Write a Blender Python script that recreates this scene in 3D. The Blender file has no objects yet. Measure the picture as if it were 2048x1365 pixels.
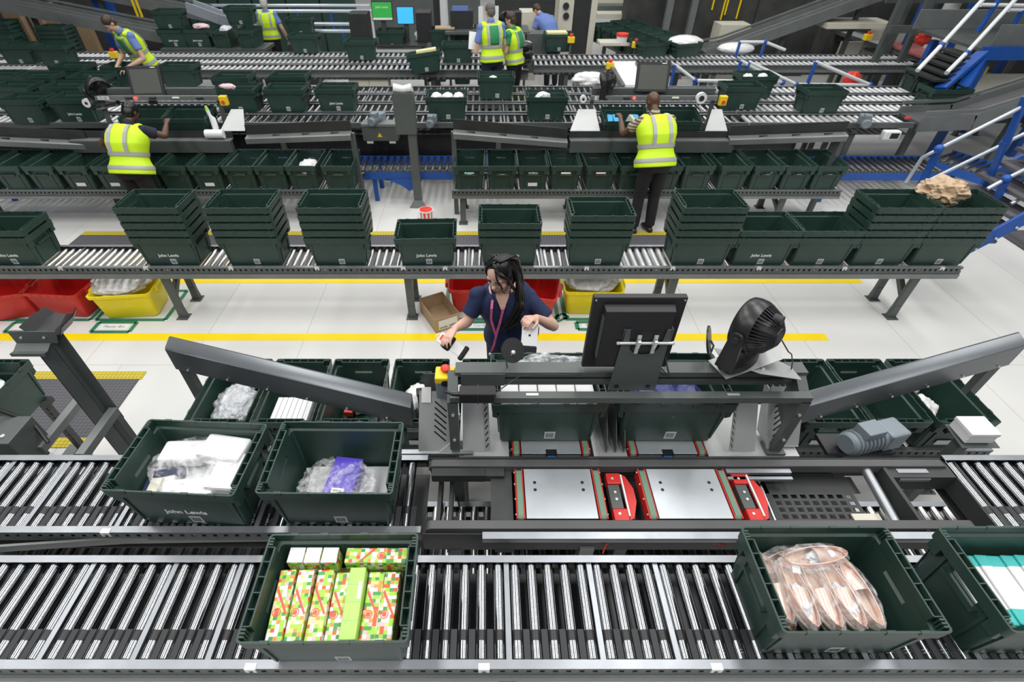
import bpy, bmesh, math, random
from mathutils import Vector, Matrix, Euler, noise
random.seed(11)
SC = bpy.context.scene
COL = SC.collection
PI = math.pi

# ---------------------------------------------------------------- camera
F_PX, CX, CY, H = 1007.0, 970.0, 682.5, 3.39
PITCH = math.atan2(887, 1007)
cam = bpy.data.cameras.new('camera')
cam.sensor_fit = 'HORIZONTAL'
cam.sensor_width = 36.0
cam.lens = F_PX * 36.0 / 2048
cam.shift_x = (1024 - CX) / 2048
cam.clip_start = 0.05
cam.clip_end = 200
cam.dof.use_dof = True
cam.dof.focus_distance = 3.1
cam.dof.aperture_fstop = 2.4
cam_o = bpy.data.objects.new('camera', cam)
cam_o.location = (0, 0, H)
cam_o.rotation_euler = (PI / 2 - PITCH, 0, 0)
COL.objects.link(cam_o)
SC.camera = cam_o

# ---------------------------------------------------------------- light
SC.view_settings.view_transform = 'Standard'
SC.view_settings.look = 'None'
SC.view_settings.gamma = 1
SC.view_settings.use_curve_mapping = False
SC.view_settings.exposure = -0.98
SC.cycles.max_bounces = 6
SC.cycles.diffuse_bounces = 3
SC.cycles.glossy_bounces = 3
SC.cycles.transparent_max_bounces = 12
SC.cycles.sample_clamp_indirect = 4
SC.cycles.use_denoising = True
W = bpy.data.worlds.new('hall_ambient')
W.use_nodes = True
W.node_tree.nodes['Background'].inputs[0].default_value = (0.86, 0.93, 1.0, 1)
W.node_tree.nodes['Background'].inputs[1].default_value = 0.42
SC.world = W


def lamp(x, y, z, sx, sy, power, col=(1, 0.985, 0.95)):
    L = bpy.data.lights.new('ceiling_light', 'AREA')
    L.shape = 'RECTANGLE'
    L.size, L.size_y = sx, sy
    L.energy = power
    L.color = col
    o = bpy.data.objects.new('ceiling_light', L)
    o.location = (x, y, z)
    COL.objects.link(o)


for yy, pw in ((-1.6, 300), (3.4, 360), (8.4, 300), (13.4, 190), (18.4, 150), (23.4, 150)):
    for xx in (-6.9, -2.3, 2.3, 6.9):
        lamp(xx, yy, 7.6, 1.0, 3.8, pw * 0.93)


def at(u, v, Z):
    """point at height Z seen at picture position (u, v)"""
    c, s = math.cos(PITCH), math.sin(PITCH)
    a = CY - v
    fw = F_PX * c + a * s
    dz = -F_PX * s + a * c
    t = (Z - H) / dz
    return Vector(((u - CX) * t, fw * t, Z))


def atY(u, v, Y):
    """point at depth Y seen at picture position (u, v)"""
    c, s = math.cos(PITCH), math.sin(PITCH)
    a = CY - v
    fw = F_PX * c + a * s
    dz = -F_PX * s + a * c
    t = Y / fw
    return Vector(((u - CX) * t, Y, H + dz * t))


# ---------------------------------------------------------------- materials
MATS = {}


def mat(name, col, rough=0.5, metal=0.0, bump=0.0, bscale=60, var=0.0, vscale=4, spec=0.5, emit=None, estr=0, alpha=None, trans=0, coat=0):
    m = bpy.data.materials.new(name)
    m.use_nodes = True
    nt = m.node_tree
    b = nt.nodes['Principled BSDF']
    b.inputs['Base Color'].default_value = (*col, 1)
    b.inputs['Roughness'].default_value = rough
    b.inputs['Metallic'].default_value = metal
    b.inputs['Specular IOR Level'].default_value = spec
    if coat:
        b.inputs['Coat Weight'].default_value = coat
    if trans:
        b.inputs['Transmission Weight'].default_value = trans
    if alpha is not None:
        b.inputs['Alpha'].default_value = alpha
    if emit:
        b.inputs['Emission Color'].default_value = (*emit, 1)
        b.inputs['Emission Strength'].default_value = estr
    tc = nt.nodes.new('ShaderNodeTexCoord')
    if var:
        n = nt.nodes.new('ShaderNodeTexNoise')
        n.inputs['Scale'].default_value = vscale
        n.inputs['Detail'].default_value = 5
        nt.links.new(tc.outputs['Object'], n.inputs['Vector'])
        r = nt.nodes.new('ShaderNodeValToRGB')
        r.color_ramp.elements[0].position = 0.3
        r.color_ramp.elements[1].position = 0.72
        r.color_ramp.elements[0].color = (*[c * (1 - var) for c in col], 1)
        r.color_ramp.elements[1].color = (*[min(1, c * (1 + var)) for c in col], 1)
        nt.links.new(n.outputs['Fac'], r.inputs['Fac'])
        nt.links.new(r.outputs['Color'], b.inputs['Base Color'])
    if bump:
        n = nt.nodes.new('ShaderNodeTexNoise')
        n.inputs['Scale'].default_value = bscale
        n.inputs['Detail'].default_value = 4
        nt.links.new(tc.outputs['Object'], n.inputs['Vector'])
        bp = nt.nodes.new('ShaderNodeBump')
        bp.inputs['Strength'].default_value = bump
        bp.inputs['Distance'].default_value = 0.01
        nt.links.new(n.outputs['Fac'], bp.inputs['Height'])
        nt.links.new(bp.outputs['Normal'], b.inputs['Normal'])
    MATS[name] = m
    return m


mat('green', (0.021, 0.052, 0.041), 0.42, bump=0.05, bscale=90, var=0.14, vscale=5)
mat('frame', (0.085, 0.098, 0.095), 0.42, bump=0.03, var=0.1, vscale=3)
mat('frame_light', (0.20, 0.215, 0.215), 0.38, 0.35, var=0.12, vscale=4)
mat('alu', (0.34, 0.36, 0.39), 0.38, 0.7, var=0.12, vscale=6)
mat('steel_plate', (0.56, 0.60, 0.64), 0.36, 0.6, bump=0.03, bscale=20, var=0.12, vscale=3)
mat('chrome', (0.32, 0.33, 0.35), 0.19, 1.0)
mat('chrome_bright', (0.72, 0.72, 0.72), 0.26, 1.0)
mat('zinc', (0.74, 0.75, 0.76), 0.38, 0.5, var=0.15)
mat('black', (0.013, 0.013, 0.015), 0.4, bump=0.03)
mat('rubber', (0.028, 0.03, 0.033), 0.6)
mat('dark_steel', (0.035, 0.038, 0.038), 0.45, 0.2, var=0.2)
mat('sheet', (0.46, 0.47, 0.47), 0.42, 0.3, bump=0.02, var=0.06)
mat('yellow', (0.83, 0.60, 0.02), 0.45)
mat('yellow_cap', (0.55, 0.45, 0.03), 0.5)
mat('red', (0.62, 0.025, 0.02), 0.38, var=0.08)
mat('orange_red', (0.80, 0.05, 0.03), 0.4)
mat('blue_paint', (0.012, 0.085, 0.38), 0.42, var=0.08)
mat('blue_plastic', (0.02, 0.2, 0.65), 0.4)
mat('belt_green', (0.16, 0.27, 0.19), 0.6)
mat('enclosure', (0.045, 0.048, 0.045), 0.7, var=0.4, vscale=2.5)
mat('redgrid', (0.42, 0.13, 0.13), 0.6, var=0.3, vscale=30)
mat('white', (0.80, 0.81, 0.82), 0.5)
mat('paper', (0.78, 0.78, 0.76), 0.6, bump=0.05)
mat('cream', (0.62, 0.60, 0.50), 0.5)
mat('beltgrey', (0.09, 0.09, 0.095), 0.5, var=0.1)
mat('grey_motor', (0.20, 0.24, 0.27), 0.4, var=0.1)
mat('cardboard', (0.42, 0.29, 0.17), 0.75, bump=0.08, bscale=30, var=0.08)
mat('kraft', (0.52, 0.38, 0.25), 0.75, bump=0.1, var=0.08)
mat('label_grey', (0.62, 0.64, 0.65), 0.5)
mat('ink', (0.02, 0.02, 0.025), 0.6)
mat('ink_brown', (0.10, 0.07, 0.05), 0.6)


# ---------------------------------------------------------------- mesh builder
class MB:
    def __init__(self):
        self.v, self.f, self.m = [], [], []
        self.mi = 0
        self.T = None

    def add(self, vs, fs):
        k = len(self.v)
        for p in vs:
            p = Vector(p)
            if self.T is not None:
                p = self.T @ p
            self.v.append(p)
        for f in fs:
            self.f.append([i + k for i in f])
            self.m.append(self.mi)
        return self

    def box(self, c, s, rot=None):
        c = Vector(c)
        x, y, z = s[0] / 2, s[1] / 2, s[2] / 2
        vs = [Vector((a, b, d)) for a in (-x, x) for b in (-y, y) for d in (-z, z)]
        if rot is not None:
            R = Euler(rot).to_matrix() if not isinstance(rot, Matrix) else rot
            vs = [R @ p for p in vs]
        vs = [p + c for p in vs]
        return self.add(vs, [(0, 1, 3, 2), (4, 6, 7, 5), (0, 4, 5, 1), (2, 3, 7, 6), (0, 2, 6, 4), (1, 5, 7, 3)])

    def bb(self, x0, x1, y0, y1, z0, z1):
        return self.box(((x0 + x1) / 2, (y0 + y1) / 2, (z0 + z1) / 2), (abs(x1 - x0), abs(y1 - y0), abs(z1 - z0)))

    def bar(self, p0, p1, w, h, up=(0, 0, 1)):
        p0, p1 = Vector(p0), Vector(p1)
        d = (p1 - p0)
        L = d.length
        d.normalize()
        up = Vector(up)
        if abs(d.dot(up)) > 0.98:
            up = Vector((0, 1, 0))
        s = d.cross(up).normalized()
        t = s.cross(d).normalized()
        vs = []
        for p in (p0, p1):
            for a, b in ((-1, -1), (1, -1), (1, 1), (-1, 1)):
                vs.append(p + s * a * w / 2 + t * b * h / 2)
        return self.add(vs, [(0, 3, 2, 1), (4, 5, 6, 7), (0, 1, 5, 4), (1, 2, 6, 5), (2, 3, 7, 6), (3, 0, 4, 7)])

    def tube(self, pts, r, n=10, cap=True):
        pts = [Vector(p) for p in pts]
        rs = r if isinstance(r, (list, tuple)) else [r] * len(pts)
        vs, fs = [], []
        ref = None
        for i, p in enumerate(pts):
            a = pts[max(i - 1, 0)]
            b = pts[min(i + 1, len(pts) - 1)]
            d = (b - a)
            if d.length < 1e-9:
                d = Vector((0, 0, 1))
            d.normalize()
            if ref is None:
                ref = Vector((0, 0, 1)) if abs(d.z) < 0.9 else Vector((1, 0, 0))
            s = d.cross(ref)
            if s.length < 1e-6:
                s = d.cross(Vector((0, 1, 0)))
            s.normalize()
            t = s.cross(d).normalized()
            ref = t
            for k in range(n):
                an = 2 * PI * k / n
                vs.append(p + (s * math.cos(an) + t * math.sin(an)) * rs[i])
        for i in range(len(pts) - 1):
            for k in range(n):
                a, b = i * n + k, i * n + (k + 1) % n
                fs.append((a, b, b + n, a + n))
        if cap:
            fs.append(tuple(range(n))[::-1])
            fs.append(tuple(range((len(pts) - 1) * n, len(pts) * n)))
        return self.add(vs, fs)

    def prism(self, poly, ext):
        """poly: list of 3d points (planar), extruded by vector ext"""
        ext = Vector(ext)
        n = len(poly)
        vs = [Vector(p) for p in poly] + [Vector(p) + ext for p in poly]
        fs = [tuple(range(n))[::-1], tuple(range(n, 2 * n))]
        for i in range(n):
            j = (i + 1) % n
            fs.append((i, j, j + n, i + n))
        return self.add(vs, fs)

    def strip(self, line, w0, w1, th=0.003):
        """folded sheet: profile line (list of (y, z)) swept from x=w0 to x=w1 with thickness th"""
        n = len(line)
        vs = []
        nor = []
        for i in range(n):
            a = Vector(line[max(i - 1, 0)])
            b = Vector(line[min(i + 1, n - 1)])
            d = (b - a).normalized()
            nor.append(Vector((-d.y, d.x)) * th)
        for x in (w0, w1):
            for i in range(n):
                vs.append((x, line[i][0], line[i][1]))
            for i in range(n):
                vs.append((x, line[i][0] + nor[i].x, line[i][1] + nor[i].y))
        fs = []
        m = 2 * n
        for i in range(n - 1):
            fs.append((i, i + 1, m + i + 1, m + i))
            fs.append((n + i + 1, n + i, m + n + i, m + n + i + 1))
            fs.append((i, n + i, n + i + 1, i + 1))
            fs.append((m + i, m + i + 1, m + n + i + 1, m + n + i))
        fs.append((0, m, m + n, n))
        fs.append((n - 1, 2 * n - 1, m + 2 * n - 1, m + n - 1))
        return self.add(vs, fs)

    def loft(self, rings, cap0=True, cap1=True, closed=True):
        n = len(rings[0])
        vs = [p for r in rings for p in r]
        fs = []
        for i in range(len(rings) - 1):
            for k in range(n if closed else n - 1):
                a, b = i * n + k, i * n + (k + 1) % n
                fs.append((a, b, b + n, a + n))
        if cap0:
            fs.append(tuple(range(n))[::-1])
        if cap1:
            fs.append(tuple(range((len(rings) - 1) * n, len(rings) * n)))
        return self.add(vs, fs)

    def ball(self, c, r, n=16, m=10, R=None):
        c = Vector(c)
        r = Vector(r) if not isinstance(r, (int, float)) else Vector((r, r, r))
        rings = []
        for j in range(1, m):
            th = PI * j / m
            ring = []
            for k in range(n):
                an = 2 * PI * k / n
                p = Vector((math.sin(th) * math.cos(an) * r.x, math.sin(th) * math.sin(an) * r.y, -math.cos(th) * r.z))
                if R is not None:
                    p = R @ p
                ring.append(c + p)
            rings.append(ring)
        return self.loft(rings)

    def mesh(self, name, mats):
        me = bpy.data.meshes.new(name)
        me.from_pydata([tuple(p) for p in self.v], [], self.f)
        if not isinstance(mats, (list, tuple)):
            mats = [mats]
        for m in mats:
            me.materials.append(MATS[m] if isinstance(m, str) else m)
        if len(mats) > 1:
            for p, i in zip(me.polygons, self.m):
                p.material_index = i
        bm = bmesh.new()
        bm.from_mesh(me)
        bmesh.ops.recalc_face_normals(bm, faces=bm.faces)
        bm.to_mesh(me)
        bm.free()
        return me

    def build(self, name, mats, parent=None, smooth=False, bevel=0, auto=None):
        me = self.mesh(name, mats)
        return link(name, me, parent, smooth, bevel, auto)


def link(name, me, parent=None, smooth=False, bevel=0, auto=None):
    o = bpy.data.objects.new(name, me)
    COL.objects.link(o)
    if parent is not None:
        o.parent = parent
    if smooth or auto is not None:
        me.shade_smooth()
        if auto is not None:
            me.set_sharp_from_angle(angle=math.radians(auto))
    if bevel:
        b = o.modifiers.new('bevel', 'BEVEL')
        b.width = bevel
        b.segments = 2
        b.limit_method = 'ANGLE'
    return o


def thing(name, label, cat, loc=(0, 0, 0), rot=(0, 0, 0), group=None):
    o = bpy.data.objects.new(name, None)
    o.empty_display_size = 0.1
    COL.objects.link(o)
    o.location = loc
    o.rotation_euler = rot
    return tag(o, label, cat, group)


def tag(o, label, cat, group=None, kind=None):
    o['label'] = label
    o['category'] = cat
    if group:
        o['group'] = group
    if kind:
        o['kind'] = kind
    return o


def structure(o, label=None):
    o['kind'] = 'structure'
    if label:
        o['label'] = label
    return o


def kid(o, parent, label=None):
    o.parent = parent
    if label:
        o['label'] = label
    return o


def inst(name, me, parent, loc=(0, 0, 0), rot=(0, 0, 0), label=None):
    o = bpy.data.objects.new(name, me)
    COL.objects.link(o)
    o.parent = parent
    o.location = loc
    o.rotation_euler = rot
    if label:
        o['label'] = label
    return o


def evaluated(o, name):
    """apply the modifiers of o and return the mesh, removing o"""
    dg = bpy.context.evaluated_depsgraph_get()
    me = bpy.data.meshes.new_from_object(o.evaluated_get(dg))
    me.name = name
    bpy.data.objects.remove(o)
    return me


def rrect(hx, hy, r, z, n=4):
    pts = []
    for sx, sy, a0 in ((1, 1, 0), (-1, 1, 90), (-1, -1, 180), (1, -1, 270)):
        for k in range(n + 1):
            a = math.radians(a0 + 90 * k / n)
            pts.append((sx * (hx - r) + r * math.cos(a), sy * (hy - r) + r * math.sin(a), z))
    return pts


def text_mesh(s, size, name='lettering', ext=0.0, bold=0.0):
    cu = bpy.data.curves.new(name, 'FONT')
    cu.body = s
    cu.size = size
    cu.align_x = 'CENTER'
    cu.align_y = 'CENTER'
    cu.extrude = ext
    cu.offset = bold
    cu.resolution_u = 3
    o = bpy.data.objects.new(name, cu)
    COL.objects.link(o)
    me = evaluated(o, name)
    return me


# ---------------------------------------------------------------- floor
def floor_material():
    m = bpy.data.materials.new('painted_floor')
    m.use_nodes = True
    nt = m.node_tree
    b = nt.nodes['Principled BSDF']
    tc = nt.nodes.new('ShaderNodeTexCoord')
    br = nt.nodes.new('ShaderNodeTexBrick')
    br.offset = 0.37
    br.inputs['Scale'].default_value = 1
    br.inputs['Brick Width'].default_value = 1.02
    br.inputs['Row Height'].default_value = 2.3
    br.inputs['Mortar Size'].default_value = 0.004
    br.inputs['Mortar Smooth'].default_value = 0.3
    br.inputs['Color1'].default_value = (0.71, 0.705, 0.69, 1)
    br.inputs['Color2'].default_value = (0.68, 0.68, 0.67, 1)
    br.inputs['Mortar'].default_value = (0.48, 0.48, 0.47, 1)
    mp = nt.nodes.new('ShaderNodeMapping')
    mp.inputs['Location'].default_value = (0.45, 1.1, 0)
    nt.links.new(tc.outputs['Object'], mp.inputs['Vector'])
    nt.links.new(mp.outputs['Vector'], br.inputs['Vector'])
    n = nt.nodes.new('ShaderNodeTexNoise')
    n.inputs['Scale'].default_value = 1.3
    n.inputs['Detail'].default_value = 8
    nt.links.new(tc.outputs['Object'], n.inputs['Vector'])
    mr = nt.nodes.new('ShaderNodeMapRange')
    mr.inputs['To Min'].default_value = 0.90
    mr.inputs['To Max'].default_value = 1.06
    nt.links.new(n.outputs['Fac'], mr.inputs['Value'])
    n2 = nt.nodes.new('ShaderNodeTexNoise')
    n2.inputs['Scale'].default_value = 9
    n2.inputs['Detail'].default_value = 6
    n2.inputs['Roughness'].default_value = 0.8
    nt.links.new(tc.outputs['Object'], n2.inputs['Vector'])
    mr2 = nt.nodes.new('ShaderNodeMapRange')
    mr2.inputs['From Min'].default_value = 0.68
    mr2.inputs['From Max'].default_value = 0.78
    mr2.inputs['To Min'].default_value = 1.0
    mr2.inputs['To Max'].default_value = 0.72
    nt.links.new(n2.outputs['Fac'], mr2.inputs['Value'])
    mu = nt.nodes.new('ShaderNodeMath')
    mu.operation = 'MULTIPLY'
    nt.links.new(mr.outputs['Result'], mu.inputs[0])
    nt.links.new(mr2.outputs['Result'], mu.inputs[1])
    mx = nt.nodes.new('ShaderNodeMix')
    mx.data_type = 'RGBA'
    mx.blend_type = 'MULTIPLY'
    mx.inputs['Factor'].default_value = 1
    nt.links.new(br.outputs['Color'], mx.inputs[6])
    nt.links.new(mu.outputs['Value'], mx.inputs[7])
    nt.links.new(mx.outputs[2], b.inputs['Base Color'])
    b.inputs['Roughness'].default_value = 0.33
    b.inputs['Specular IOR Level'].default_value = 0.35
    return m


MATS['floor'] = floor_material()
fl = MB().bb(-16, 16, -3, 34, -0.1, 0).build('floor', 'floor')
structure(fl, 'white painted warehouse floor with thin plate seams')
mat('hallwall', (0.10, 0.105, 0.10), 0.7, var=0.3, vscale=0.6)
structure(MB().bb(-16, 16, 34, 34.2, 0, 9).build('wall_back', 'hallwall'))
structure(MB().bb(-16.2, -16, -3, 34, 0, 9).build('wall_left', 'hallwall'))
structure(MB().bb(16, 16.2, -3, 34, 0, 9).build('wall_right', 'hallwall'))


def diamond(name, c1, c2, s):
    m = mat(name, c1, 0.6)
    nt = m.node_tree
    b = nt.nodes['Principled BSDF']
    tc = nt.nodes.new('ShaderNodeTexCoord')
    mp = nt.nodes.new('ShaderNodeMapping')
    mp.inputs['Rotation'].default_value = (0, 0, PI / 4)
    nt.links.new(tc.outputs['Object'], mp.inputs['Vector'])
    ck = nt.nodes.new('ShaderNodeTexChecker')
    ck.inputs['Scale'].default_value = s
    ck.inputs['Color1'].default_value = (*c1, 1)
    ck.inputs['Color2'].default_value = (*c2, 1)
    nt.links.new(mp.outputs['Vector'], ck.inputs['Vector'])
    nt.links.new(ck.outputs['Color'], b.inputs['Base Color'])
    return m


diamond('mat_grey', (0.075, 0.075, 0.085), (0.11, 0.11, 0.125), 40)
diamond('mat_yellow', (0.62, 0.50, 0.03), (0.42, 0.33, 0.03), 40)


def floor_mat(x0, x1, y0, y1, label, e=0.1):
    t = thing('anti_fatigue_mat', label, 'floor mat', (0, 0, 0), group=None)
    MB().bb(x0, x1 - e * 0.2, y0 + e, y1 - e, 0.0, 0.012).build('mat_body', 'mat_grey', t)
    a = MB().prism([(x0, y0, 0), (x1, y0, 0), (x1, y0 + e, 0), (x0, y0 + e, 0)], (0, 0, 0.010)).build('yellow_border', 'mat_yellow', t)
    a['label'] = 'yellow studded edge strip'
    a = MB().prism([(x0, y1 - e, 0), (x1, y1 - e, 0), (x1, y1, 0), (x0, y1, 0)], (0, 0, 0.010)).build('yellow_border', 'mat_yellow', t)
    a['label'] = 'yellow studded edge strip'
    return t


floor_mat(-6.6, -3.22, 2.52, 3.4, 'dark grey diamond-tread mat with yellow edges on floor behind the leaning steel post')
floor_mat(-5.4, 2.62, 5.02, 6.08, 'long dark tread mat with yellow edges behind the row of stacked totes')
mat('tape_yellow', (0.92, 0.68, 0.005), 0.35, var=0.05, vscale=3)
mat('tape_green', (0.03, 0.20, 0.12), 0.4)
tag(MB().bb(-7, 3.51, 3.855, 3.965, 0.0005, 0.002).build('floor_tape', 'tape_yellow'), 'wide yellow floor line across the aisle nearest the woman', 'floor tape')
tag(MB().bb(-7, 4.43, 4.875, 4.99, 0.0005, 0.002).build('floor_tape', 'tape_yellow'), 'yellow floor line running behind the legs of the stacked-tote conveyor', 'floor tape')
# ---------------------------------------------------------------- tote
TH = 0.325


def tote_body():
    m = MB()
    A = []
    for hx, hy, z in ((0.249, 0.163, 0.0), (0.268, 0.184, 0.262), (0.296, 0.197, 0.266), (0.300, 0.200, TH)):
        A.append(rrect(hx, hy, 0.018, z))
    B = []
    for hx, hy, z in ((0.293, 0.193, TH), (0.291, 0.191, 0.282), (0.263, 0.180, 0.276), (0.244, 0.158, 0.006)):
        B.append(rrect(hx, hy, 0.014, z))
    m.loft(A + B, cap0=True, cap1=True)
    o = m.build('tmp', 'green')
    cut = MB()
    cut.box((0, 0, 0.226), (0.8, 0.125, 0.020))
    c = cut.build('tmpc', 'green')
    md = o.modifiers.new('b', 'BOOLEAN')
    md.operation = 'DIFFERENCE'
    md.object = c
    md.solver = 'EXACT'
    me = evaluated(o, 'tote_body')
    bpy.data.objects.remove(c)
    # details
    d = MB()
    for s in (-1, 1):
        d.bb(s * 0.262, s * 0.268, -0.145, 0.145, 0.268, TH - 0.002)
        for k in range(6):
            y = -0.145 + 0.29 * k / 5
            d.bb(s * 0.266, s * 0.294, y - 0.002, y + 0.002, 0.276, TH - 0.001)
        for sy in (-1, 1):
            # stepped ratchet blocks near the corners
            for k in range(3):
                d.bb(s * 0.276, s * 0.294, sy * (0.152 + 0.012 * k), sy * (0.159 + 0.012 * k), 0.28, TH + 0.001)
            # uprights of the end wall
            d.prism([(s * 0.2505, sy * 0.10, 0.015), (s * 0.2505, sy * 0.112, 0.015), (s * 0.268, sy * 0.118, 0.262), (s * 0.268, sy * 0.105, 0.262)], (s * 0.007, 0, 0))
            # corner shoulders under the rim
            d.prism([(s * 0.269, sy * 0.13, 0.266), (s * 0.294, sy * 0.13, 0.266), (s * 0.292, sy * 0.13, 0.215), (s * 0.266, sy * 0.13, 0.205)], (0, sy * 0.05, 0))
        d.bb(s * 0.262, s * 0.272, -0.1, 0.1, 0.252, 0.262)
        d.bb(s * 0.2615, s * 0.290, -0.085, 0.085, 0.196, 0.212)
        # notches along the long rims
    for sy in (-1, 1):
        for x in (-0.2, -0.08, 0.08, 0.2):
            d.bb(x - 0.016, x + 0.016, sy * 0.1915, sy * 0.2015, TH - 0.02, TH + 0.0025)
        for sx in (-1, 1):
            d.prism([(sx * 0.235, sy * 0.1835, 0.262), (sx * 0.262, sy * 0.1835, 0.262), (sx * 0.244, sy * 0.166, 0.03), (sx * 0.236, sy * 0.166, 0.03)], (0, sy * 0.005, 0))
    bm = bmesh.new()
    bm.from_mesh(me)
    dm = d.mesh('d', 'green')
    bm.from_mesh(dm)
    bm.to_mesh(me)
    bm.free()
    bpy.data.meshes.remove(dm)
    me.materials.clear()
    me.materials.append(MATS['green'])
    me.shade_smooth()
    me.set_sharp_from_angle(angle=math.radians(32))
    return me


TOTE = tote_body()


def _barcode(bars_vertical=True):
    m = MB()
    m.mi = 0
    m.bb(-0.029, 0.029, -0.0006, 0, 0, 0.062)
    m.mi = 1
    random.seed(3)
    x = -0.022
    while x < 0.020:
        w = random.choice((0.0014, 0.0014, 0.0024))
        if bars_vertical:
            m.bb(x, x + w, -0.0012, -0.0005, 0.010, 0.050)
        else:
            z = 0.008 + (x + 0.017) * 1.1
            m.bb(-0.017, 0.017, -0.0012, -0.0005, z, z + w)
        x += w + 0.0026
    return m.mesh('barcode_label', ['label_grey', 'ink'])


BARC = _barcode()
PLAINL = MB().bb(-0.06, 0.06, -0.0008, 0, 0, 0.045).mesh('end_label', 'paper')
TAGM = MB().bb(-0.028, 0.028, -0.0008, 0, 0, 0.016).mesh('tag_strip', 'white')
mat('letter', (0.82, 0.84, 0.84), 0.5)
JL = text_mesh('John Lewis', 0.045, 'lettering', 0.0006, 0.0011)
JL.materials.append(MATS['letter'])
N_TOTE = [0]


def tote(x, y, z, rot=0, label='', group=None, barcode=True, jl=False, bx=0.02, end=None, tilt=(0, 0)):
    """rot in degrees about Z; tilt = (about x, about y) degrees; long side along X at rot 0"""
    t = thing('storage_tote', label, 'tote', (x, y, z), (math.radians(tilt[0]), math.radians(tilt[1]), math.radians(rot)), group)
    inst('tote_body', TOTE, t)
    slope = math.atan2(0.021, 0.262)
    if barcode:
        # front long side (towards -Y)
        inst('barcode_label', BARC, t, (bx, -0.163 - 0.022 * 0.08 - 0.0006, 0.022), (slope, 0, 0), 'white barcode sticker')
        if rot in (90, -90) or end:
            pass
    if jl:
        inst('lettering', JL, t, (0.0, -0.163 - 0.128 * 0.08 - 0.0015, 0.125), (PI / 2 + slope, 0, 0), 'white lettering')
    if end:
        # label on the short end that faces -Y when rot = 90 (local -X side)
        k = math.atan2(0.019, 0.262)
        me = PLAINL if end == 'label' else TAGM
        zz = 0.05 if end == 'label' else 0.20
        yy = 0.0
        o = inst('end_label', me, t, (-0.2505 - zz * 0.0725 - (0.009 if end == 'label' else 0.013), yy, zz), (0, 0, -PI / 2), 'paper sticker on short end')
    N_TOTE[0] += 1
    return t


# ---------------------------------------------------------------- conveyors
def roller_mesh(L, r, kind='near'):
    """roller along Y from 0 (camera side) to L"""
    m = MB()
    if kind == 'near':
        m.mi = 0
        m.tube([(0, 0.03, 0), (0, L - 0.012, 0)], r, 20)
        for y in (0.052, 0.062, L - 0.03):
            m.tube([(0, y - 0.0015, 0), (0, y, 0), (0, y + 0.0015, 0)], [r, r + 0.0006, r], 20, False)
        m.mi = 1
        m.tube([(0, 0.095, 0), (0, 0.135, 0)], r + 0.0004, 20, False)
        m.tube([(0, 0.006, 0), (0, 0.032, 0)], r * 0.93, 20)
        m.tube([(0, 0.000, 0), (0, L, 0)], r * 0.3, 8)
        m.mi = 2
        m.tube([(0, 0.010, 0), (0, 0.016, 0)], r * 0.95, 20)
        return m.mesh('roller', ['chrome', 'black', 'yellow_cap'])
    m.mi = 0
    m.tube([(0, 0.012, 0), (0, L - 0.006, 0)], r, 12)
    m.mi = 1
    m.tube([(0, 0.03, 0), (0, 0.045, 0)], r + 0.0006, 12, False)
    m.tube([(0, 0, 0), (0, L, 0)], r * 0.4, 6)
    return m.mesh('roller', ['chrome_bright' if kind == 'mid' else 'zinc', 'black'])


def rail_mesh(L, h=0.07, lower=0.035, side=-1, holes=True, pitch=0.052):
    """punched C rail along X from 0 to L, top at z=0, hanging down; outer face at y=0, flange goes to y=+side*-w"""
    m = MB()
    w = 0.032 * -side
    m.mi = 1
    m.bb(0, L, 0, w, -0.004, 0)
    m.mi = 0
    if holes:
        m.bb(0, L, 0, w * 0.1, -0.020, -0.004)
        m.bb(0, L, 0, w * 0.1, -h, -0.045)
        n = int(L / pitch)
        for k in range(n + 1):
            x = k * pitch
            m.bb(x, min(x + pitch * 0.62, L), 0, w * 0.1, -0.045, -0.020)
    else:
        m.bb(0, L, 0, w * 0.1, -h, -0.004)
    m.bb(0, L, 0, w * 0.8, -h - 0.004, -h)
    if lower:
        m.mi = 2
        m.bb(0, L, -w * 0.35, w * 0.5, -h - 0.008 - lower, -h - 0.008)
    if holes:
        m.mi = 3
        m.bb(0, L, w * 0.35, w * 0.42, -0.05, -0.012)  # black strip added behind the slots so their insides look shaded
    return m.mesh('side_rail', ['frame', 'alu', 'frame_light', 'black'])


def leg_mesh(hh, d, y0=0.0, w=0.075):
    """support leg pair frame: two uprights at y=0 and y=d, with brace; height hh; feet"""
    ms = MB()
    ms.bb(-w / 2, w / 2, -0.02, 0.02, 0.05, hh)
    ms.prism([(-w / 2 - 0.006, -0.024, 0.004), (w / 2 + 0.006, -0.024, 0.004), (w / 2 - 0.006, -0.024, 0.16), (-w / 2 + 0.006, -0.024, 0.16)], (0, 0.048, 0))
    ms.bb(-w * 0.8, w * 0.8, -0.06, 0.05, 0, 0.007)
    ms.tube([(w * 0.5, -0.042, 0), (w * 0.5, -0.042, 0.02)], 0.009, 6)
    return ms.mesh('support_leg', 'frame')


RM = {}


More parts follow.
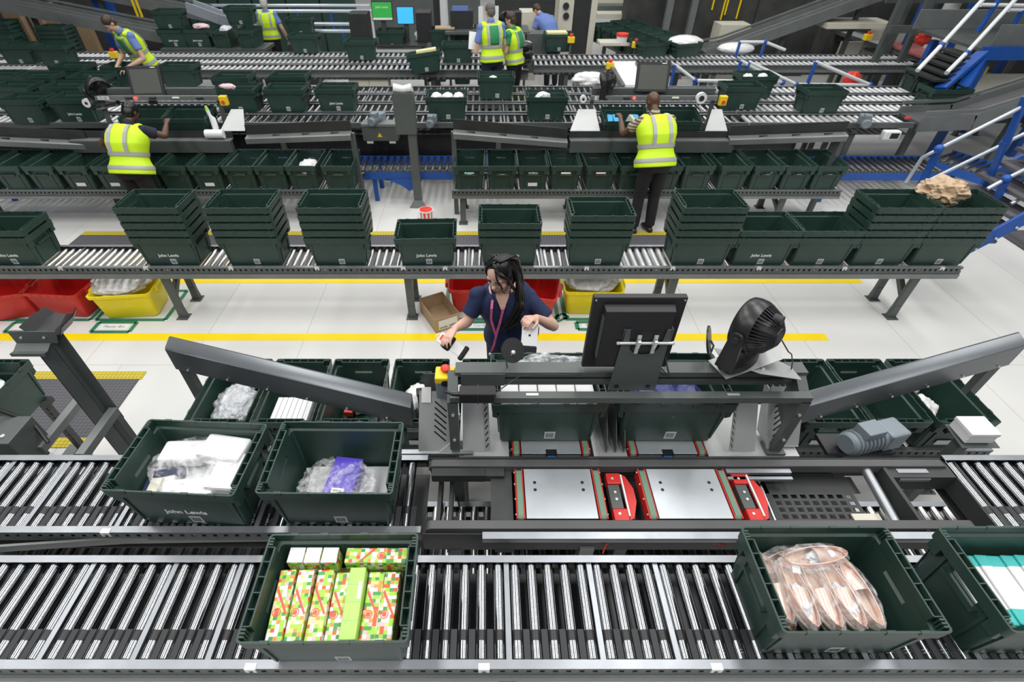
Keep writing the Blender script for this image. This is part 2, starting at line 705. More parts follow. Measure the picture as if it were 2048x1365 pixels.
def conveyor(name, label, x0, x1, y0, y1, z, pitch=0.0745, r=0.0245, kind='mid', group=None, legs=(), bars=True, holes=True, lower=0.035, comb=False, railz=0.012, first=0.0, clips=(), rail_back=True, skip=(), braces=True, under_shade=False):
    """roller conveyor running along X; z = roller top"""
    t = thing(name, label, 'conveyor', (x0, y0, 0), group=group)
    L = x1 - x0
    D = y1 - y0
    rm = rail_mesh(L, side=-1, holes=holes, lower=lower)
    inst('side_rail', rm, t, (0, 0, z + railz))
    if rail_back:
        rb = rail_mesh(L, side=1, holes=holes, lower=0)
        inst('side_rail', rb, t, (0, D, z + railz))
    key = (round(D, 3), r, kind)
    if key not in RM:
        RM[key] = roller_mesh(D - 0.02, r, kind)
    me = RM[key]
    n = int((L - first) / pitch)
    xs = [first + pitch * (k + 0.5) for k in range(n)]
    xs = [x for x in xs if not any(a < x + x0 < b for a, b in skip)]
    if len(xs) > 100:
        rest = xs[100:]
        xs = xs[:100]
        mm = MB()
        for x in rest:
            mm.tube([(x, 0.012, z - r), (x, D - 0.006, z - r)], r, 8)
        o = mm.build('roller', 'zinc', t, auto=50)
        o['kind'] = 'stuff'
    for x in xs:
        inst('roller', me, t, (x, 0.01, z - r))
    if not me.polygons[0].use_smooth:
        me.shade_smooth()
        me.set_sharp_from_angle(angle=math.radians(50))
    if bars:
        cb = MB()
        cb.bb(-0.011, 0.011, 0.005, D - 0.005, -0.004, -0.001)
        cb.bb(-0.011, 0.011, 0.005, 0.012, -0.05, -0.001)
        cm = cb.mesh('cross_bar', 'alu')
        seq, k, j = [4, 6, 4, 6, 5], 2, 0
        while k < n:
            x = first + pitch * k
            if not any(a < x + x0 < b for a, b in skip):
                inst('cross_bar', cm, t, (x, 0, z + 0.001), label='flat metal bar between rollers')
            k += seq[j % 5]
            j += 1
    if comb:
        c = MB()
        for k in range(n):
            x = first + pitch * (k + 1)
            if any(a < x + x0 < b for a, b in skip):
                continue
            c.bb(x - 0.013, x + 0.013, 0.02, 0.15, z - 0.045, z - 0.012)
        c.bb(0, L, 0.028, 0.034, z - 0.02, z - 0.012)
        c.bb(0, L, 0.016, 0.020, z - 0.02, z - 0.012)
        c.build('finger_guard', 'rubber', t)
    if clips:
        cm = MB()
        cm.bb(-0.022, 0.022, -0.003, 0.02, -0.018, 0.001)
        cm.bb(-0.022, -0.008, -0.004, 0.0, -0.032, -0.01)
        cm.bb(0.008, 0.022, -0.004, 0.0, -0.032, -0.01)
        cmm = cm.mesh('rail_clip', 'zinc')
        for x in clips:
            inst('rail_clip', cmm, t, (x - x0, -0.001, z + railz + 0.001))
    if under_shade:
        MB().bb(0, L, 0.01, D - 0.01, z - 0.16, z - 0.155).build('shade_sheet', 'dark_steel', t)  # dark sheet added so the gaps between rollers look shaded
    for lx in legs:
        lm = leg_mesh(z - 0.11, D)
        inst('support_leg', lm, t, (lx - x0, 0.05, 0))
        inst('support_leg', lm, t, (lx - x0, D - 0.05, 0))
        if braces:
            br = MB()
            br.bar((lx - x0, 0.05, (z - 0.1) * 0.48), (lx - x0, D - 0.05, (z - 0.1) * 0.98), 0.05, 0.05, (1, 0, 0))
            br.build('leg_brace', 'frame', t)
    return t


ZA = 1.13   # roller height of the two near lanes
xl = at(0, 1120, ZA).x - 1.2
conveyor('roller_conveyor', 'near roller conveyor lane along the bottom edge of the picture, carrying the gift-cracker tote', xl, 3.45, 0.625, 1.075, ZA, kind='near', comb=True, under_shade=True,
         legs=(-2.6, 0.1, 2.8), clips=[at(1405 / 2.814, 1341, 1.14).x, at(968, 1342, 1.14).x, at(1435, 1340, 1.14).x], lower=0.04)
conveyor('roller_conveyor', 'left roller conveyor lane under the two totes of bagged goods', xl, at(848, 1000, ZA).x, 1.185, 1.625, ZA, kind='near', comb=True, under_shade=True,
         legs=(-2.5, -1.0), clips=[at(213, 1061, 1.14).x], lower=0.0)
conveyor('roller_conveyor', 'right end roller conveyor lane beyond the slotted plate', at(1885, 920, ZA).x, 4.6, 1.185, 1.625, ZA, kind='near', comb=True, under_shade=True,
         legs=(3.6,), lower=0.0, bars=False)
# lower deck glimpsed in the gap
conveyor('lower_roller_conveyor', 'dark lower-level roller conveyor seen through the gap between the two near lanes', -3.3, 3.6, 1.08, 1.6, 0.72, kind='mid', under_shade=True, bars=True, holes=False, lower=0, legs=(), railz=0.0)
# pick rack lane (woman's side)
conveyor('tote_rack_conveyor', 'low roller track holding the row of totes in front of the woman', -2.05, 3.5, 2.10, 2.66, 0.535, kind='mid', bars=False, legs=(-1.95, -0.6, 0.85, 2.2, 3.35), railz=0.0)
# stacked totes conveyor
ZE = 0.64
xE1 = at(1920, 545, 0.6).x
conveyor('roller_conveyor', 'roller conveyor with punched steel rail carrying the tall nested tote stacks', -6.2, xE1, 4.195, 4.625, ZE, kind='mid',
         legs=(-3.24, -0.78, 1.92, 4.36), bars=True, railz=0.02, lower=0.05,
         clips=[at(u, 542, 0.64).x for u in (118, 289, 460, 633, 806, 890, 1174, 1347, 1520, 1692, 1888)])
G_ST = 'totes nested in the tall stacks on the aisle conveyor'
STACKS = [(-4.66, 2, True, 'far left'), (-3.09, 5, True, 'in front of the worker at the left station'), (-2.27, 5, False, ''), (-1.43, 5, False, ''), (-0.575, 1, True, ''), (0.237, 3, True, ''),
          (1.093, 4, False, ''), (2.107, 5, False, ''), (2.70, 2, True, ''), (3.285, 2, False, ''), (3.87, 5, False, ''), (4.46, 5, False, '')]
desc = ['short stack cut by the left edge of the photo', 'lettered stack right of the bare rollers', 'plain five-high stack second from the left yellow floor bins', 'five-high stack left of the red-lidded bucket',
        '', 'three-high lettered stack right behind the woman', 'four-high stack left of the dark-trousered man', 'five-high stack right of the dark-trousered man', 'two-high lettered stack right of the middle', 'two-high unlettered stack between lettered pair and tall stack',
        'five-high stack next to the crumpled brown paper', 'stack topped by crumpled brown paper at the conveyor end']
lev = [['only tote'], ['bottom', 'top'], ['bottom', 'middle', 'top'], ['bottom', 'second', 'third', 'top'], ['bottom', 'second', 'middle', 'fourth', 'top']]
for i, (x, n, jl, _) in enumerate(STACKS):
    for k in range(n):
        rr = random.uniform(-0.6, 0.6) if n > 1 else 1.6
        if n == 1:
            lb = 'single empty lettered green tote in front of the small red-lidded bucket'
        else:
            lb = '%s tote of the %s' % (lev[n - 1][k], desc[i])
        tote(x + (random.uniform(-0.004, 0.004) if k else 0), 4.415, ZE + 0.002 + k * 0.0785, rr, lb, None if n == 1 else G_ST, barcode=(k == 0), jl=(jl and k == 0))

# near lane totes
tote(-0.567, 0.815, ZA + 0.002, 0.4, 'near green tote packed with gift crackers on the front roller lane', barcode=True)
tote(1.345, 0.846, ZA + 0.002, 0, 'near green tote full of bagged metallic shoes on the front roller lane')
tote(2.15, 0.846, ZA + 0.002, 0, 'near green tote of turquoise and white packs at the right edge')
tote(-1.372, 1.397, ZA + 0.002, -3, 'green lettered tote of white goods under clear plastic, second lane', jl=True)
tote(-0.698, 1.395, ZA + 0.002, -0.4, 'green tote holding a purple box in clear plastic, second lane')
# station totes
tote(0.33, 1.88, ZA + 0.012, 0.3, 'green tote full of white packs on the station plate directly before the woman', tilt=(-1.5, 0))
tote(0.985, 1.88, ZA + 0.012, -0.3, 'green tote of navy bags on the station plate under the monitor', tilt=(-1.5, 0))
# pick rack totes, woman's side
G_D = 'totes in the low rack in front of the woman'
DX = [(-1.745, 'leftmost low-rack tote, holding clear bagged clothes under the left sloping guard'), (-1.317, 'low-rack tote holding a row of white boxes, under the left sloping guard'), (-0.895, 'low-rack tote third from left, with small red and blue packs inside'),
      (-0.455, 'low-rack tote with a white and black item beside the yellow stop button'), (0.035, 'empty low-rack tote under the woman’s hanging cards'), (0.50, 'low-rack tote under the middle of the monitor beam'), (0.93, 'low-rack tote below the monitor'), (1.36, 'low-rack tote right of the monitor, left of the black fan'),
      (1.84, 'low-rack tote behind the black fan'), (2.27, 'empty low-rack tote right of the fan'), (2.685, 'empty low-rack tote under the right sloping guard'), (3.12, 'rightmost low-rack tote with clear bagged item beside the white box')]
for x, lb in DX:
    tote(x, 2.375, 0.537, 90, lb.replace('’', "'"), G_D, barcode=False, end=random.choice((None, 'label')))

# far rack (man's side)
conveyor('tote_rack_conveyor', 'low roller track holding the totes behind the man with the striped sleeve', at(903, 385, 0.5).x, at(1690, 385, 0.5).x, 6.28, 6.86, 0.50, kind='mid', bars=False, holes=True, legs=(-0.3, 1.2, 4.0), railz=0.0)
conveyor('tote_rack_conveyor', 'low roller track holding the totes behind the worker at the left', -7.2, at(712, 385, 0.5).x, 6.28, 6.86, 0.50, kind='mid', bars=False, legs=(-4.3, -1.75), railz=0.0)
G_F = 'totes in the far low rack, right group'
FX = [(938, 'with green bag and brown box', 'tag'), (1005, 'empty, beside the one with green bag', 'tag'), (1069, 'with dark bags', 'label'), (1136, 'with small cream box', None), (1208, 'with flat pink and white pack', None), (1277, 'mostly hidden by the man', None), (1342, 'hidden behind the man in the high-visibility vest', None),
      (1407, 'empty, just right of the man', None), (1482, 'empty, two right of the man', None), (1550, 'with a pink pack', 'tag'), (1614, 'with patterned bag', 'tag'), (1678, 'at the right end with clear bag', 'tag')]
for u, d, e in FX:
    x = (u - CX) * .00628
    tote(x, 6.56, 0.502, 90, 'green tote in the far low rack ' + d, G_F, barcode=False, end=e)
LX = [(668, 'at the right end of the left group', None), (594, 'with a white crumpled bag', None), (530, 'empty, left of the one with the white bag', None), (466, 'empty, right of the vest worker', None), (397, 'with white sticker just right of the vest worker', 'label'), (330, 'behind the vest worker', None), (265, 'hidden behind the vest worker at the left', None),
      (200, 'with white sticker just left of the vest worker', 'label'), (129, 'with white sticker, second left of the vest worker', 'label'), (60, 'third left of the vest worker', None), (-8, 'cut by the left photo edge', None), (-78, 'beyond the left photo edge', None)]
for u, d, e in LX:
    x = (u - CX) * .00628
    tote(x, 6.56, 0.502, 90, 'green tote in the left far rack ' + d, 'totes in the far low rack, left group', barcode=False, end=e)

# far lanes F1..F4 and G1..G3
ZF = 0.945
LAN = [(7.52, 7.93, 'first'), (8.02, 8.45, 'second'), (8.53, 8.95, 'third'), (9.0, 9.42, 'fourth')]
for y0, y1, nm in LAN:
    conveyor('roller_conveyor', '%s far roller lane counted from the man, middle stretch' % nm, -3.6, 3.8, y0, y1, ZF, kind='mid', bars=True, holes=False, lower=0, legs=(-3, 0.2, 3.4), pitch=0.105, r=0.027, braces=False, under_shade=True)
    conveyor('roller_conveyor', '%s far roller lane counted from the man, right stretch with pale rollers' % nm, 3.82, (6.2 if nm == 'first' else 8.7), y0, y1, ZF, kind='far', bars=False, holes=False, lower=0, legs=(5.4,), pitch=0.105, r=0.027, braces=False, under_shade=True)
    conveyor('roller_conveyor', '%s far roller lane counted from the worker, left stretch' % nm, -10.5, -3.62, y0, y1, ZF, kind='far', bars=False, holes=False, lower=0, legs=(-8, -5), pitch=0.105, r=0.027, braces=False, under_shade=True)
for y0, y1, nm in ((10.5, 10.92, 'nearest'), (10.98, 11.4, 'middle'), (11.5, 11.95, 'farthest')):
    conveyor('roller_conveyor', '%s of three pale roller lanes behind the far workers, left half' % nm, -11.0, 0.82, y0, y1, ZF, kind='far', bars=False, holes=(nm == 'nearest'), lower=0.05 if nm == 'nearest' else 0, legs=(-8, -4.5, -1), pitch=0.105, r=0.027, braces=False, under_shade=True)
    if nm != 'farthest':
        conveyor('roller_conveyor', '%s of the pale roller lanes behind the far workers, right half' % nm, 0.95, 8.6, y0 + 0.35, y1 + 0.35, ZF, kind='far', bars=False, holes=(nm == 'nearest'), lower=0.05 if nm == 'nearest' else 0, legs=(1.6, 4.5, 7.5), pitch=0.105, r=0.027, braces=False, under_shade=True)


def ftote(u, v, z, label, rot=0, jl=False, barcode=True, dy=0.2, group='totes on the far roller lanes'):
    """place by the bottom front edge centre (u, v) at height z"""
    p = at(u, v, z)
    return tote(p.x, p.y + dy, z + 0.002, rot, label, group, barcode=barcode, jl=jl)


ftote(894, 243, ZF, 'green tote of white cups in front of the roller lanes, right of the white-topped post')
ftote(992, 200, ZF, 'green tote on the far lane just below the two men in vests')
ftote(1092, 243, ZF, 'green tote with a clear bag left of the far station')
ftote(1480, 222, ZF, 'green tote right of the yellow stop button at the far station')
ftote(1508, 198, ZF, 'green tote with white packs behind the one by the yellow stop button', barcode=False)
ftote(1640, 230, ZF, 'green tote alone on the right far lane')
ftote(1856, 187, ZF, 'green tote right of the blue handrail foot, the farther of two', barcode=False)
ftote(1885, 227, ZF, 'green tote by the mesh at right, the nearer of two')
ftote(675, 226, ZF, 'green lettered tote left of the white-topped post', jl=True)
ftote(575, 227, ZF, 'green tote two left of the white-topped post')
ftote(480, 227, ZF, 'green tote with a pale shoe on top beside the yellow stop switch')
ftote(582, 198, ZF, 'green tote behind the one two left of the white-topped post', barcode=False)
ftote(470, 200, ZF, 'green tote in the rear row behind the pale shoe', barcode=False)
ftote(157, 248, ZF, 'green lettered tote at left below the black fan', jl=True)
ftote(60, 250, ZF, 'green tote at left with barcode, nearest the picture edge')
ftote(40, 222, ZF, 'green tote at the left edge in the second row', barcode=False)
ftote(140, 222, ZF, 'green tote at left in the second row under the fan', barcode=False)
ftote(85, 200, ZF, 'green tote at left in the third row', barcode=False)
ftote(190, 200, ZF, 'green tote in the third row left of the far monitor', barcode=False)
ftote(10, 196, ZF, 'green tote at the very left edge in the third row', barcode=False)
ftote(150, 177, ZF, 'green tote at left in the fourth row', barcode=False)
ftote(250, 177, ZF, 'green tote in the fourth row behind the far monitor', barcode=False)
ftote(360, 177, ZF, 'green tote in the fourth row right of the far monitor', barcode=False)
# ---------------------------------------------------------------- near picking station
def loftbar(name, m, prof0, prof1, parent=None, mi=None):
    b = MB()
    n = len(prof0)
    b.loft([prof0, prof1])
    return b


def slot_panel(b, o, ux, uy, w, h, slots, th=0.003, nrm=None):
    """sheet with diagonal dark slots; o origin, ux, uy unit dirs; slots list of (cx, cy, len, ang, wid)"""
    o, ux, uy = Vector(o), Vector(ux).normalized(), Vector(uy).normalized()
    nz = ux.cross(uy).normalized()
    P = lambda a, c, e=0: o + ux * a + uy * c + nz * e
    b.mi = 0
    b.prism([P(0, 0), P(w, 0), P(w, h), P(0, h)], nz * th)
    b.mi = 1
    for cx, cy, L, an, wd in slots:
        d = Vector((math.cos(an), math.sin(an)))
        e = Vector((-d.y, d.x)) * wd / 2
        d = d * L / 2
        pts = [(cx - d.x - e.x, cy - d.y - e.y), (cx + d.x - e.x, cy + d.y - e.y), (cx + d.x + e.x, cy + d.y + e.y), (cx - d.x + e.x, cy - d.y + e.y)]
        b.prism([P(a, c, -0.0006) for a, c in pts], nz * (th + 0.0012))


def wing(name, label, xo, yo, zo, xi, yi, zi):
    """sloping guard: o outer end, i inner end (back top edge positions)"""
    t = thing(name, label, 'conveyor guard', (xo, yo, 0))
    ring = []
    for x, y, z in ((0, 0, zo), (xi - xo, yi - yo, zi)):
        ring.append([(x, y + 0.004, z - 0.03), (x, y, z), (x, y - 0.012, z + 0.004), (x, y - 0.085, z - 0.02), (x, y - 0.095, z - 0.03), (x, y - 0.095, z - 0.20),
                     (x, y - 0.091, z - 0.20), (x, y - 0.090, z - 0.032), (x, y - 0.082, z - 0.026), (x, y - 0.014, z - 0.002), (x, y - 0.006, z - 0.006), (x, y, z - 0.03)])
    b = MB()
    b.loft(ring)
    # end cap plates
    for r in ring:
        b.prism([r[1], r[4], r[5], (r[1][0], r[1][1], r[5][2] + 0.07)], (0.003 if r is ring[0] else -0.003, 0, 0))
    b.build('guard_sheet', 'guard', t, auto=30)
    # inner sloping liner sheet behind
    n = 6
    for k in range(n):
        f = (k + 0.35) / n
        x, y, z = (xi - xo) * f, (yi - yo) * f, zo + (zi - zo) * f
        MB().tube([(x, y - 0.099, z - 0.175), (x, y - 0.106, z - 0.175)], 0.007, 8).build('bolt', 'zinc', t)
    b = MB()
    b.bar((0.02 * (1 if xi > xo else -1), -0.04, 0.0), (0.02 * (1 if xi > xo else -1), -0.04, zo - 0.05), 0.05, 0.06, (1, 0, 0))
    b.bb(-0.06, 0.06, -0.09, 0.02, 0, 0.008)
    b.build('support_post', 'frame', t)
    return t


mat('guard', (0.125, 0.137, 0.15), 0.28, 0.5, var=0.08, vscale=3)
wing('sloping_guard', 'long sloping grey steel guard left of the station, over the low-rack totes', -2.0, 2.42, 1.30, -0.46, 2.16, 1.045)
wing('sloping_guard', 'long sloping grey steel guard right of the station, reaching the right photo edge', 3.36, 2.42, 1.335, 1.99, 2.16, 1.055)

# gantry
XL, XR = -0.17, 1.59
g = thing('equipment_gantry', 'dark grey twin-beam gantry over the station totes carrying monitor, fan and power brick', 'gantry', (0.7, 1.7, 0))
g.location = (0, 0, 0)
b = MB()
b.strip([(1.69, 1.535), (1.69, 1.572), (1.645, 1.572), (1.645, 1.535), (1.655, 1.535)], XL, XR, 0.003)
b.build('front_beam', 'frame', g, auto=30)
b = MB()
b.strip([(1.79, 1.545), (1.765, 1.545), (1.765, 1.57), (1.785, 1.57)], -0.148, 1.60, 0.003)
b.strip([(1.785, 1.600), (1.765, 1.600), (1.765, 1.625), (1.835, 1.628), (1.835, 1.56)], -0.148, 1.60, 0.003)
b.bb(-0.148, 1.60, 1.786, 1.789, 1.545, 1.625)
b.build('rear_beam', 'frame', g, auto=30)
for x, sg in ((XL + 0.01, 1), (XR - 0.02, -1)):
    b = MB()
    b.bar((x, 1.665, 1.14), (x, 1.665, 1.54), 0.05, 0.04, (0, 1, 0))
    b.bar((x, 1.665, 1.52), (x, 1.80, 1.60), 0.05, 0.05)
    b.prism([(x - 0.004, 1.65, 1.535), (x - 0.004, 1.80, 1.60), (x - 0.004, 1.80, 1.36), (x - 0.004, 1.68, 1.30)], (0.006 * sg, 0, 0))
    b.bb(x - 0.05, x + 0.05, 1.63, 1.72, 1.13, 1.142)
    b.build('gantry_post', 'frame', g)
    for z in (1.25, 1.45):
        MB().tube([(x, 1.644, z), (x, 1.636, z)], 0.008, 8).build('bolt', 'zinc', g)
for x in (0.2, 1.18):
    b = MB()
    b.bb(x, x + 0.06, 1.66, 1.675, 1.5735, 1.5755)
    b.build('beam_slot', 'zinc', g)
# plate behind the brick
MB().bb(-0.12, 0.10, 1.755, 1.76, 1.545, 1.625).build('brick_plate', 'frame', g)

t = thing('power_adapter', 'black power brick hanging between the gantry beams at their left end', 'power adapter', (-0.035, 1.645, 1.60))
b = MB()
b.bb(-0.088, 0.088, -0.03, 0.035, -0.035, 0.03)
b.build('adapter_body', 'black', t, bevel=0.008)
MB().bb(-0.0, 0.004, -0.032, 0.037, -0.037, 0.032).build('seam', 'rubber', t)
MB().tube([(-0.085, 0, 0.0), (-0.12, 0, 0.0), (-0.16, 0.01, 0.01)], [0.012, 0.009, 0.005], 8).build('plug', 'black', t, auto=50)
MB().tube([(0.085, 0, 0.01), (0.13, 0.02, 0.035), (0.2, 0.06, 0.06), (0.32, 0.075, 0.058), (0.5, 0.078, 0.05)], 0.003, 6).build('cable', 'black', t, auto=50)

# emergency stop
t = thing('emergency_stop_box', 'yellow-topped box with red mushroom button at the left end of the gantry', 'stop button', (-0.20, 1.80, 1.44))
MB().bb(-0.05, 0.05, -0.04, 0.04, 0.0, 0.11).build('grey_box', 'grey_motor', t, bevel=0.004)
MB().bb(-0.052, 0.052, -0.045, 0.045, 0.112, 0.155).build('yellow_housing', 'yellow', t, bevel=0.008)
b = MB()
b.tube([(0.0, -0.046, 0.12), (0, -0.049, 0.12)], 0.02, 16)
b.build('black_badge', 'black', t)
b = MB()
b.tube([(0, 0.01, 0.15), (0, 0.01, 0.168)], 0.012, 14)
b.tube([(0, 0.01, 0.168), (0, 0.01, 0.178), (0, 0.01, 0.186)], [0.024, 0.024, 0.016], 18)
b.build('button', 'orange_red', t, auto=40, )
b = MB()
b.strip([(0.045, 0.10), (0.045, 0.0), (0.045, -0.12)], -0.12, -0.05, 0.003)
b.build('mounting_bracket', 'frame', t)

# monitor (seen from behind)
t = thing('monitor', 'black flat monitor seen from behind, mounted on the gantry', 'monitor', (0.683, 1.775, 1.655))
b = MB()
b.bb(-0.207, 0.207, 0.0, 0.032, 0.0, 0.425)
b.T = None
o = b.build('monitor_case', 'black_case', t, bevel=0.005) if False else None
mat('black_case', (0.018, 0.018, 0.021), 0.5, bump=0.06, bscale=200)
b.build('monitor_case', 'black_case', t, bevel=0.005)
b = MB()
b.loft([[(-0.158, 0, 0.045), (0.158, 0, 0.045), (0.158, 0, 0.39), (-0.158, 0, 0.39)], [(-0.153, -0.045, 0.05), (0.153, -0.045, 0.05), (0.153, -0.045, 0.38), (-0.153, -0.045, 0.38)]])
b.build('rear_housing', 'black_case', t, bevel=0.003)
b = MB()
for k in range(26):
    z = 0.07 + k * 0.0095
    b.box((-0.1565, -0.022, z + 0.03), (0.004, 0.04, 0.004))
b.build('vent_slots', 'frame', t)
MB().bb(-0.19, 0.19, 0.0325, 0.034, 0.02, 0.405).build('screen', 'ink', t)
for x in (-0.195, 0.195):
    for z in (0.41,):
        MB().tube([(x, 0, z), (x, -0.003, z)], 0.004, 8).build('screw', 'zinc', t)
t = thing('monitor_bracket', 'grey steel fork-shaped bracket plate holding the monitor to the gantry', 'monitor bracket', (0.735, 1.728, 1.545))
w, h1, h2 = 0.112, 0.30, 0.395
pts = [(-w - 0.01, 0), (w, 0), (w - 0.01, h2), (w - 0.03, h2), (w - 0.035, h1 + 0.03)]
for k in range(9):
    a = PI * k / 8
    pts.append((0.07 * math.cos(a), h1 - 0.06 * math.sin(a)))
pts += [(-w + 0.035, h1 + 0.03), (-w + 0.03, h2), (-w + 0.005, h2)]
b = MB()
b.prism([(x, -0.006, z) for x, z in pts], (0, 0.005, 0))
for s in (-1, 1):
    b.bb(s * (w - 0.004) - 0.003, s * (w - 0.004) + 0.003, -0.006, 0.03, h1 + 0.02, h2)
b.build('fork_plate', 'frame', t)
for x in (-0.085, 0.07):
    MB().tube([(x, -0.0065, 0.03), (x, -0.008, 0.03)], 0.012, 14).build('bolt_hole', 'black', t)
b = MB()
b.tube([(-0.128, -0.012, 0.32), (0.122, -0.012, 0.32)], 0.007, 12)
for s in (-0.128, 0.122):
    b.ball((s, -0.012, 0.32), 0.009, 10, 6)
b.build('cross_rod', 'zinc', t, auto=40)
for x in (-0.04, 0.035):
    b = MB()
    b.box((x, -0.02, 0.345), (0.018, 0.006, 0.055))
    b.box((x, -0.028, 0.325), (0.014, 0.012, 0.05), (0.25, 0, 0))
    b.box((x, -0.02, 0.29), (0.016, 0.006, 0.05))
    b.tube([(x, -0.024, 0.36), (x, -0.03, 0.36)], 0.006, 8)
    b.build('clamp_strap', 'zinc', t)
MB().bb(-0.055, 0.055, 0.0, 0.004, 0.26, 0.38).build('mount_plate', 'dark_steel', t)
MB().tube([(0.125, 0.03, 0.20), (0.15, -0.03, 0.12)], 0.004, 8).build('hex_key', 'dark_steel', t)
MB().tube([(0.1, 0.0, 0.14), (0.13, -0.01, 0.11), (0.15, 0.0, 0.10), (0.13, 0.02, 0.12), (0.09, 0.03, 0.15)], 0.0025, 6).build('cable', 'black', t)

# fan
def ering0(c, ax, ay, rx, ry, n=28):
    return [c + ax * rx * math.cos(2 * PI * k / n) + ay * ry * math.sin(2 * PI * k / n) for k in range(n)]


def desk_fan(loc, axis, label, sc=1.0, rotz=0, group=None):
    t = thing('desk_fan', label, 'fan', loc, (0, 0, rotz), group)
    ax = Vector(axis).normalized()
    zz = Vector((0, 0, 1))
    sx = ax.cross(zz).normalized()
    up = sx.cross(ax).normalized()
    M = Matrix((sx, up, ax)).transposed().to_4x4()
    S = Matrix.Scale(sc, 4)
    T = S @ M
    # shell (lathe about local z = axis, back of the fan towards +z)
    prof = [(0.118, -0.055), (0.128, -0.045), (0.133, -0.02), (0.132, 0.01), (0.124, 0.035), (0.120, 0.036), (0.126, 0.01), (0.122, -0.045)]
    b = MB()
    b.T = T
    rings = [[(r * math.cos(2 * PI * k / 40), r * math.sin(2 * PI * k / 40), z) for k in range(40)] for r, z in prof]
    rings.append(rings[0])
    b.loft(rings, False, False)
    b.build('fan_shell', 'black_sat', t, auto=50)
    b = MB()
    b.T = T
    for k in range(44):
        a = 2 * PI * k / 44
        c, s = math.cos(a), math.sin(a)
        b.bar((0.122 * c, 0.122 * s, 0.03), (0.095 * c, 0.095 * s, 0.085), 0.0028, 0.006)
        b.bar((0.095 * c, 0.095 * s, 0.085), (0.05 * c, 0.05 * s, 0.118), 0.0028, 0.006)
    b.build('rear_grille', 'black_rib', t)
    b = MB()
    b.T = T
    b.tube([(0, 0, 0.0), (0, 0, 0.11), (0, 0, 0.124)], [0.05, 0.052, 0.045], 28)
    b.build('motor_hub', 'black', t, auto=40)
    b = MB()
    b.T = T
    for k in range(24):
        a = 2 * PI * k / 24
        b.bar((0.030 * math.cos(a), 0.030 * math.sin(a), 0.1245), (0.044 * math.cos(a), 0.044 * math.sin(a), 0.1245), 0.003, 0.003)
    b.tube([(0.0, 0.085, 0.075), (0.0, 0.085, 0.112)], 0.022, 14)
    b.build('hub_vents', 'rubber', t, auto=40)
    b = MB()
    b.T = T
    for k in range(5):
        a = 2 * PI * k / 5
        c, s = math.cos(a), math.sin(a)
        b.add([(0.02 * c, 0.02 * s, -0.01), (0.115 * math.cos(a + 0.15), 0.115 * math.sin(a + 0.15), -0.02), (0.115 * math.cos(a + 0.75), 0.115 * math.sin(a + 0.75), 0.02), (0.02 * math.cos(a + 0.9), 0.02 * math.sin(a + 0.9), 0.01)], [(0, 1, 2, 3)])
    b.build('fan_blades', 'dark_steel', t)
    b = MB()
    b.T = T
    for k in range(30):
        a = 2 * PI * k / 30
        b.bar((0.02 * math.cos(a), 0.02 * math.sin(a), -0.058), (0.12 * math.cos(a), 0.12 * math.sin(a), -0.05), 0.003, 0.004)
    b.tube([(0, 0, -0.06), (0, 0, -0.055)], 0.03, 16)
    b.build('front_grille', 'black', t)
    # U stand
    b = MB()
    b.T = S
    base = -0.185
    for s in (-1, 1):
        c = sx * s * 0.139
        d = Vector((ax.x, ax.y, 0)).normalized()
        b.loft([[c + d * -0.032 + Vector((0, 0, -0.0)), c + d * 0.032, c + d * 0.032 + sx * s * 0.012, c + d * -0.032 + sx * s * 0.012],
                [c * 0.95 + d * -0.045 + Vector((0, 0, base)), c * 0.95 + d * 0.045 + Vector((0, 0, base)), c * 0.95 + d * 0.045 + sx * s * 0.02 + Vector((0, 0, base)), c * 0.95 + d * -0.045 + sx * s * 0.02 + Vector((0, 0, base))]])
        b.tube([c, c + sx * s * 0.014], 0.034, 20)
    dd = Vector((ax.x, ax.y, 0)).normalized()
    b.loft([ering0(Vector((0, 0, base - 0.012)), sx, dd, 0.155, 0.075), ering0(Vector((0, 0, base + 0.004)), sx, dd, 0.145, 0.062)])
    b.build('fan_stand', 'black_sat', t, auto=40)
    for s in (-1, 1):
        c = sx * s * 0.139
        b = MB()
        b.T = S
        b.tube([c + sx * s * 0.014, c + sx * s * 0.022], 0.016, 14)
        b.build('pivot_knob', 'rubber', t, auto=40)
    return t


mat('black_sat', (0.016, 0.016, 0.018), 0.33)
mat('black_rib', (0.035, 0.035, 0.038), 0.35)
ft = desk_fan((1.245, 1.80, 1.895), (0.62, -0.75, 0.10), 'black round desk fan seen from behind, on the tilted plate at the gantry right end')
MB().tube([(0.09, -0.10, 0.0), (0.13, -0.12, -0.05), (0.20, -0.06, -0.12), (0.25, -0.03, -0.2), (0.27, -0.03, -0.27)], 0.003, 6).build('power_cord', 'black', ft, auto=50)
t = thing('tilted_shelf_plate', 'tilted grey sheet plate under the desk fan', 'shelf plate', (1.32, 1.79, 1.665))
b = MB()
R = Euler((math.radians(-14), math.radians(6), math.radians(-8))).to_matrix()
b.T = R.to_4x4()
b.prism([(-0.16, 0.10, 0), (0.12, 0.12, 0), (0.2, 0.03, 0), (0.2, -0.09, 0), (0.0, -0.10, 0), (-0.16, -0.02, 0)], (0, 0, 0.003))
b.build('lower_plate', 'sheet', t)
b = MB()
b.T = Matrix.Translation((0, 0, 0.03)) @ Euler((math.radians(-6), math.radians(-13), math.radians(14))).to_matrix().to_4x4()
b.prism([(-0.19, 0.09, 0), (0.2, 0.09, 0), (0.1, -0.06, 0), (-0.19, -0.06, 0)], (0, 0, 0.003))
b.build('upper_plate', 'sheet', t)
MB().bb(-0.03, 0.03, -0.02, 0.03, -0.04, 0.03).build('mount_block', 'frame', t)
b = MB()
b.T = R.to_4x4()
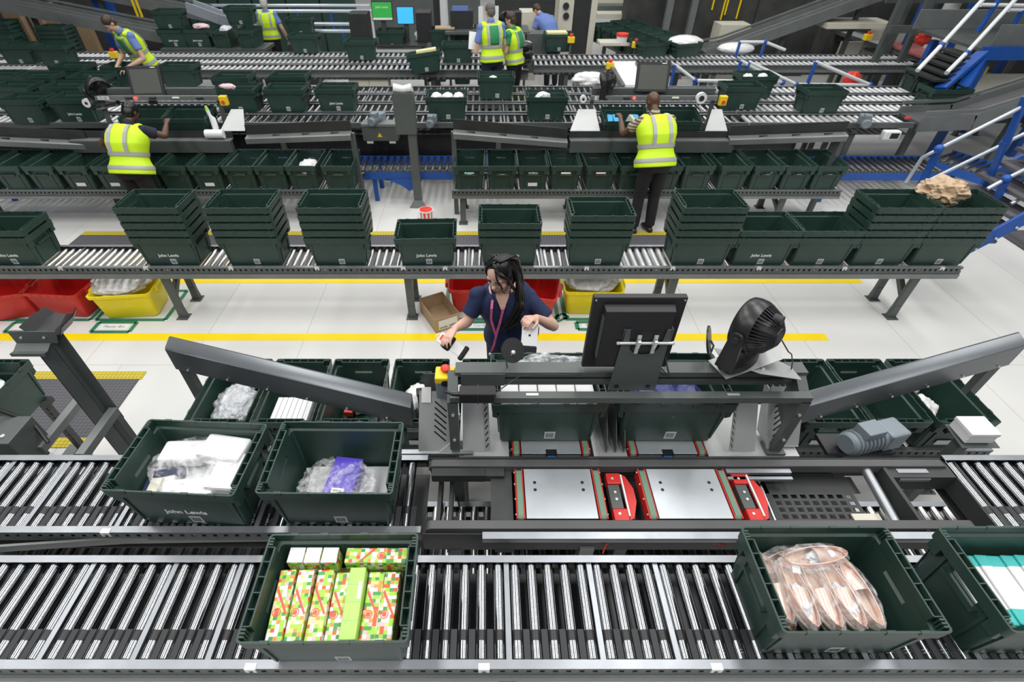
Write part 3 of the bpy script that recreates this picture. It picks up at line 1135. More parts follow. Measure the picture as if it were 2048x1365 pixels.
b.tube([(0.03, -0.05, 0.002), (0.03, -0.05, 0.012)], 0.008, 8)
b.build('bolt', 'zinc', t)

t = thing('round_mirror', 'small round black-backed mirror on a gooseneck beside the woman’s hand'.replace('’', "'"), 'mirror', (0.125, 1.80, 1.63))
b = MB()
n = Vector((-0.42, 0.62, -0.60)).normalized()
b.tube([Vector((0.012, 0.01, 0.105)), Vector((0.012, 0.01, 0.105)) + n * 0.010], 0.062, 32)
b.build('mirror_disc', 'black_sat', t, auto=40)
b = MB()
b.tube([Vector((0.012, 0.01, 0.105)) + n * 0.0102, Vector((0.012, 0.01, 0.105)) + n * 0.0115], 0.056, 32)
b.build('mirror_glass', 'chrome', t)
b = MB()
b.tube([(-0.015, 0, 0), (-0.02, 0, 0.04), (-0.012, -0.015, 0.075), (0.012, -0.002, 0.102)], 0.005, 8)
b.build('gooseneck', 'frame_light', t, auto=50)
b = MB()
b.ball((0.012, -0.002, 0.102), 0.012, 10, 6)
b.build('ball_joint', 'zinc', t, smooth=True)
t = thing('round_mirror', 'small dark round mirror left of the desk fan, seen almost edge-on', 'mirror', (1.075, 1.86, 1.66))
b = MB()
n = Vector((-0.8, 0.35, -0.3)).normalized()
b.tube([Vector((0.03, 0.0, 0.1)), Vector((0.03, 0.0, 0.1)) + n * 0.010], 0.07, 32)
b.build('mirror_disc', 'black_sat', t, auto=40)
MB().tube([(0.06, 0, 0), (0.06, 0, 0.06), (0.035, 0, 0.095)], 0.005, 8).build('gooseneck', 'frame_light', t)

# ---------------------------------------------------------------- transfer bed between the roller lanes
mat('bed_dark', (0.045, 0.05, 0.05), 0.5, 0.2, var=0.25, vscale=6)
tb = thing('transfer_bed', 'dark steel transfer bed between the left and right roller lanes, with two black guide belts', 'conveyor bed', (0, 0, 0))
xa, xb = at(858, 925, ZA).x, at(1892, 925, ZA).x
for y0, y1, ua, ub, vv in ((1.555, 1.60, 858, 1888, 925), (1.205, 1.25, 852, 1945, 1042)):
    x0, x1 = at(ua, vv, ZA).x, at(ub, vv, ZA).x
    b = MB()
    pts = []
    for k in range(9):
        a = PI / 2 + PI * k / 8
        pts.append((x0 + 0.03 + 0.03 * math.cos(a), (y0 + y1) / 2, ZA - 0.02 + 0.03 * math.sin(a)))
    for k in range(9):
        a = -PI / 2 + PI * k / 8
        pts.append((x1 - 0.03 + 0.03 * math.cos(a), (y0 + y1) / 2, ZA - 0.02 + 0.03 * math.sin(a)))
    b.prism([(p[0], y0, p[2]) for p in pts], (0, y1 - y0, 0))
    b.build('guide_belt', 'beltgrey', tb, auto=30, bevel=0.003)
x0, x1 = at(965, 1052, ZA).x, at(1500, 1052, ZA).x
MB().strip([(1.19, ZA - 0.09), (1.188, ZA + 0.012), (1.155, ZA + 0.010), (1.155, ZA - 0.01)], x0, x1 + 0.9, 0.003).build('front_flange', 'alu', tb)
b = MB()
b.bb(xa, 2.6, 1.188, 1.192, ZA - 0.16, ZA - 0.01)
b.bb(xa, 2.6, 1.61, 1.614, ZA - 0.16, ZA)
b.build('bed_side_panel', 'bed_dark', tb)
b = MB()
for k in range(34):
    x = x0 + 0.05 + k * 0.045
    b.tube([(x, 1.187, ZA - 0.045), (x, 1.186, ZA - 0.045)], 0.004, 8)
b.build('panel_holes', 'black', tb)
b = MB()
b.bb(0.14, 1.92, 1.20, 1.605, ZA - 0.19, ZA - 0.13)
b.bb(0.03, 0.14, 1.22, 1.6, ZA - 0.06, ZA - 0.03)
b.build('bed_pan', 'bed_dark', tb)
for x, w in ((-0.25, 0.02), (-0.19, 0.02), (0.05, 0.09)):
    MB().bb(x, x + w, 1.2, 1.6, ZA - 0.22, ZA - 0.12).build('cross_member', 'bed_dark', tb)
MB().bar((-0.28, 1.53, ZA - 0.03), (0.1, 1.53, ZA - 0.03), 0.05, 0.05).build('belt_carrier', 'bed_dark', tb)
MB().bb(-0.27, 0.0, 1.50, 1.545, ZA - 0.05, ZA + 0.005).build('belt_cover', 'dark_steel', tb)
b = MB()
for x in (-0.24, -0.15):
    b.tube([(x, 1.5, ZA - 0.2), (x + 0.02, 1.4, ZA - 0.16), (x - 0.01, 1.3, ZA - 0.2), (x + 0.02, 1.22, ZA - 0.18)], 0.005, 6)
b.build('cable', 'black', tb)
# right section of the bed
b = MB()
b.mi = 0
sx0, sx1, sy0, sy1 = 1.50, 1.93, 1.27, 1.46
nx, ny = 9, 5
zz = ZA - 0.10
cw, ch = (sx1 - sx0) / nx, (sy1 - sy0) / ny
for i in range(nx + 1):
    b.bb(sx0 + i * cw - 0.009, sx0 + i * cw + 0.009, sy0, sy1, zz, zz + 0.004)
for j in range(ny + 1):
    b.bb(sx0, sx1, sy0 + j * ch - 0.008, sy0 + j * ch + 0.008, zz, zz + 0.0041)
b.bb(sx0 - 0.06, sx0, sy0 - 0.02, sy1 + 0.1, zz, zz + 0.003)
b.bb(sx0 - 0.06, sx1 + 0.05, sy1, sy1 + 0.1, zz, zz + 0.003)
b.build('slotted_plate', 'dark_steel', tb)
MB().tube([(2.03, 1.21, ZA - 0.07), (2.03, 1.58, ZA - 0.03)], 0.024, 16).build('return_roller', 'alu', tb, auto=40)
MB().bb(1.86, 2.0, 1.22, 1.34, ZA - 0.10, ZA - 0.09).build('bare_plate', 'cream', tb)
for x in (1.28, 1.36, 1.42):
    MB().bb(x, x + 0.02, 1.25, 1.58, ZA - 0.14, ZA - 0.07).build('cross_member', 'bed_dark', tb)
MB().bb(2.10, 2.12, 1.2, 1.6, ZA - 0.14, ZA - 0.0).build('cross_member', 'bed_dark', tb)
MB().bb(2.12, 2.5, 1.5, 1.6, ZA - 0.12, ZA - 0.01).build('bed_cover', 'bed_dark', tb)
MB().bb(2.46, 2.52, 1.2, 1.6, ZA - 0.12, ZA - 0.01).build('cross_member', 'bed_dark', tb)
MB().tube([(1.455, 1.24, ZA - 0.09), (1.455, 1.56, ZA - 0.07)], 0.011, 12).build('guide_shaft', 'chrome', tb, auto=40)
for x, w in ((1.22, 0.34), (2.12, 0.16)):
    b = MB()
    b.bb(x + 0.05, x + 0.05 + w, 1.525, 1.55, ZA - 0.025, ZA - 0.005)
    b.bb(x + 0.05, x + 0.05 + w, 1.495, 1.512, ZA - 0.04, ZA - 0.02)
    b.build('aluminium_profile', 'alu', tb)


def lift_table(label, x0, x1, y0, y1, holes=True, redside=False):
    t = thing('transfer_plate', label, 'transfer plate', ((x0 + x1) / 2, (y0 + y1) / 2, ZA))
    w, d = (x1 - x0) / 2, (y1 - y0) / 2
    bw = 0.042
    b = MB()
    b.bb(-w + bw + 0.006, w - bw - 0.006, -d, d, -0.012, 0.0)
    b.bb(-w + bw + 0.006, w - bw - 0.006, -d, -d + 0.003, -0.05, 0.0)
    b.build('steel_deck', 'steel_plate', t, bevel=0.002)
    for s in (-1, 1):
        b = MB()
        pts = []
        for k in range(7):
            a = PI / 2 + PI * k / 6
            pts.append((-d + 0.025 + 0.025 * math.cos(a), -0.019 + 0.025 * math.sin(a)))
        for k in range(7):
            a = -PI / 2 + PI * k / 6
            pts.append((d - 0.025 + 0.025 * math.cos(a), -0.019 + 0.025 * math.sin(a)))
        c = s * (w - bw / 2)
        b.prism([(c - 0.014, p[0], p[1]) for p in pts], (0.028, 0, 0))
        b.build('green_belt', 'belt_green', t, auto=30)
        b = MB()
        for e in (-1, 1):
            b.bb(c + e * 0.018 - 0.003, c + e * 0.018 + 0.003, -d, d, -0.07, 0.001)
        b.build('red_side_plate', 'red', t)
        b = MB()
        for y in (-d * 0.8, -d * 0.2, d * 0.4, d * 0.9):
            b.tube([(c + s * 0.021, y, -0.012), (c + s * 0.026, y, -0.012)], 0.005, 8)
        b.build('bolts', 'zinc', t)
    if holes:
        for x in (-w * 0.55, w * 0.55):
            for y in (d * 0.42, d * 0.12):
                MB().tube([(x, y, 0.0), (x, y, 0.0008)], 0.0085, 14).build('deck_hole', 'black', t)
    else:
        MB().bb(-0.03, 0.03, -d - 0.004, -d + 0.03, -0.03, 0.001).build('notch', 'black', t)
        MB().bb(-0.022, 0.022, -d - 0.008, -d + 0.01, -0.03, -0.012).build('sensor', 'blue_plastic', t)
    b = MB()
    b.bb(-w + 0.02, w - 0.02, -d + 0.02, d - 0.02, -0.13, -0.05)
    b.build('lift_base', 'dark_steel', t)
    return t


lift_table('bare steel transfer plate with green side belts below the left station tote', 0.155, 0.60, 1.262, 1.545)
lift_table('bare steel transfer plate with green side belts below the right station tote', 0.80, 1.255, 1.262, 1.545)
lift_table('rear transfer plate with green belts under the left station tote', 0.15, 0.57, 1.64, 2.05, holes=False)
lift_table('rear transfer plate with green belts under the right station tote', 0.785, 1.20, 1.64, 2.05, holes=False)
# red pushers
for x, lb in ((0.665, 'red and grey pusher block between the two bare transfer plates'), (1.325, 'red and grey pusher block right of the transfer plates')):
    t = thing('pusher_block', lb, 'pusher', (x, 1.40, ZA - 0.02))
    MB().bb(-0.03, 0.045, -0.135, -0.07, -0.05, 0.0).build('red_end_block', 'red', t, bevel=0.006)
    MB().bb(-0.03, 0.045, 0.07, 0.135, -0.05, 0.0).build('red_end_block', 'red', t, bevel=0.006)
    MB().bb(-0.03, 0.03, -0.068, 0.068, -0.055, -0.006).build('grey_body', 'frame', t, bevel=0.004)
    MB().prism([(0.048, -0.13, -0.03), (0.048, 0.13, -0.03), (0.07, 0.12, -0.03), (0.10, 0.045, -0.03), (0.10, -0.03, -0.03), (0.07, -0.12, -0.03)], (0, 0, 0.022)).build('red_cam', 'red', t)
    MB().bb(0.042, 0.05, -0.115, 0.12, -0.004, 0.006).build('bright_strip', 'white', t)
    b = MB()
    for y in (-0.1, 0.1, 0.02, -0.02):
        b.tube([(0.0, y, -0.006), (0, y, 0.002)], 0.007, 10)
    b.build('bolts', 'zinc', t)

# sheet chutes
mat('rail_white', (0.72, 0.74, 0.76), 0.35)
mat('alu_rail', (0.55, 0.60, 0.68), 0.3, 0.5)
mat('chute_slot', (0.012, 0.012, 0.012), 0.6)


def chute(label, loc, flip, kind):
    t = thing('slotted_chute', label, 'sheet metal chute', loc)
    s = -1 if flip else 1
    if kind == 'guard':
        b = MB()
        sl = []
        for k in range(6):
            sl.append((0.115 + 0.0, 0.26 - k * 0.034, 0.085, math.radians(-42), 0.008))
        slot_panel(b, (-0.09 * s, -0.02, 0.01), (s, 0.0, 0.0), (0.04 * s, 0.42, 0.80), 0.18, 0.345, sl)
        b.build('slotted_face', ['sheet', 'chute_slot'], t)
        b = MB()
        b.prism([(-0.09 * s, -0.02, 0.01), (0.085 * s, -0.02, 0.01), (0.085 * s, 0.08, 0.01), (-0.09 * s, 0.08, 0.01)], (0, 0, 0.004))
        b.prism([(0.088 * s, -0.02, 0.01), (0.108 * s, 0.14, 0.30), (0.108 * s, 0.2, 0.30), (0.088 * s, 0.1, 0.01)], (0.003, 0, 0))
        b.prism([(0.02 * s, -0.022, 0.012), (0.092 * s, -0.022, 0.012), (0.095 * s, 0.01, 0.07)], (0, -0.012, 0))
        b.build('side_flange', 'sheet', t)
        MB().prism([(-0.065 * s, 0.105, 0.265), (-0.015 * s, 0.105, 0.265), (-0.012 * s, 0.145, 0.34), (-0.06 * s, 0.145, 0.34)], (0, -0.003, 0.002)).build('warning_sticker', 'paper', t)
    else:
        b = MB()
        b.prism([(-0.06 * s, -0.02, 0.01), (0.06 * s, -0.02, 0.01), (0.045 * s, 0.16, 0.28), (-0.06 * s, 0.16, 0.28)], (0, 0.002, -0.003))
        b.build('chute_face', 'sheet', t)
        b = MB()
        sl = []
        for k in range(9):
            sl.append((0.02, 0.03 + k * 0.034, 0.028, math.radians(40), 0.008))
        slot_panel(b, (0.062 * s, -0.02, 0.01), (0.6 * s, -0.25, 0.55), (-0.015 * s, 0.18, 0.27), 0.04, 0.325, sl)
        b.build('slotted_flange', ['sheet', 'chute_slot'], t)
    return t


chute('grey slotted sheet guard with sticker at the left end of the station', (-0.27, 1.67, ZA), False, 'guard')
chute('plain grey chute with slotted flange between left gantry post and tote', (-0.06, 1.67, ZA), False, 'chute')
chute('pale chute with slotted left flange right of the right station tote', (1.40, 1.67, ZA), True, 'chute')
chute('grey slotted sheet guard at the right end of the station', (1.62, 1.70, ZA), True, 'guard')
# fins between the totes
G_FIN = 'dark guide fins between the station totes'
for k, x in enumerate((0.655, 0.705, 0.75)):
    o = MB().prism([(0, -0.2, 0), (0, 0.2, 0), (0, 0.2, 0.26), (0, -0.05, 0.20), (0, -0.2, 0.05)], (0.004, 0, 0)).build('guide_fin', 'frame', None)
    o.location = (x, 1.85, ZA)
    tag(o, ['left', 'middle', 'right'][k] + ' one of three dark upright fins between the two station totes', 'guide fin', G_FIN)
# bed plates beside
o = MB().bb(-0.14, 0.13, 1.63, 2.06, ZA - 0.015, ZA - 0.005).build('deck_sheet', 'sheet')
tag(o, 'flat grey deck sheet left of the left station tote', 'deck sheet')
o = MB().bb(0.59, 0.77, 1.63, 2.06, ZA - 0.015, ZA - 0.005).build('deck_sheet', 'sheet')
tag(o, 'flat grey deck sheet under the fins between the station totes', 'deck sheet')
o = MB().bb(1.21, 1.7, 1.63, 2.0, ZA - 0.015, ZA - 0.005).build('deck_sheet', 'sheet')
tag(o, 'flat grey deck sheet right of the right station tote', 'deck sheet')
t = thing('steel_trestle', 'dark steel trestle standing under the station plates', 'trestle', (0, 0, 0))
for x in (-0.15, 0.68, 1.6):
    for y in (1.23, 1.66, 2.02):
        MB().bb(x - 0.03, x + 0.03, y - 0.03, y + 0.03, 0, ZA - 0.19).build('leg', 'frame', t)
b = MB()
for y in (1.23, 1.66, 2.02):
    b.bb(-0.2, 1.65, y - 0.02, y + 0.02, ZA - 0.21, ZA - 0.15)
b.build('cross_beam', 'frame', t)
b = MB()
b.bb(-0.16, 1.7, 1.615, 1.635, ZA - 0.14, ZA - 0.015)
b.bb(-0.16, 1.7, 2.05, 2.07, ZA - 0.14, ZA - 0.015)
b.build('apron_panel', 'bed_dark', t)

# alu strip at left back of lane
b = MB()
b.bb(at(805, 900, ZA).x, at(946, 900, ZA).x, 1.632, 1.66, ZA + 0.0, ZA + 0.014)
o = b.build('edge_strip', 'alu')
tag(o, 'bright edge strip in front of the left slotted guard', 'edge strip')

# motor & white box at right
def gear_motor(label, loc, rotz=0, s=1.0, group=None):
    t = thing('gear_motor', label, 'motor', loc, (0, 0, rotz), group)
    t.scale = (s, s, s)
    b = MB()
    b.tube([(-0.17, 0, 0.06), (-0.16, 0, 0.06), (0.02, 0, 0.06)], [0.045, 0.055, 0.055], 20)
    for k in range(7):
        b.tube([(-0.14 + k * 0.022, 0, 0.06), (-0.134 + k * 0.022, 0, 0.06)], 0.062, 20)
    b.build('motor_housing', 'grey_motor', t, auto=30)
    MB().bb(0.02, 0.13, -0.055, 0.055, 0.0, 0.115).build('gearbox', 'grey_motor', t, bevel=0.012)
    MB().bb(-0.12, -0.02, -0.04, 0.04, 0.11, 0.155).build('terminal_box', 'grey_motor', t, bevel=0.005)
    return t


p = at(1755, 893, 1.14)
gear_motor('grey gear motor behind the right lane, beneath the right sloping guard', (p.x + 0.09, 1.80, 1.0), 0.25, 1.2)
MB().bb(p.x - 0.18, p.x + 0.2, 1.74, 1.88, 0.975, 1.0).build('motor_shelf', 'black', None)  # added shelf, coloured black to merge with the shade around it
o = bpy.data.objects['motor_shelf']
tag(o, 'added shelf plate under the grey gear motor, blackened as shade', 'shelf plate')
MB().bb(p.x - 0.05, p.x + 0.05, 1.76, 1.86, 0, 0.975).build('post', 'frame', o)
p = at(1955, 862, 1.2)
t = thing('junction_box', 'white square electrical box at the right edge in front of the rightmost rack tote', 'electrical box', (2.99, 1.95, 0.905))
MB().bb(-0.085, 0.085, -0.07, 0.07, 0.0, 0.085).build('box_body', 'white', t, bevel=0.006)
MB().bb(-0.088, 0.088, -0.073, 0.073, 0.06, 0.088).build('box_lid', 'white', t, bevel=0.005)
b = MB()
b.strip([(-0.09, -0.02), (0.08, -0.004)], -0.1, 0.13, 0.004)
b.bb(-0.03, 0.03, -0.03, 0.03, -0.905, -0.01)
b.build('mounting_bracket', 'frame', t)

# left post with scoop
t = thing('steel_post', 'tall dark steel post with black scoop on top, at left in front of the mat', 'post', (-2.36, 2.0, 0))
b = MB()
b.bb(-0.055, 0.055, -0.003, 0.003, 0, 1.64)
b.bb(-0.058, -0.052, -0.003, 0.05, 0, 1.64)
b.bb(0.052, 0.058, -0.003, 0.05, 0, 1.64)
b.build('channel', 'frame', t)
MB().bb(0.058, 0.12, 0.03, 0.034, 0.97, 1.66).build('side_flange', 'frame', t)
b = MB()
b.prism([(-0.12, -0.004, 1.62), (0.10, -0.004, 1.62), (0.13, -0.004, 1.70), (-0.12, -0.004, 1.70)], (0, -0.004, 0))
b.strip([(-0.008, 1.62), (-0.05, 1.60), (-0.075, 1.605), (-0.075, 1.585)], -0.12, 0.06, 0.003)
b.build('head_plate', 'frame', t)
for x in (-0.07, 0.05):
    MB().tube([(x, -0.008, 1.66), (x, -0.014, 1.66)], 0.007, 8).build('bolt', 'zinc', t)
b = MB()
n = 4
rings = []
for yy, s in ((0.0, 1.0), (0.10, 1.0), (0.17, 0.75)):
    ring = []
    for k in range(n + 1):
        a = PI * k / n
        ring.append((0.06 + 0.11 * s * math.cos(a), yy, 1.70 + 0.02 - 0.12 * s * math.sin(a) * 0.6 + (0.0 if yy < 0.15 else 0.0)))
    ring += [(q[0] * 0.985 + 0.001, q[1], q[2] + 0.006) for q in ring[::-1]]
    rings.append(ring)
b.loft(rings)
b.build('scoop', 'black', t, auto=20)

# tilted tote rack at the left edge
tl = tote(-3.33, 2.22, 0.68, 90, 'green tote on a black slotted stand, cut by the left photo edge', None, barcode=False)
t = thing('slotted_stand', 'black slotted steel stand under the left-edge tote, behind the tall steel post', 'stand', (-3.36, 2.2, 0))
for y in (-0.25, 0.25):
    MB().bar((-0.25, y, 0.655), (0.22, y, 0.655), 0.05, 0.045).build('top_bar', 'dark_steel', t)
for x, y in ((0.15, -0.25), (0.15, 0.25), (-0.2, -0.25), (-0.2, 0.25)):
    b = MB()
    b.bar((x, y, 0), (x, y, 0.64), 0.045, 0.045)
    for k in range(11):
        b.box((x + 0.012, y - 0.024, 0.08 + k * 0.05), (0.012, 0.004, 0.024))
    b.build('slotted_leg', 'dark_steel', t)
b = MB()
b.bar((0.05, 0.3, 0.05), (0.05, -0.45, 0.05), 0.09, 0.05)
b.build('base_bar', 'frame_light', t)
MB().tube([(0.15, 0.25, 0.0), (0.15, 0.25, 0.02)], 0.035, 10).build('foot', 'zinc', t)
t = thing('post_bracket_frame', 'grey steel stub frame with slotted uprights beside the leaning post foot', 'frame', (-2.2, 1.8, 0))
MB().bar((-0.42, 0.0, 0.95), (-0.42, 0.45, 0.95), 0.05, 0.05).build('stub_beam', 'frame_light', t)
MB().bar((-0.05, -0.12, 1.05), (-0.05, 0.22, 1.05), 0.05, 0.05).build('stub_beam', 'frame_light', t)
for x, y in ((-0.05, 0.2), (-0.05, -0.1)):
    b = MB()
    b.bb(x - 0.02, x + 0.02, y - 0.02, y + 0.02, 0, 1.03)
    b.build('upright', 'frame', t)
for (x0, x1, y0, y1, z1, lb) in ((-3.15, -2.62, 1.70, 1.90, 1.14, 'dark grey sheet cover box at left behind the rollers'),):
    t = thing('sheet_cover', lb, 'machine cover', ((x0 + x1) / 2, (y0 + y1) / 2, 0))
    w, d = (x1 - x0) / 2, (y1 - y0) / 2
    MB().bb(-w, w, -d, d, 0.9, z1).build('cover_body', 'frame', t, bevel=0.006)
    MB().bb(-w + 0.05, -w + 0.1, -d + 0.05, d - 0.05, 0, 0.9).build('leg', 'frame', t)
    MB().tube([(w - 0.06, -d + 0.05, z1), (w - 0.06, -d + 0.05, z1 + 0.008)], 0.012, 8).build('bolt', 'zinc', t)
    MB().tube([(-w + 0.25, d - 0.05, z1 + 0.25), (-w + 0.3, d, z1 + 0.1), (-w + 0.5, d, z1 - 0.05), (-w + 0.62, d - 0.1, z1 - 0.12)], 0.012, 8).build('cable', 'black', t, auto=50)

# odds and ends between the two near lanes
t = thing('curved_guide_rail', 'thin grey curved guide rail in the gap between the two near lanes at left', 'guide rail', (0, 0, 0))
MB().bar(at(-200, 1112, 1.06), at(80, 1092, 1.06), 0.012, 0.05).build('rail_strip', 'frame_light', t)
MB().bar(at(80, 1092, 1.06), at(250, 1081, 1.06), 0.012, 0.05).build('rail_strip', 'frame_light', t)
MB().bar(at(250, 1081, 1.06), at(560, 1076, 1.06), 0.012, 0.05).build('rail_strip', 'frame_light', t)
t = thing('red_cable', 'thin red cable drooping in the gap below the transfer plates', 'cable', (0, 0, 0))
MB().tube([at(1205, 1108, 1.0), at(1212, 1090, 1.02), at(1240, 1076, 1.04), at(1310, 1070, 1.05), at(1375, 1082, 1.03), at(1450, 1090, 1.02)], 0.004, 8).build('cable_run', 'red', t, auto=50)
t = thing('support_bracket', 'pale upright bracket in the gap below the right transfer plate', 'bracket', (0, 0, 0))
p = at(1172, 1090, 0.98)
MB().bb(p.x - 0.035, p.x + 0.035, p.y - 0.03, p.y + 0.03, 0.0, 1.0).build('bracket_body', 'frame_light', t)
# ---------------------------------------------------------------- people
mat('skin_light', (0.66, 0.41, 0.32), 0.5, bump=0.02, var=0.06, vscale=8)
mat('skin_pale', (0.60, 0.38, 0.29), 0.5)
mat('skin_dark', (0.10, 0.048, 0.030), 0.42)
mat('lip', (0.42, 0.13, 0.12), 0.4)
mat('hair_black', (0.008, 0.007, 0.008), 0.33, bump=0.1, bscale=120)
mat('hair_brown', (0.05, 0.030, 0.02), 0.5, bump=0.1, bscale=120)
mat('hair_grey', (0.12, 0.11, 0.105), 0.6, bump=0.1, bscale=120)
mat('hair_white', (0.50, 0.50, 0.48), 0.6)
mat('navy', (0.012, 0.022, 0.075), 0.8, bump=0.25, bscale=14, var=0.15)
mat('navy_dark', (0.008, 0.012, 0.03), 0.8, bump=0.2, bscale=14)
mat('trouser_black', (0.010, 0.010, 0.013), 0.8, bump=0.25, bscale=14)
mat('shirt_blue', (0.14, 0.22, 0.52), 0.8, bump=0.25, bscale=14)
mat('shirt_stripe', (0.33, 0.27, 0.20), 0.8)
mat('hivis', (0.62, 0.92, 0.02), 0.6, bump=0.35, bscale=9, var=0.05)
mat('hivis_green', (0.02, 0.26, 0.09), 0.6, bump=0.2, bscale=9)
mat('reflective', (0.42, 0.42, 0.42), 0.4)
mat('eye_white', (0.7, 0.7, 0.68), 0.3)
mat('pink', (0.62, 0.12, 0.28), 0.6, var=0.3, vscale=60)


def V(*a):
    return Vector(a)


def lerp(a, b, t):
    return a + (b - a) * t


def cap(b, p0, p1, r0, r1, n=14, seg=6):
    p0, p1 = Vector(p0), Vector(p1)
    pts, rs = [], []
    for k in range(seg + 1):
        t = k / seg
        pts.append(lerp(p0, p1, t))
        rs.append(r0 + (r1 - r0) * t)
    b.tube(pts, rs, n)
    b.ball(p0, r0 * 0.995, n, 8)
    b.ball(p1, r1 * 0.995, n, 8)


def ering(c, ax, ay, rx, ry, n=28, p=2.3):
    out = []
    for k in range(n):
        a = 2 * PI * k / n
        ca, sa = math.cos(a), math.sin(a)
        x = math.copysign(abs(ca) ** (2 / p), ca) * rx
        y = math.copysign(abs(sa) ** (2 / p), sa) * ry
        out.append(c + ax * x + ay * y)
    return out


class Fig:
    """J: pelvis, chest, neck, head, and l/r shoulder, elbow, wrist, hip, knee, ankle (local or world coordinates)"""

    def __init__(self, J, hf, torso_w=1.0, torso_d=1.0, hand=None, hs=1.0):
        self.J = {k: Vector(v) for k, v in J.items()}
        J = self.J
        self.hs = hs
        self.hf = Vector(hf).normalized()
        self.hand = hand or {}
        lat_s = (J['rs'] - J['ls']).normalized()
        lat_h = (J['rh'] - J['lh']).normalized()
        P, C, N = J['pelvis'], J['chest'], J['neck']
        self.st = []
        spec = [(-0.35, .10, .09), (-0.12, .165, .12), (0.10, .170, .122), (0.45, .138, .105), (0.8, .152, .120), (1.0, .165, .128), (1.35, .172, .118), (1.7, .155, .095), (1.88, .12, .078), (2.0, .068, .064)]
        for t, w, d in spec:
            if t <= 1:
                c = lerp(P, C, t)
                u = (C - P).normalized()
            else:
                c = lerp(C, N, t - 1)
                u = (N - C).normalized()
            s = min(max(t / 1.7, 0), 1)
            ax = lerp(lat_h, lat_s, s).normalized()
            ay = u.cross(ax).normalized()
            ax = ay.cross(u).normalized()
            self.st.append((t, c, ax, ay, w * torso_w, d * torso_d))

    def ring_at(self, t, off=0.0):
        st = self.st
        for i in range(len(st) - 1):
            if st[i][0] <= t <= st[i + 1][0]:
                f = (t - st[i][0]) / (st[i + 1][0] - st[i][0])
                f2 = f
                c = lerp(st[i][1], st[i + 1][1], f2)
                ax = lerp(st[i][2], st[i + 1][2], f2).normalized()
                ay = lerp(st[i][3], st[i + 1][3], f2).normalized()
                w = st[i][4] + (st[i + 1][4] - st[i][4]) * f2 + off
                d = st[i][5] + (st[i + 1][5] - st[i][5]) * f2 + off
                return c, ax, ay, w, d
        q = st[0] if t < st[0][0] else st[-1]
        return q[1], q[2], q[3], q[4] + off, q[5] + off

    def torso(self, b, t0=-0.35, t1=2.0, off=0.0, n=16, flare=0.0):
        rings = []
        for k in range(n + 1):
            t = t0 + (t1 - t0) * k / n
            c, ax, ay, w, d = self.ring_at(t, off + flare * max(0, 1 - k / 6))
            rings.append(ering(c, ax, ay, w, d))
        b.loft(rings)

    def make_hand(self, b, side):
        J = self.J
        w = J[side + 'w']
        h = self.hand.get(side, {})
        d = Vector(h.get('d', (w - J[side + 'e']))).normalized()
        n = Vector(h.get('n', (0, 0, -1)))
        n = (n - d * n.dot(d)).normalized()
        s = d.cross(n).normalized()
        th = h.get('thumb', 1)
        curl = h.get('curl', (0.35, 0.5, 0.4))
        rings = []
        for f, hw, ht in ((-0.01, .025, .020), (0.02, .028, .017), (0.05, .036, .016), (0.085, .040, .013), (0.094, .038, .010)):
            rings.append(ering(w + d * f, s, n, hw, ht, 14, 2.6))
        b.loft(rings)
        for i, (L, r) in enumerate(((.070, .0088), (.078, .009), (.072, .0088), (.057, .0078))):
            base = w + d * (0.088 - abs(i - 1.3) * 0.003) + s * th * (0.030 - 0.020 * i)
            p = base - d * 0.012
            a = 0
            spread = (1.5 - i) * 0.07 * th
            pts = [p, base]
            p = base
            for j, fr in enumerate((0.44, 0.31, 0.25)):
                a += curl[j] + (i * 0.04 if j == 0 else 0)
                q = (d * math.cos(a) + n * math.sin(a) + s * spread).normalized()
                p = p + q * L * fr
                pts.append(p)
            b.tube(pts, [r * 1.05, r * 1.05, r, r * 0.93, r * 0.75], 10)
            b.ball(pts[-1], r * 0.76, 8, 6)
        base = w + d * 0.022 + s * th * 0.024
        q = (d * 0.62 + s * th * 0.62 + n * 0.45).normalized()
        q2 = (d * 0.8 + s * th * 0.15 + n * 0.6).normalized()
        pts = [base, base + q * 0.035, base + q * 0.035 + q2 * 0.03, base + q * 0.035 + q2 * 0.05]
        b.tube(pts, [.014, .012, .0105, .008], 10)
        b.ball(pts[-1], .0082, 8, 6)

    def frame(self):
        f = self.hf
        up = self.J.get('headup', Vector((0, 0, 1)))
        u = (up - f * up.dot(f)).normalized()
        r = f.cross(u).normalized()
        return r, f, u

    def head(self, b):
        J = self.J
        r, f, u = self.frame()
        M = Matrix((r, f, u)).transposed()
        Hc = J['head']
        s = self.hs
        L = lambda x, y, z: Hc + (r * x + f * y + u * z) * s
        b.ball(L(0, -0.008, 0.028), (0.073 * s, 0.092 * s, 0.090 * s), 24, 16, M)
        b.ball(L(0, 0.022, -0.030), (0.058 * s, 0.062 * s, 0.078 * s), 20, 14, M)
        b.ball(L(0, 0.048, -0.082), (0.030 * s, 0.028 * s, 0.026 * s), 14, 10, M)      # chin
        b.ball(L(0, 0.074, 0.008), (0.012 * s, 0.018 * s, 0.030 * s), 12, 8, M)      # nose bridge
        b.ball(L(0, 0.092, -0.016), (0.0155 * s, 0.015 * s, 0.013 * s), 12, 8, M)      # nose tip
        for e in (-1, 1):
            b.ball(L(e * 0.036, 0.050, -0.022), (0.024 * s, 0.025 * s, 0.024 * s), 12, 8, M)      # cheek
            b.ball(L(e * 0.032, 0.070, 0.030), (0.024 * s, 0.014 * s, 0.009 * s), 12, 8, M)      # brow
            b.ball(L(e * 0.072, -0.012, -0.005), (0.009 * s, 0.018 * s, 0.030 * s), 12, 8, M)      # ear
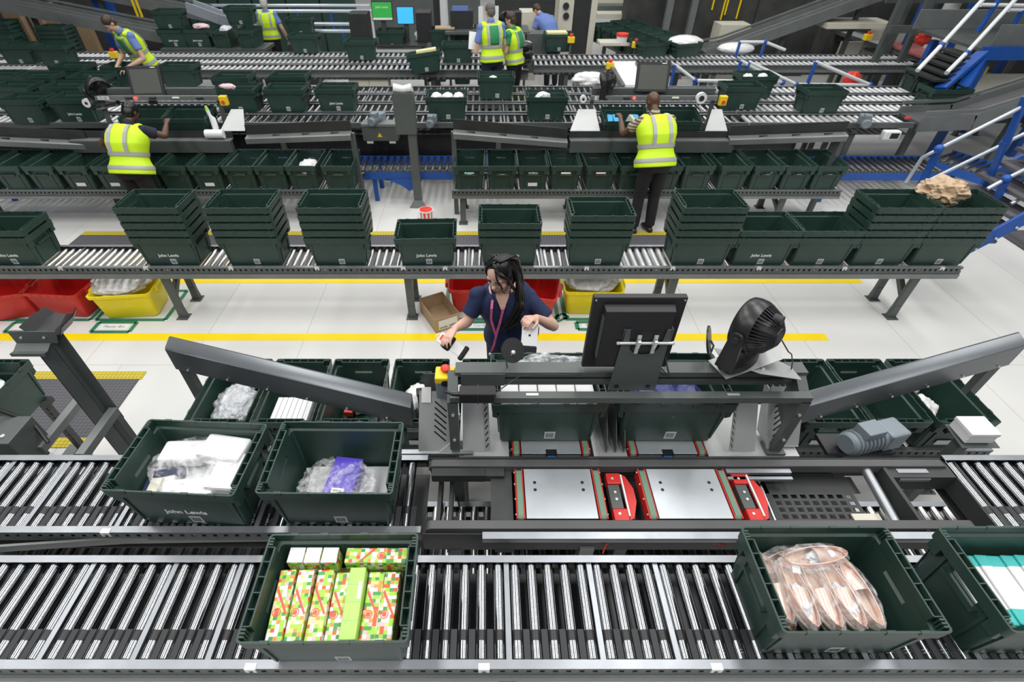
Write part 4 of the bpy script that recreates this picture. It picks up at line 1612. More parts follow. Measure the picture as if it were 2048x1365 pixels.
        b.ball(L(0, 0.078, -0.047), (0.024 * s, 0.012 * s, 0.008 * s), 12, 8, M)
        b.ball(L(0, 0.075, -0.057), (0.020 * s, 0.012 * s, 0.008 * s), 12, 8, M)
        return L, M

    def face(self, t, L, M, brows='hair_black'):
        s = self.hs
        for e in (-1, 1):
            b = MB()
            b.ball(L(e * 0.031, 0.0665, 0.008), (0.0145 * s, 0.011 * s, 0.0085 * s), 14, 10, M)
            b.build('eye', 'eye_white', t, smooth=True)
            b = MB()
            b.ball(L(e * 0.031, 0.0755, 0.005), (0.0055 * s, 0.003 * s, 0.0055 * s), 10, 8, M)
            b.ball(L(e * 0.031, 0.0735, 0.0145), (0.016 * s, 0.007 * s, 0.0035 * s), 10, 8, M)
            b.build('iris', 'ink_brown', t, smooth=True)
            b = MB()
            b.tube([L(e * 0.014, 0.0835, 0.030), L(e * 0.034, 0.084, 0.038), L(e * 0.053, 0.070, 0.033)], [0.003, 0.0035, 0.002], 8)
            b.build('eyebrow', brows, t, smooth=True)
        b = MB()
        b.ball(L(0, 0.0835, -0.048), (0.021 * s, 0.009 * s, 0.0055 * s), 12, 8, M)
        b.ball(L(0, 0.081, -0.0575), (0.018 * s, 0.0095 * s, 0.006 * s), 12, 8, M)
        b.build('lips', 'lip', t, smooth=True)

    def body(self, t, skin, vox=0.007, legs=True):
        J = self.J
        b = MB()
        self.torso(b)
        L, M = self.head(b)
        cap(b, lerp(J['chest'], J['neck'], 0.85), J['head'] - self.frame()[2] * 0.03 - self.hf * 0.01, 0.052, 0.046)
        for s in 'lr':
            cap(b, lerp(J[s + 's'], J['neck'], 0.1), J[s + 'e'], 0.050, 0.039)
            mid = lerp(J[s + 'e'], J[s + 'w'], 0.28)
            cap(b, J[s + 'e'], mid, 0.038, 0.040)
            cap(b, mid, J[s + 'w'], 0.040, 0.0255)
            self.make_hand(b, s)
            if legs:
                cap(b, J[s + 'h'], J[s + 'k'], 0.082, 0.052)
                m2 = lerp(J[s + 'k'], J[s + 'a'], 0.3)
                cap(b, J[s + 'k'], m2, 0.052, 0.054)
                cap(b, m2, J[s + 'a'], 0.054, 0.035)
        o = b.build('body', skin, None)
        rm = o.modifiers.new('r', 'REMESH')
        rm.mode = 'VOXEL'
        rm.voxel_size = vox
        sm = o.modifiers.new('s', 'SMOOTH')
        sm.factor = 0.5
        sm.iterations = 2
        me = evaluated(o, 'body')
        me.shade_smooth()
        o = link('body', me, t)
        return L, M

    def cloth(self, t, name, m, fn, vox=0.010, it=4):
        b = MB()
        fn(b)
        o = b.build('tmp', m, None)
        rm = o.modifiers.new('r', 'REMESH')
        rm.mode = 'VOXEL'
        rm.voxel_size = vox
        sm = o.modifiers.new('s', 'SMOOTH')
        sm.factor = 0.5
        sm.iterations = it
        me = evaluated(o, name)
        me.shade_smooth()
        return link(name, me, t)

    def sleeves(self, b, frac=0.62, r0=0.066, r1=0.062):
        J = self.J
        for s in 'lr':
            p1 = lerp(J[s + 's'], J[s + 'e'], frac)
            p0 = lerp(J[s + 's'], J['neck'], 0.15)
            b.tube([p0, lerp(p0, p1, 0.3), lerp(p0, p1, 0.7), p1], [r0 * 0.9, r0, r0 * 0.98, r1], 18)
            b.ball(p0, r0 * 0.9, 14, 10)

    def trousers(self, b, top=0.3):
        J = self.J
        self.torso(b, -0.35, top, 0.016, 8)
        for s in 'lr':
            b.tube([J[s + 'h'] + V(0, 0, 0.03), lerp(J[s + 'h'], J[s + 'k'], 0.5), J[s + 'k'], lerp(J[s + 'k'], J[s + 'a'], 0.5), J[s + 'a'] + V(0, 0, 0.0)], [0.105, 0.090, 0.072, 0.070, 0.064], 20)

    def shoes(self, t, fw):
        fw = Vector(fw).normalized()
        for s in 'lr':
            a = self.J[s + 'a']
            b = MB()
            g = a.z - 0.085
            sd = fw.cross(V(0, 0, 1))
            rings = []
            for f, w, h in ((-0.07, .028, .05), (-0.03, .036, .075), (0.04, .042, .062), (0.11, .046, .045), (0.17, .040, .035), (0.19, .020, .02)):
                c = V(a.x, a.y, g + h / 2) + fw * f
                rings.append(ering(c, sd, V(0, 0, 1), w, h / 2 + 0.004, 16, 3))
            b.loft(rings)
            b.tube([V(a.x, a.y, g + 0.03), V(a.x, a.y, a.z + 0.02)], 0.042, 14)
            b.build('shoe', 'black', t, smooth=True)

    def band(self, t, name, m, tc, hw, off, arc=None, n=2):
        """horizontal band round the torso"""
        rings = []
        rin = []
        for k in range(5):
            tt = tc - hw + 2 * hw * k / 4
            c, ax, ay, w, d = self.ring_at(tt, off)
            rings.append(ering(c, ax, ay, w, d, 40))
            rin.append(ering(c, ax, ay, w - 0.006, d - 0.006, 40))
        b = MB()
        b.loft(rings, False, False)
        b.loft(rin, False, False)
        return b.build(name, m, t, smooth=True)

    def strap(self, t, name, m, xs, t0, t1, off, wd=0.025, back=True, top=1.95):
        """vertical band down the front or back at lateral fraction xs"""
        pts = []
        n = 14
        sgn = 1 if back else -1
        for k in range(n + 1):
            tt = t0 + (t1 - t0) * k / n
            c, ax, ay, w, d = self.ring_at(tt, off)
            xx = max(-0.93, min(0.93, xs / w))
            yy = d * (1 - abs(xx) ** 2.3) ** (1 / 2.3)
            pts.append((c, ax, ay, xx * w, yy * sgn))
        b = MB()
        vs = []
        for c, ax, ay, x, y in pts:
            vs += [c + ax * (x - wd) + ay * y, c + ax * (x + wd) + ay * y, c + ax * (x + wd) + ay * (y - 0.012 * sgn), c + ax * (x - wd) + ay * (y - 0.012 * sgn)]
        fs = []
        for k in range(n):
            a = k * 4
            for j in range(4):
                fs.append((a + j, a + (j + 1) % 4, a + 4 + (j + 1) % 4, a + 4 + j))
        b.add(vs, fs)
        return b.build(name, m, t, smooth=False)


# ---- the woman in the middle
t = thing('person', 'woman with long black hair, navy polo shirt and pink lanyard, sorting goods', 'person')
J = dict(pelvis=(0.20, 2.88, 0.93), chest=(0.15, 2.83, 1.23), neck=(0.115, 2.79, 1.425), head=(0.098, 2.715, 1.565),
         ls=(0.300, 2.80, 1.335), rs=(-0.055, 2.78, 1.36),
         le=(0.475, 2.69, 1.16), lw=(0.335, 2.56, 1.335), re=(-0.125, 2.72, 1.17), rw=(-0.200, 2.56, 1.245),
         lh=(0.29, 2.89, 0.88), rh=(0.11, 2.88, 0.88), lk=(0.30, 2.86, 0.50), rk=(0.10, 2.85, 0.50), la=(0.30, 2.92, 0.09), ra=(0.10, 2.92, 0.09))
J['headup'] = Vector((-0.10, -0.12, 1))
W1 = Fig(J, (-0.46, -0.80, -0.30), 1.10, 1.12, hs=1.06,
         hand={'l': dict(d=(-0.50, -0.45, 0.30), n=(-0.3, -0.3, -0.9), thumb=1, curl=(0.75, 0.75, 0.4)),
               'r': dict(d=(-0.45, -0.75, -0.15), n=(0.2, -0.1, -1), thumb=-1, curl=(0.25, 0.5, 0.4))})
L, M = W1.body(t, 'skin_light', 0.0055)
W1.face(t, L, M)


def wshirt(b):
    W1.torso(b, 0.02, 1.955, 0.014, 20, 0.012)
    c, ax, ay, w, d = W1.ring_at(1.05)
    fw = -ay if (-ay).y < 0 else ay
    for e in (-1, 1):
        b.ball(c + ax * e * 0.075 + fw * 0.075 - V(0, 0, 0.01), (0.085, 0.075, 0.085), 16, 12)
    W1.sleeves(b, 0.70, 0.060, 0.062)
    for s in 'lr':
        b.ball(W1.J[s + 's'], 0.058, 14, 10)


W1.cloth(t, 'polo_shirt', 'navy', wshirt, 0.009)
W1.cloth(t, 'trousers', 'navy_dark', lambda b: W1.trousers(b, 0.22), 0.010)
W1.shoes(t, (0, -1, 0))
# open collar
b = MB()
n0 = W1.J['neck']
for e in (-1, 1):
    b.prism([n0 + V(e * 0.062, 0.02, 0.015), n0 + V(e * 0.078, -0.02, -0.005), n0 + V(e * 0.062, -0.09, -0.045), n0 + V(e * 0.012, -0.112, -0.095), n0 + V(e * 0.045, -0.062, -0.01)], (0, -0.006, 0.006))
b.build('collar', 'navy', t)
b = MB()
hd = (W1.J['head'] - n0).normalized()
c0 = n0 + V(0, 0.012, -0.005)
b.loft([[c0 + hd * q + V(r_ * math.cos(math.radians(-28 + 236 * k / 20)), r_ * 0.95 * math.sin(math.radians(-28 + 236 * k / 20)), 0) for k in range(21)] for q, r_ in ((-0.02, 0.083), (0.02, 0.074), (0.042, 0.078), (0.03, 0.066), (-0.02, 0.07))], False, False, closed=False)
b.build('collar_stand', 'navy', t, smooth=True)
b = MB()
b.prism([n0 + V(-0.046, -0.078, -0.004), n0 + V(0.046, -0.078, -0.004), n0 + V(0.040, -0.092, -0.030), n0 + V(0.002, -0.130, -0.125), n0 + V(-0.040, -0.092, -0.030)], (0, -0.008, 0.004))
b.build('open_neck', 'skin_light', t)
# lanyard
b = MB()
for q in ([(985, 600), (983, 618), (982, 640), (988, 660), (992, 672)], [(1013, 603), (1006, 620), (1000, 645), (994, 665), (992, 672)], [(992, 672), (988, 690), (982, 704)]):
    pts = []
    for i, (u, v) in enumerate(q):
        pts.append(atY(u, v, 2.655 if v > 612 else 2.70) + V(0, 0, 0))
    for a, c in zip(pts[:-1], pts[1:]):
        b.bar(a, c, 0.016, 0.003, (0, -1, 0.3))
b.build('lanyard', 'pink', t)
MB().ball(atY(980, 709, 2.645), (0.011, 0.006, 0.016), 12, 8).build('lanyard_tag', 'white', t, smooth=True)
# hair
b = MB()
hr, hf_, hu = W1.frame()
b.ball(L(0, -0.022, 0.042), (0.087, 0.093, 0.098), 28, 18, M)
b.ball(L(0, -0.050, -0.005), (0.084, 0.072, 0.100), 24, 16, M)
b.ball(L(-0.055, -0.02, -0.01), (0.035, 0.05, 0.085), 18, 12, M)
b.ball(L(0.055, -0.03, -0.02), (0.035, 0.05, 0.085), 18, 12, M)
o = b.build('tmp', 'hair_black')
rm = o.modifiers.new('r', 'REMESH')
rm.mode = 'VOXEL'
rm.voxel_size = 0.006
sm = o.modifiers.new('s', 'SMOOTH')
sm.iterations = 3
me = evaluated(o, 'hair')
me.shade_smooth()
link('hair', me, t)
random.seed(5)
b = MB()


def lock(pts, r, jit):
    out = []
    for i, p in enumerate(pts):
        out.append(Vector(p) + V(random.gauss(0, jit), random.gauss(0, jit), random.gauss(0, jit * 0.6)))
    # smooth by subdividing
    q = []
    for i in range(len(out) - 1):
        for k in range(3):
            a = out[max(i - 1, 0)]
            c0, c1 = out[i], out[i + 1]
            d_ = out[min(i + 2, len(out) - 1)]
            s = k / 3
            q.append(0.5 * ((2 * c0) + (c1 - a) * s + (2 * a - 5 * c0 + 4 * c1 - d_) * s * s + (3 * c0 - a - 3 * c1 + d_) * s ** 3))
    q.append(out[-1])
    n = len(q)
    b.tube(q, [r * (0.35 + 0.8 * math.sin(PI * min(1, 0.15 + 0.85 * i / n)) ** 0.6) * (1 if i < n - 1 else 0.15) for i in range(n)], 6)


top = L(0, -0.02, 0.13)
for k in range(46):
    f = random.random()
    lock([L(0.03 + random.uniform(-.06, .03), -0.03, 0.125), L(-0.085, -0.03 - 0.03 * f, 0.04), atY(1036 + 8 * f, 590, 2.70 + 0.03 * f), atY(1034 + 10 * f, 615, 2.68), atY(1018 + 18 * f, 640, 2.665), atY(1004 + 16 * f, 662 - 8 * f, 2.65)], 0.009, 0.006)
for k in range(26):
    f = random.random()
    lock([L(0.0, 0.02 - 0.05 * f, 0.135), L(0.062, 0.03 - 0.05 * f, 0.09), L(0.084, 0.02 - 0.05 * f, 0.03), L(0.082, 0.012 - 0.04 * f, -0.04), L(0.068, 0.0, -0.10 - 0.04 * f)], 0.007, 0.003)
for k in range(20):
    f = random.random()
    lock([L(0.0, 0.03, 0.13), L(-0.045, 0.06, 0.085), L(-0.078, 0.035, 0.03), L(-0.084, 0.02, -0.04), L(-0.09, 0.0, -0.11)], 0.0055, 0.004)
for k in range(6):
    lock([L(-0.01, 0.05, 0.115), L(-0.035, 0.085, 0.06), L(-0.050, 0.080, 0.0), L(-0.042, 0.072, -0.05), L(-0.05, 0.06, -0.09)], 0.0022, 0.003)
for k in range(26):
    f = random.random()
    lock([L(0.02 - 0.06 * f, 0.01, 0.138), L(-0.02 - 0.05 * f, -0.07, 0.115), L(-0.04 - 0.03 * f, -0.12, 0.03), L(-0.06, -0.13, -0.07), L(-0.09, -0.09, -0.16)], 0.008, 0.004)
b.build('hair_locks', 'hair_black', t, smooth=True)

# things in her hands
h = thing('sock_pack', 'white card pack of folded black socks held in her lowered hand by the cardboard box', 'packaged socks', atY(905, 692, 2.47), (math.radians(35), math.radians(32), math.radians(-18)))
MB().bb(-0.095, 0.095, -0.03, 0.03, -0.004, 0.004).build('card', 'white', h, bevel=0.001)
MB().bb(-0.052, -0.002, -0.042, 0.045, -0.012, 0.014).build('sock', 'trouser_black', h, bevel=0.010)
MB().bb(0.062, 0.092, -0.044, 0.044, -0.012, 0.012).build('sock', 'trouser_black', h, bevel=0.009)
b = MB()
b.tube([(-0.095 - 0.014 * math.sin(PI * k / 8), -0.014 * math.cos(PI * k / 8), 0) for k in range(9)], 0.003, 6)
b.build('hanger_hook', 'white', h)
MB().bb(-0.085, -0.062, -0.012, 0.02, 0.004, 0.005).build('red_print', 'orange_red', h)
h.scale = (1.15, 1.2, 1.2)
h = thing('card_pack', 'white card pack with black garment below, held up in her raised hand', 'packaged garment', atY(1059, 674, 2.45), (math.radians(-40), math.radians(9), math.radians(4)))
MB().bb(-0.044, 0.044, -0.008, 0.008, -0.055, 0.082).build('card', 'white', h, bevel=0.002)
MB().bb(-0.042, 0.042, -0.020, 0.016, -0.115, -0.052).build('black_garment', 'trouser_black', h, bevel=0.008)
MB().bb(-0.008, 0.004, -0.0088, -0.008, 0.002, 0.014).build('small_print', 'ink', h)
h.scale = (1.18, 1.18, 1.12)


# ---- generic standing worker
def worker(label, loc, face, skin, hair, shirt, vest='hivis', trousers='trouser_black', lean=0.10, arms=None, headf=None, bald=False, green_top=False, vox=0.012, tall=1.0, hold=None, vback=True, trunk=1.0, armhands=None):
    """loc = feet, face = heading angle in degrees of the forward direction (0 = +Y)"""
    t = thing('person', label, 'person', loc, (0, 0, math.radians(face)))
    k = tall
    l = lean
    J = dict(pelvis=(0, 0, 0.93 * k), chest=(0, l * 0.6, 1.23 * k), neck=(0, l * 1.3, 1.44 * k - l * 0.15), head=(0, l * 1.9 + 0.02, 1.585 * k - l * 0.3),
             ls=(-0.19, l * 1.1, 1.385 * k - l * 0.1), rs=(0.19, l * 1.1, 1.385 * k - l * 0.1),
             le=(-0.25, l + 0.02, 1.12 * k), lw=(-0.24, l + 0.14, 0.90 * k), re=(0.25, l + 0.02, 1.12 * k), rw=(0.24, l + 0.14, 0.90 * k),
             lh=(-0.09, 0, 0.88 * k), rh=(0.09, 0, 0.88 * k), lk=(-0.10, 0.03, 0.49 * k), rk=(0.10, 0.02, 0.49 * k), la=(-0.11, -0.02, 0.088), ra=(0.11, -0.02, 0.088))
    J.update(arms or {})
    Fg = Fig(J, headf or (0, 0.9, -0.3), 1.0 * trunk, 1.0 * trunk, hand=armhands)
    L, M = Fg.body(t, skin, min(vox, 0.009))
    Fg.face(t, L, M, hair if not bald else 'ink_brown')

    def sh(b):
        Fg.torso(b, 0.0, 1.95, 0.010, 14)
        Fg.sleeves(b, 0.62, 0.068, 0.064)
        for s in 'lr':
            b.ball(Fg.J[s + 's'], 0.064, 14, 10)
    Fg.cloth(t, 'shirt', shirt, sh, vox)
    Fg.cloth(t, 'trousers', trousers, lambda b: Fg.trousers(b, 0.25), vox)
    Fg.shoes(t, (0, 1, 0))
    b = MB()
    nn = Fg.J['neck']
    b.tube([nn + V(0, 0, -0.01), nn + (Fg.J['head'] - nn) * 0.35], [0.066, 0.060], 18)
    b.build('collar', shirt, t, smooth=True)
    if vest:
        def vs(b):
            rings = []
            n = 16
            for i in range(n + 1):
                tt = -0.12 + (1.9 + 0.12) * i / n
                c, ax, ay, w, d = Fg.ring_at(tt, 0.030 + 0.02 * max(0, 1 - i / 6))
                if tt > 1.5:
                    w = max(w, 0.15)
                rings.append(ering(c, ax, ay, w, d, 36))
            b.loft(rings)
            for s in 'lr':
                b.ball(lerp(Fg.J[s + 's'], Fg.J['neck'], 0.30) + V(0, 0, 0.012), (0.062, 0.085, 0.052), 14, 10)
        Fg.cloth(t, 'high_visibility_vest', vest, vs, vox, 3)
        Fg.band(t, 'reflective_band', 'reflective', 0.12, 0.075, 0.048)
        Fg.band(t, 'reflective_band', 'reflective', 0.62, 0.075, 0.041)
        for x in (-0.10, 0.10):
            for bk in (True, False):
                Fg.strap(t, 'reflective_strap', 'reflective', x, 0.68, 1.86, 0.041, 0.022, bk)
        if green_top:
            for bk in (True, False):
                b = MB()
                s = 1 if bk else -1
                vs_ = []
                n = 10
                for i in range(n + 1):
                    tt = 0.72 + 1.1 * i / n
                    c, ax, ay, w, d = Fg.ring_at(tt, 0.040)
                    for j in range(9):
                        x = -0.075 + 0.15 * j / 8
                        xx = x / w
                        yy = d * (1 - abs(xx) ** 2.3) ** (1 / 2.3) * s
                        vs_.append(c + ax * x + ay * yy)
                fs = []
                for i in range(n):
                    for j in range(8):
                        a = i * 9 + j
                        fs.append((a, a + 1, a + 10, a + 9))
                b.add(vs_, fs)
                o = b.build('green_panel', 'hivis_green', t, smooth=True)
                so = o.modifiers.new('s', 'SOLIDIFY')
                so.thickness = 0.004
                so.offset = 0
    if not bald:
        b = MB()
        b.ball(L(0, -0.016, 0.045), (0.081, 0.092, 0.088), 24, 16, M)
        b.ball(L(0, -0.045, 0.0), (0.074, 0.062, 0.085), 20, 14, M)
        b.build('hair', hair, t, smooth=True)
    return t, Fg


mat('shirt_stripes', (0.35, 0.28, 0.2), 0.8)
_nt = MATS['shirt_stripes'].node_tree
_w = _nt.nodes.new('ShaderNodeTexWave')
_w.bands_direction = 'Z'
_w.inputs['Scale'].default_value = 9
_tc = _nt.nodes.new('ShaderNodeTexCoord')
_nt.links.new(_tc.outputs['Object'], _w.inputs['Vector'])
_r = _nt.nodes.new('ShaderNodeValToRGB')
_r.color_ramp.interpolation = 'CONSTANT'
_r.color_ramp.elements[0].color = (0.42, 0.36, 0.26, 1)
_r.color_ramp.elements[1].position = 0.55
_r.color_ramp.elements[1].color = (0.10, 0.075, 0.05, 1)
_nt.links.new(_w.outputs['Fac'], _r.inputs['Fac'])
_nt.links.new(_r.outputs['Color'], _nt.nodes['Principled BSDF'].inputs['Base Color'])

p = at(1300, 462, 0)
worker('man with shaved head, yellow high-visibility vest and striped shirt leaning over the far station tote', (p.x - 0.14, p.y + 0.0, 0), 8, 'skin_dark', 'hair_black', 'shirt_stripes', lean=0.20, bald=True, tall=1.0, trunk=1.24,
       arms=dict(lw=(-0.30, 0.60, 1.30), le=(-0.34, 0.34, 1.19), rw=(0.16, 0.62, 1.24), re=(0.30, 0.38, 1.16)), headf=(-0.15, 0.75, -0.65), vox=0.010,
       armhands={'l': dict(d=(0.0, 0.9, 0.2), n=(0, 0.3, -1), thumb=-1, curl=(0.7, 0.7, 0.5))})
p = atY(276, 372, 6.02)
worker('worker in yellow vest over dark top, seen from behind at left far station', (p.x + 0.02, 6.02, 0), -4, 'skin_dark', 'hair_black', 'navy_dark', lean=0.20, tall=0.94, trunk=1.24,
       arms=dict(lw=(-0.33, 0.26, 0.98), le=(-0.36, 0.16, 1.14), rw=(0.26, 0.60, 1.25), re=(0.34, 0.36, 1.18)), headf=(0.05, 0.8, -0.6), vox=0.010)
# far workers
p = atY(265, 135, 9.75)
worker('young brown-haired man in green and yellow vest reading a yellow sheet', (p.x + 0.25, 9.78, 0.26), 150, 'skin_pale', 'hair_brown', 'shirt_blue', lean=0.16, green_top=True, tall=1.04,
       arms=dict(lw=(-0.10, 0.42, 0.98), le=(-0.28, 0.16, 1.10), rw=(0.16, 0.42, 0.98), re=(0.28, 0.18, 1.10)), headf=(0.1, 0.7, -0.7), vox=0.012)
p = atY(984, 147, 9.8)
worker('grey-haired man in green-backed yellow vest holding papers, seen from behind', (p.x, 9.8, 0.30), 20, 'skin_pale', 'hair_grey', 'shirt_blue', lean=0.05, green_top=True, tall=1.06, trousers='navy_dark',
       arms=dict(lw=(-0.22, 0.30, 1.10), le=(-0.28, 0.05, 1.10)), headf=(-0.1, 0.95, -0.25), vox=0.012)
p = atY(1012, 147, 10.15)
worker('brown-haired worker in green and yellow vest mostly hidden behind the grey-haired man', (p.x + 0.16, 10.18, 0.26), 60, 'skin_pale', 'hair_brown', 'hivis_green', lean=0.05, green_top=True, tall=0.98, headf=(0, 0.95, -0.3), vox=0.012)
p = atY(547, 92, 13.6)
worker('white-haired man in yellow vest and blue shirt, back to the camera', (p.x, 13.6, 0.0), 5, 'skin_pale', 'hair_white', 'shirt_blue', lean=0.02, tall=1.0, arms=dict(lw=(-0.27, 0.08, 0.86), rw=(0.36, 0.10, 0.84), re=(0.30, 0.02, 1.08)), headf=(0, 1, -0.15), vox=0.014)
p = atY(1108, 70, 12.9)
worker('dark-haired person in plain blue shirt bending over, near the cream cabinet', (p.x, 12.9, 0.0), 25, 'skin_pale', 'hair_brown', 'shirt_blue', vest=None, lean=0.42, trousers='navy_dark', trunk=1.15,
       arms=dict(lw=(-0.26, 0.62, 0.85), le=(-0.27, 0.46, 1.05), rw=(0.22, 0.62, 0.85), re=(0.27, 0.46, 1.05)), headf=(-0.3, 0.6, -0.8), vox=0.014)
# low platform under the two far men
o = MB().bb(at(925, 150, 0.3).x - 0.4, at(1060, 150, 0.3).x + 0.6, 9.50, 10.38, 0, 0.24).build('step_platform', 'dark_steel')
tag(o, 'low dark standing platform under the two men with vests', 'platform')
o = MB().bb(-8.2, -6.2, 9.50, 10.3, 0, 0.24).build('step_platform', 'dark_steel')
tag(o, 'low dark standing platform under the man reading a yellow sheet', 'platform')
h = thing('paper_sheet', 'white paper sheets held by the grey-haired man', 'paper', atY(949, 82, 9.95), (math.radians(60), math.radians(10), math.radians(10)))
MB().bb(-0.10, 0.10, -0.14, 0.14, 0, 0.004).build('sheet', 'white', h)
h = thing('paper_sheet', 'pale yellow sheet held by the young man in the blue shirt', 'paper', atY(225, 146, 9.5), (math.radians(25), math.radians(-5), math.radians(25)))
mat('pale_yellow', (0.75, 0.72, 0.38), 0.6)
MB().bb(-0.15, 0.15, -0.13, 0.13, 0, 0.004).build('sheet', 'pale_yellow', h)
# ---------------------------------------------------------------- soft goods, films, boxes
def film_mat(name, col, a_lo, a_hi, rough=0.16):
    m = mat(name, col, rough, bump=0.0)
    nt = m.node_tree
    b = nt.nodes['Principled BSDF']
    tc = nt.nodes.new('ShaderNodeTexCoord')
    n = nt.nodes.new('ShaderNodeTexNoise')
    n.inputs['Scale'].default_value = 16
    n.inputs['Detail'].default_value = 6
    n.inputs['Distortion'].default_value = 1.6
    nt.links.new(tc.outputs['Object'], n.inputs['Vector'])
    bp = nt.nodes.new('ShaderNodeBump')
    bp.inputs['Strength'].default_value = 0.6
    bp.inputs['Distance'].default_value = 0.012
    nt.links.new(n.outputs['Fac'], bp.inputs['Height'])
    nt.links.new(bp.outputs['Normal'], b.inputs['Normal'])
    n2 = nt.nodes.new('ShaderNodeTexNoise')
    n2.inputs['Scale'].default_value = 9
    n2.inputs['Detail'].default_value = 8
    n2.inputs['Distortion'].default_value = 2.5
    nt.links.new(tc.outputs['Object'], n2.inputs['Vector'])
    mr = nt.nodes.new('ShaderNodeMapRange')
    mr.inputs['From Min'].default_value = 0.42
    mr.inputs['From Max'].default_value = 0.68
    mr.inputs['To Min'].default_value = a_lo
    mr.inputs['To Max'].default_value = a_hi
    nt.links.new(n2.outputs['Fac'], mr.inputs['Value'])
    nt.links.new(mr.outputs['Result'], b.inputs['Alpha'])
    return m


film_mat('film', (0.85, 0.87, 0.9), 0.10, 0.62)
film_mat('film_thin', (0.9, 0.9, 0.92), 0.05, 0.42, 0.12)
film_mat('film_thin2', (0.88, 0.89, 0.92), 0.06, 0.50, 0.14)
film_mat('film_dense', (0.93, 0.93, 0.93), 0.72, 1.0, 0.3)
mat('white_goods', (0.78, 0.78, 0.79), 0.5, bump=0.15, bscale=12, var=0.05)
mat('purple', (0.065, 0.035, 0.46), 0.35)
mat('navy_bag', (0.04, 0.05, 0.20), 0.35, bump=0.3, bscale=20, var=0.4, vscale=30)
mat('tan', (0.42, 0.23, 0.12), 0.55)
mat('rosegold', (0.84, 0.63, 0.54), 0.30, 0.45, bump=0.05, var=0.1)
mat('insole', (0.62, 0.47, 0.38), 0.5)
mat('sole_white', (0.74, 0.70, 0.64), 0.5)
mat('tissue', (0.66, 0.68, 0.72), 0.35, bump=0.15, bscale=25)
mat('teal', (0.05, 0.48, 0.46), 0.5, bump=0.1)
mat('lime', (0.42, 0.72, 0.15), 0.45, var=0.06, vscale=12)
mat('magenta', (0.75, 0.04, 0.35), 0.5)
mat('pastel', (0.75, 0.55, 0.58), 0.6)
mat('mint', (0.30, 0.62, 0.50), 0.5, var=0.3, vscale=30)
mat('skyblue', (0.08, 0.42, 0.72), 0.5)
mat('grey_bag', (0.26, 0.25, 0.27), 0.4, bump=0.4, bscale=25, var=0.5, vscale=25)


def mosaic():
    m = mat('mosaic', (0.5, 0.7, 0.2), 0.42)
    nt = m.node_tree
    b = nt.nodes['Principled BSDF']
    tc = nt.nodes.new('ShaderNodeTexCoord')
    mp = nt.nodes.new('ShaderNodeMapping')
    mp.inputs['Location'].default_value = (0.0031, 0.0021, 0.0047)
    nt.links.new(tc.outputs['Object'], mp.inputs['Vector'])
    sc = nt.nodes.new('ShaderNodeVectorMath')
    sc.operation = 'MULTIPLY'
    sc.inputs[1].default_value = (66, 72, 60)
    nt.links.new(mp.outputs['Vector'], sc.inputs[0])
    fl_ = nt.nodes.new('ShaderNodeVectorMath')
    fl_.operation = 'FLOOR'
    nt.links.new(sc.outputs[0], fl_.inputs[0])
    oi = nt.nodes.new('ShaderNodeObjectInfo')
    ad = nt.nodes.new('ShaderNodeVectorMath')
    ad.operation = 'ADD'
    nt.links.new(fl_.outputs[0], ad.inputs[0])
    nt.links.new(oi.outputs['Location'], ad.inputs[1])
    wn = nt.nodes.new('ShaderNodeTexWhiteNoise')
    nt.links.new(ad.outputs[0], wn.inputs['Vector'])
    r = nt.nodes.new('ShaderNodeValToRGB')
    r.color_ramp.interpolation = 'CONSTANT'
    cols = [(0, (0.34, 0.66, 0.05)), (0.28, (0.82, 0.82, 0.78)), (0.5, (0.66, 0.10, 0.03)), (0.60, (0.05, 0.30, 0.07)), (0.72, (0.62, 0.72, 0.22)), (0.84, (0.74, 0.30, 0.06)), (0.92, (0.80, 0.50, 0.50))]
    while len(r.color_ramp.elements) < len(cols):
        r.color_ramp.elements.new(0.5)
    for e, (p, c) in zip(r.color_ramp.elements, cols):
        e.position = p
        e.color = (*c, 1)
    nt.links.new(wn.outputs['Value'], r.inputs['Fac'])
    nt.links.new(r.outputs['Color'], b.inputs['Base Color'])


mosaic()


def crumple(name, label, cat, loc, size, m, seed=0, amp=0.35, freq=2.2, sub=4, rot=0, group=None, parent=None, flat=False):
    bm = bmesh.new()
    bmesh.ops.create_icosphere(bm, subdivisions=sub, radius=1)
    for v in bm.verts:
        p = v.co.copy()
        q = p * freq + Vector((seed * 7.3, seed * 3.1, seed))
        d = noise.fractal(q, 1.1, 2.0, 3)
        d2 = abs(noise.noise(q * 1.7 + Vector((5, 1, 2))))
        v.co = p * (1 + amp * d - amp * 0.8 * d2)
        if v.co.z < 0:
            v.co.z *= 0.55 if flat else 0.9
        v.co = Vector((v.co.x * size[0] / 2, v.co.y * size[1] / 2, v.co.z * size[2] / 2))
    me = bpy.data.meshes.new(name)
    bm.to_mesh(me)
    bm.free()
    me.materials.append(MATS[m])
    o = link(name, me, parent, smooth=(m in ('film', 'film_dense', 'white_goods')))
    o.location = loc
    o.rotation_euler = (0, 0, math.radians(rot))
    if label:
        tag(o, label, cat, group)
    return o


def pack(name, label, cat, loc, size, m, rot=(0, 0, 0), group=None, bevel=0.003):
    b = MB()
    b.bb(-size[0] / 2, size[0] / 2, -size[1] / 2, size[1] / 2, -size[2] / 2, size[2] / 2)
    o = b.build(name, m, None, bevel=bevel)
    o.location = loc
    o.rotation_euler = tuple(math.radians(a) for a in rot)
    tag(o, label, cat, group)
    return o


# -- gift crackers
GC = 'patterned gift cracker boxes in the near tote'
ordn = ['leftmost', 'second', 'third', 'fourth, sunk lower', 'fifth', 'sixth', 'rightmost']


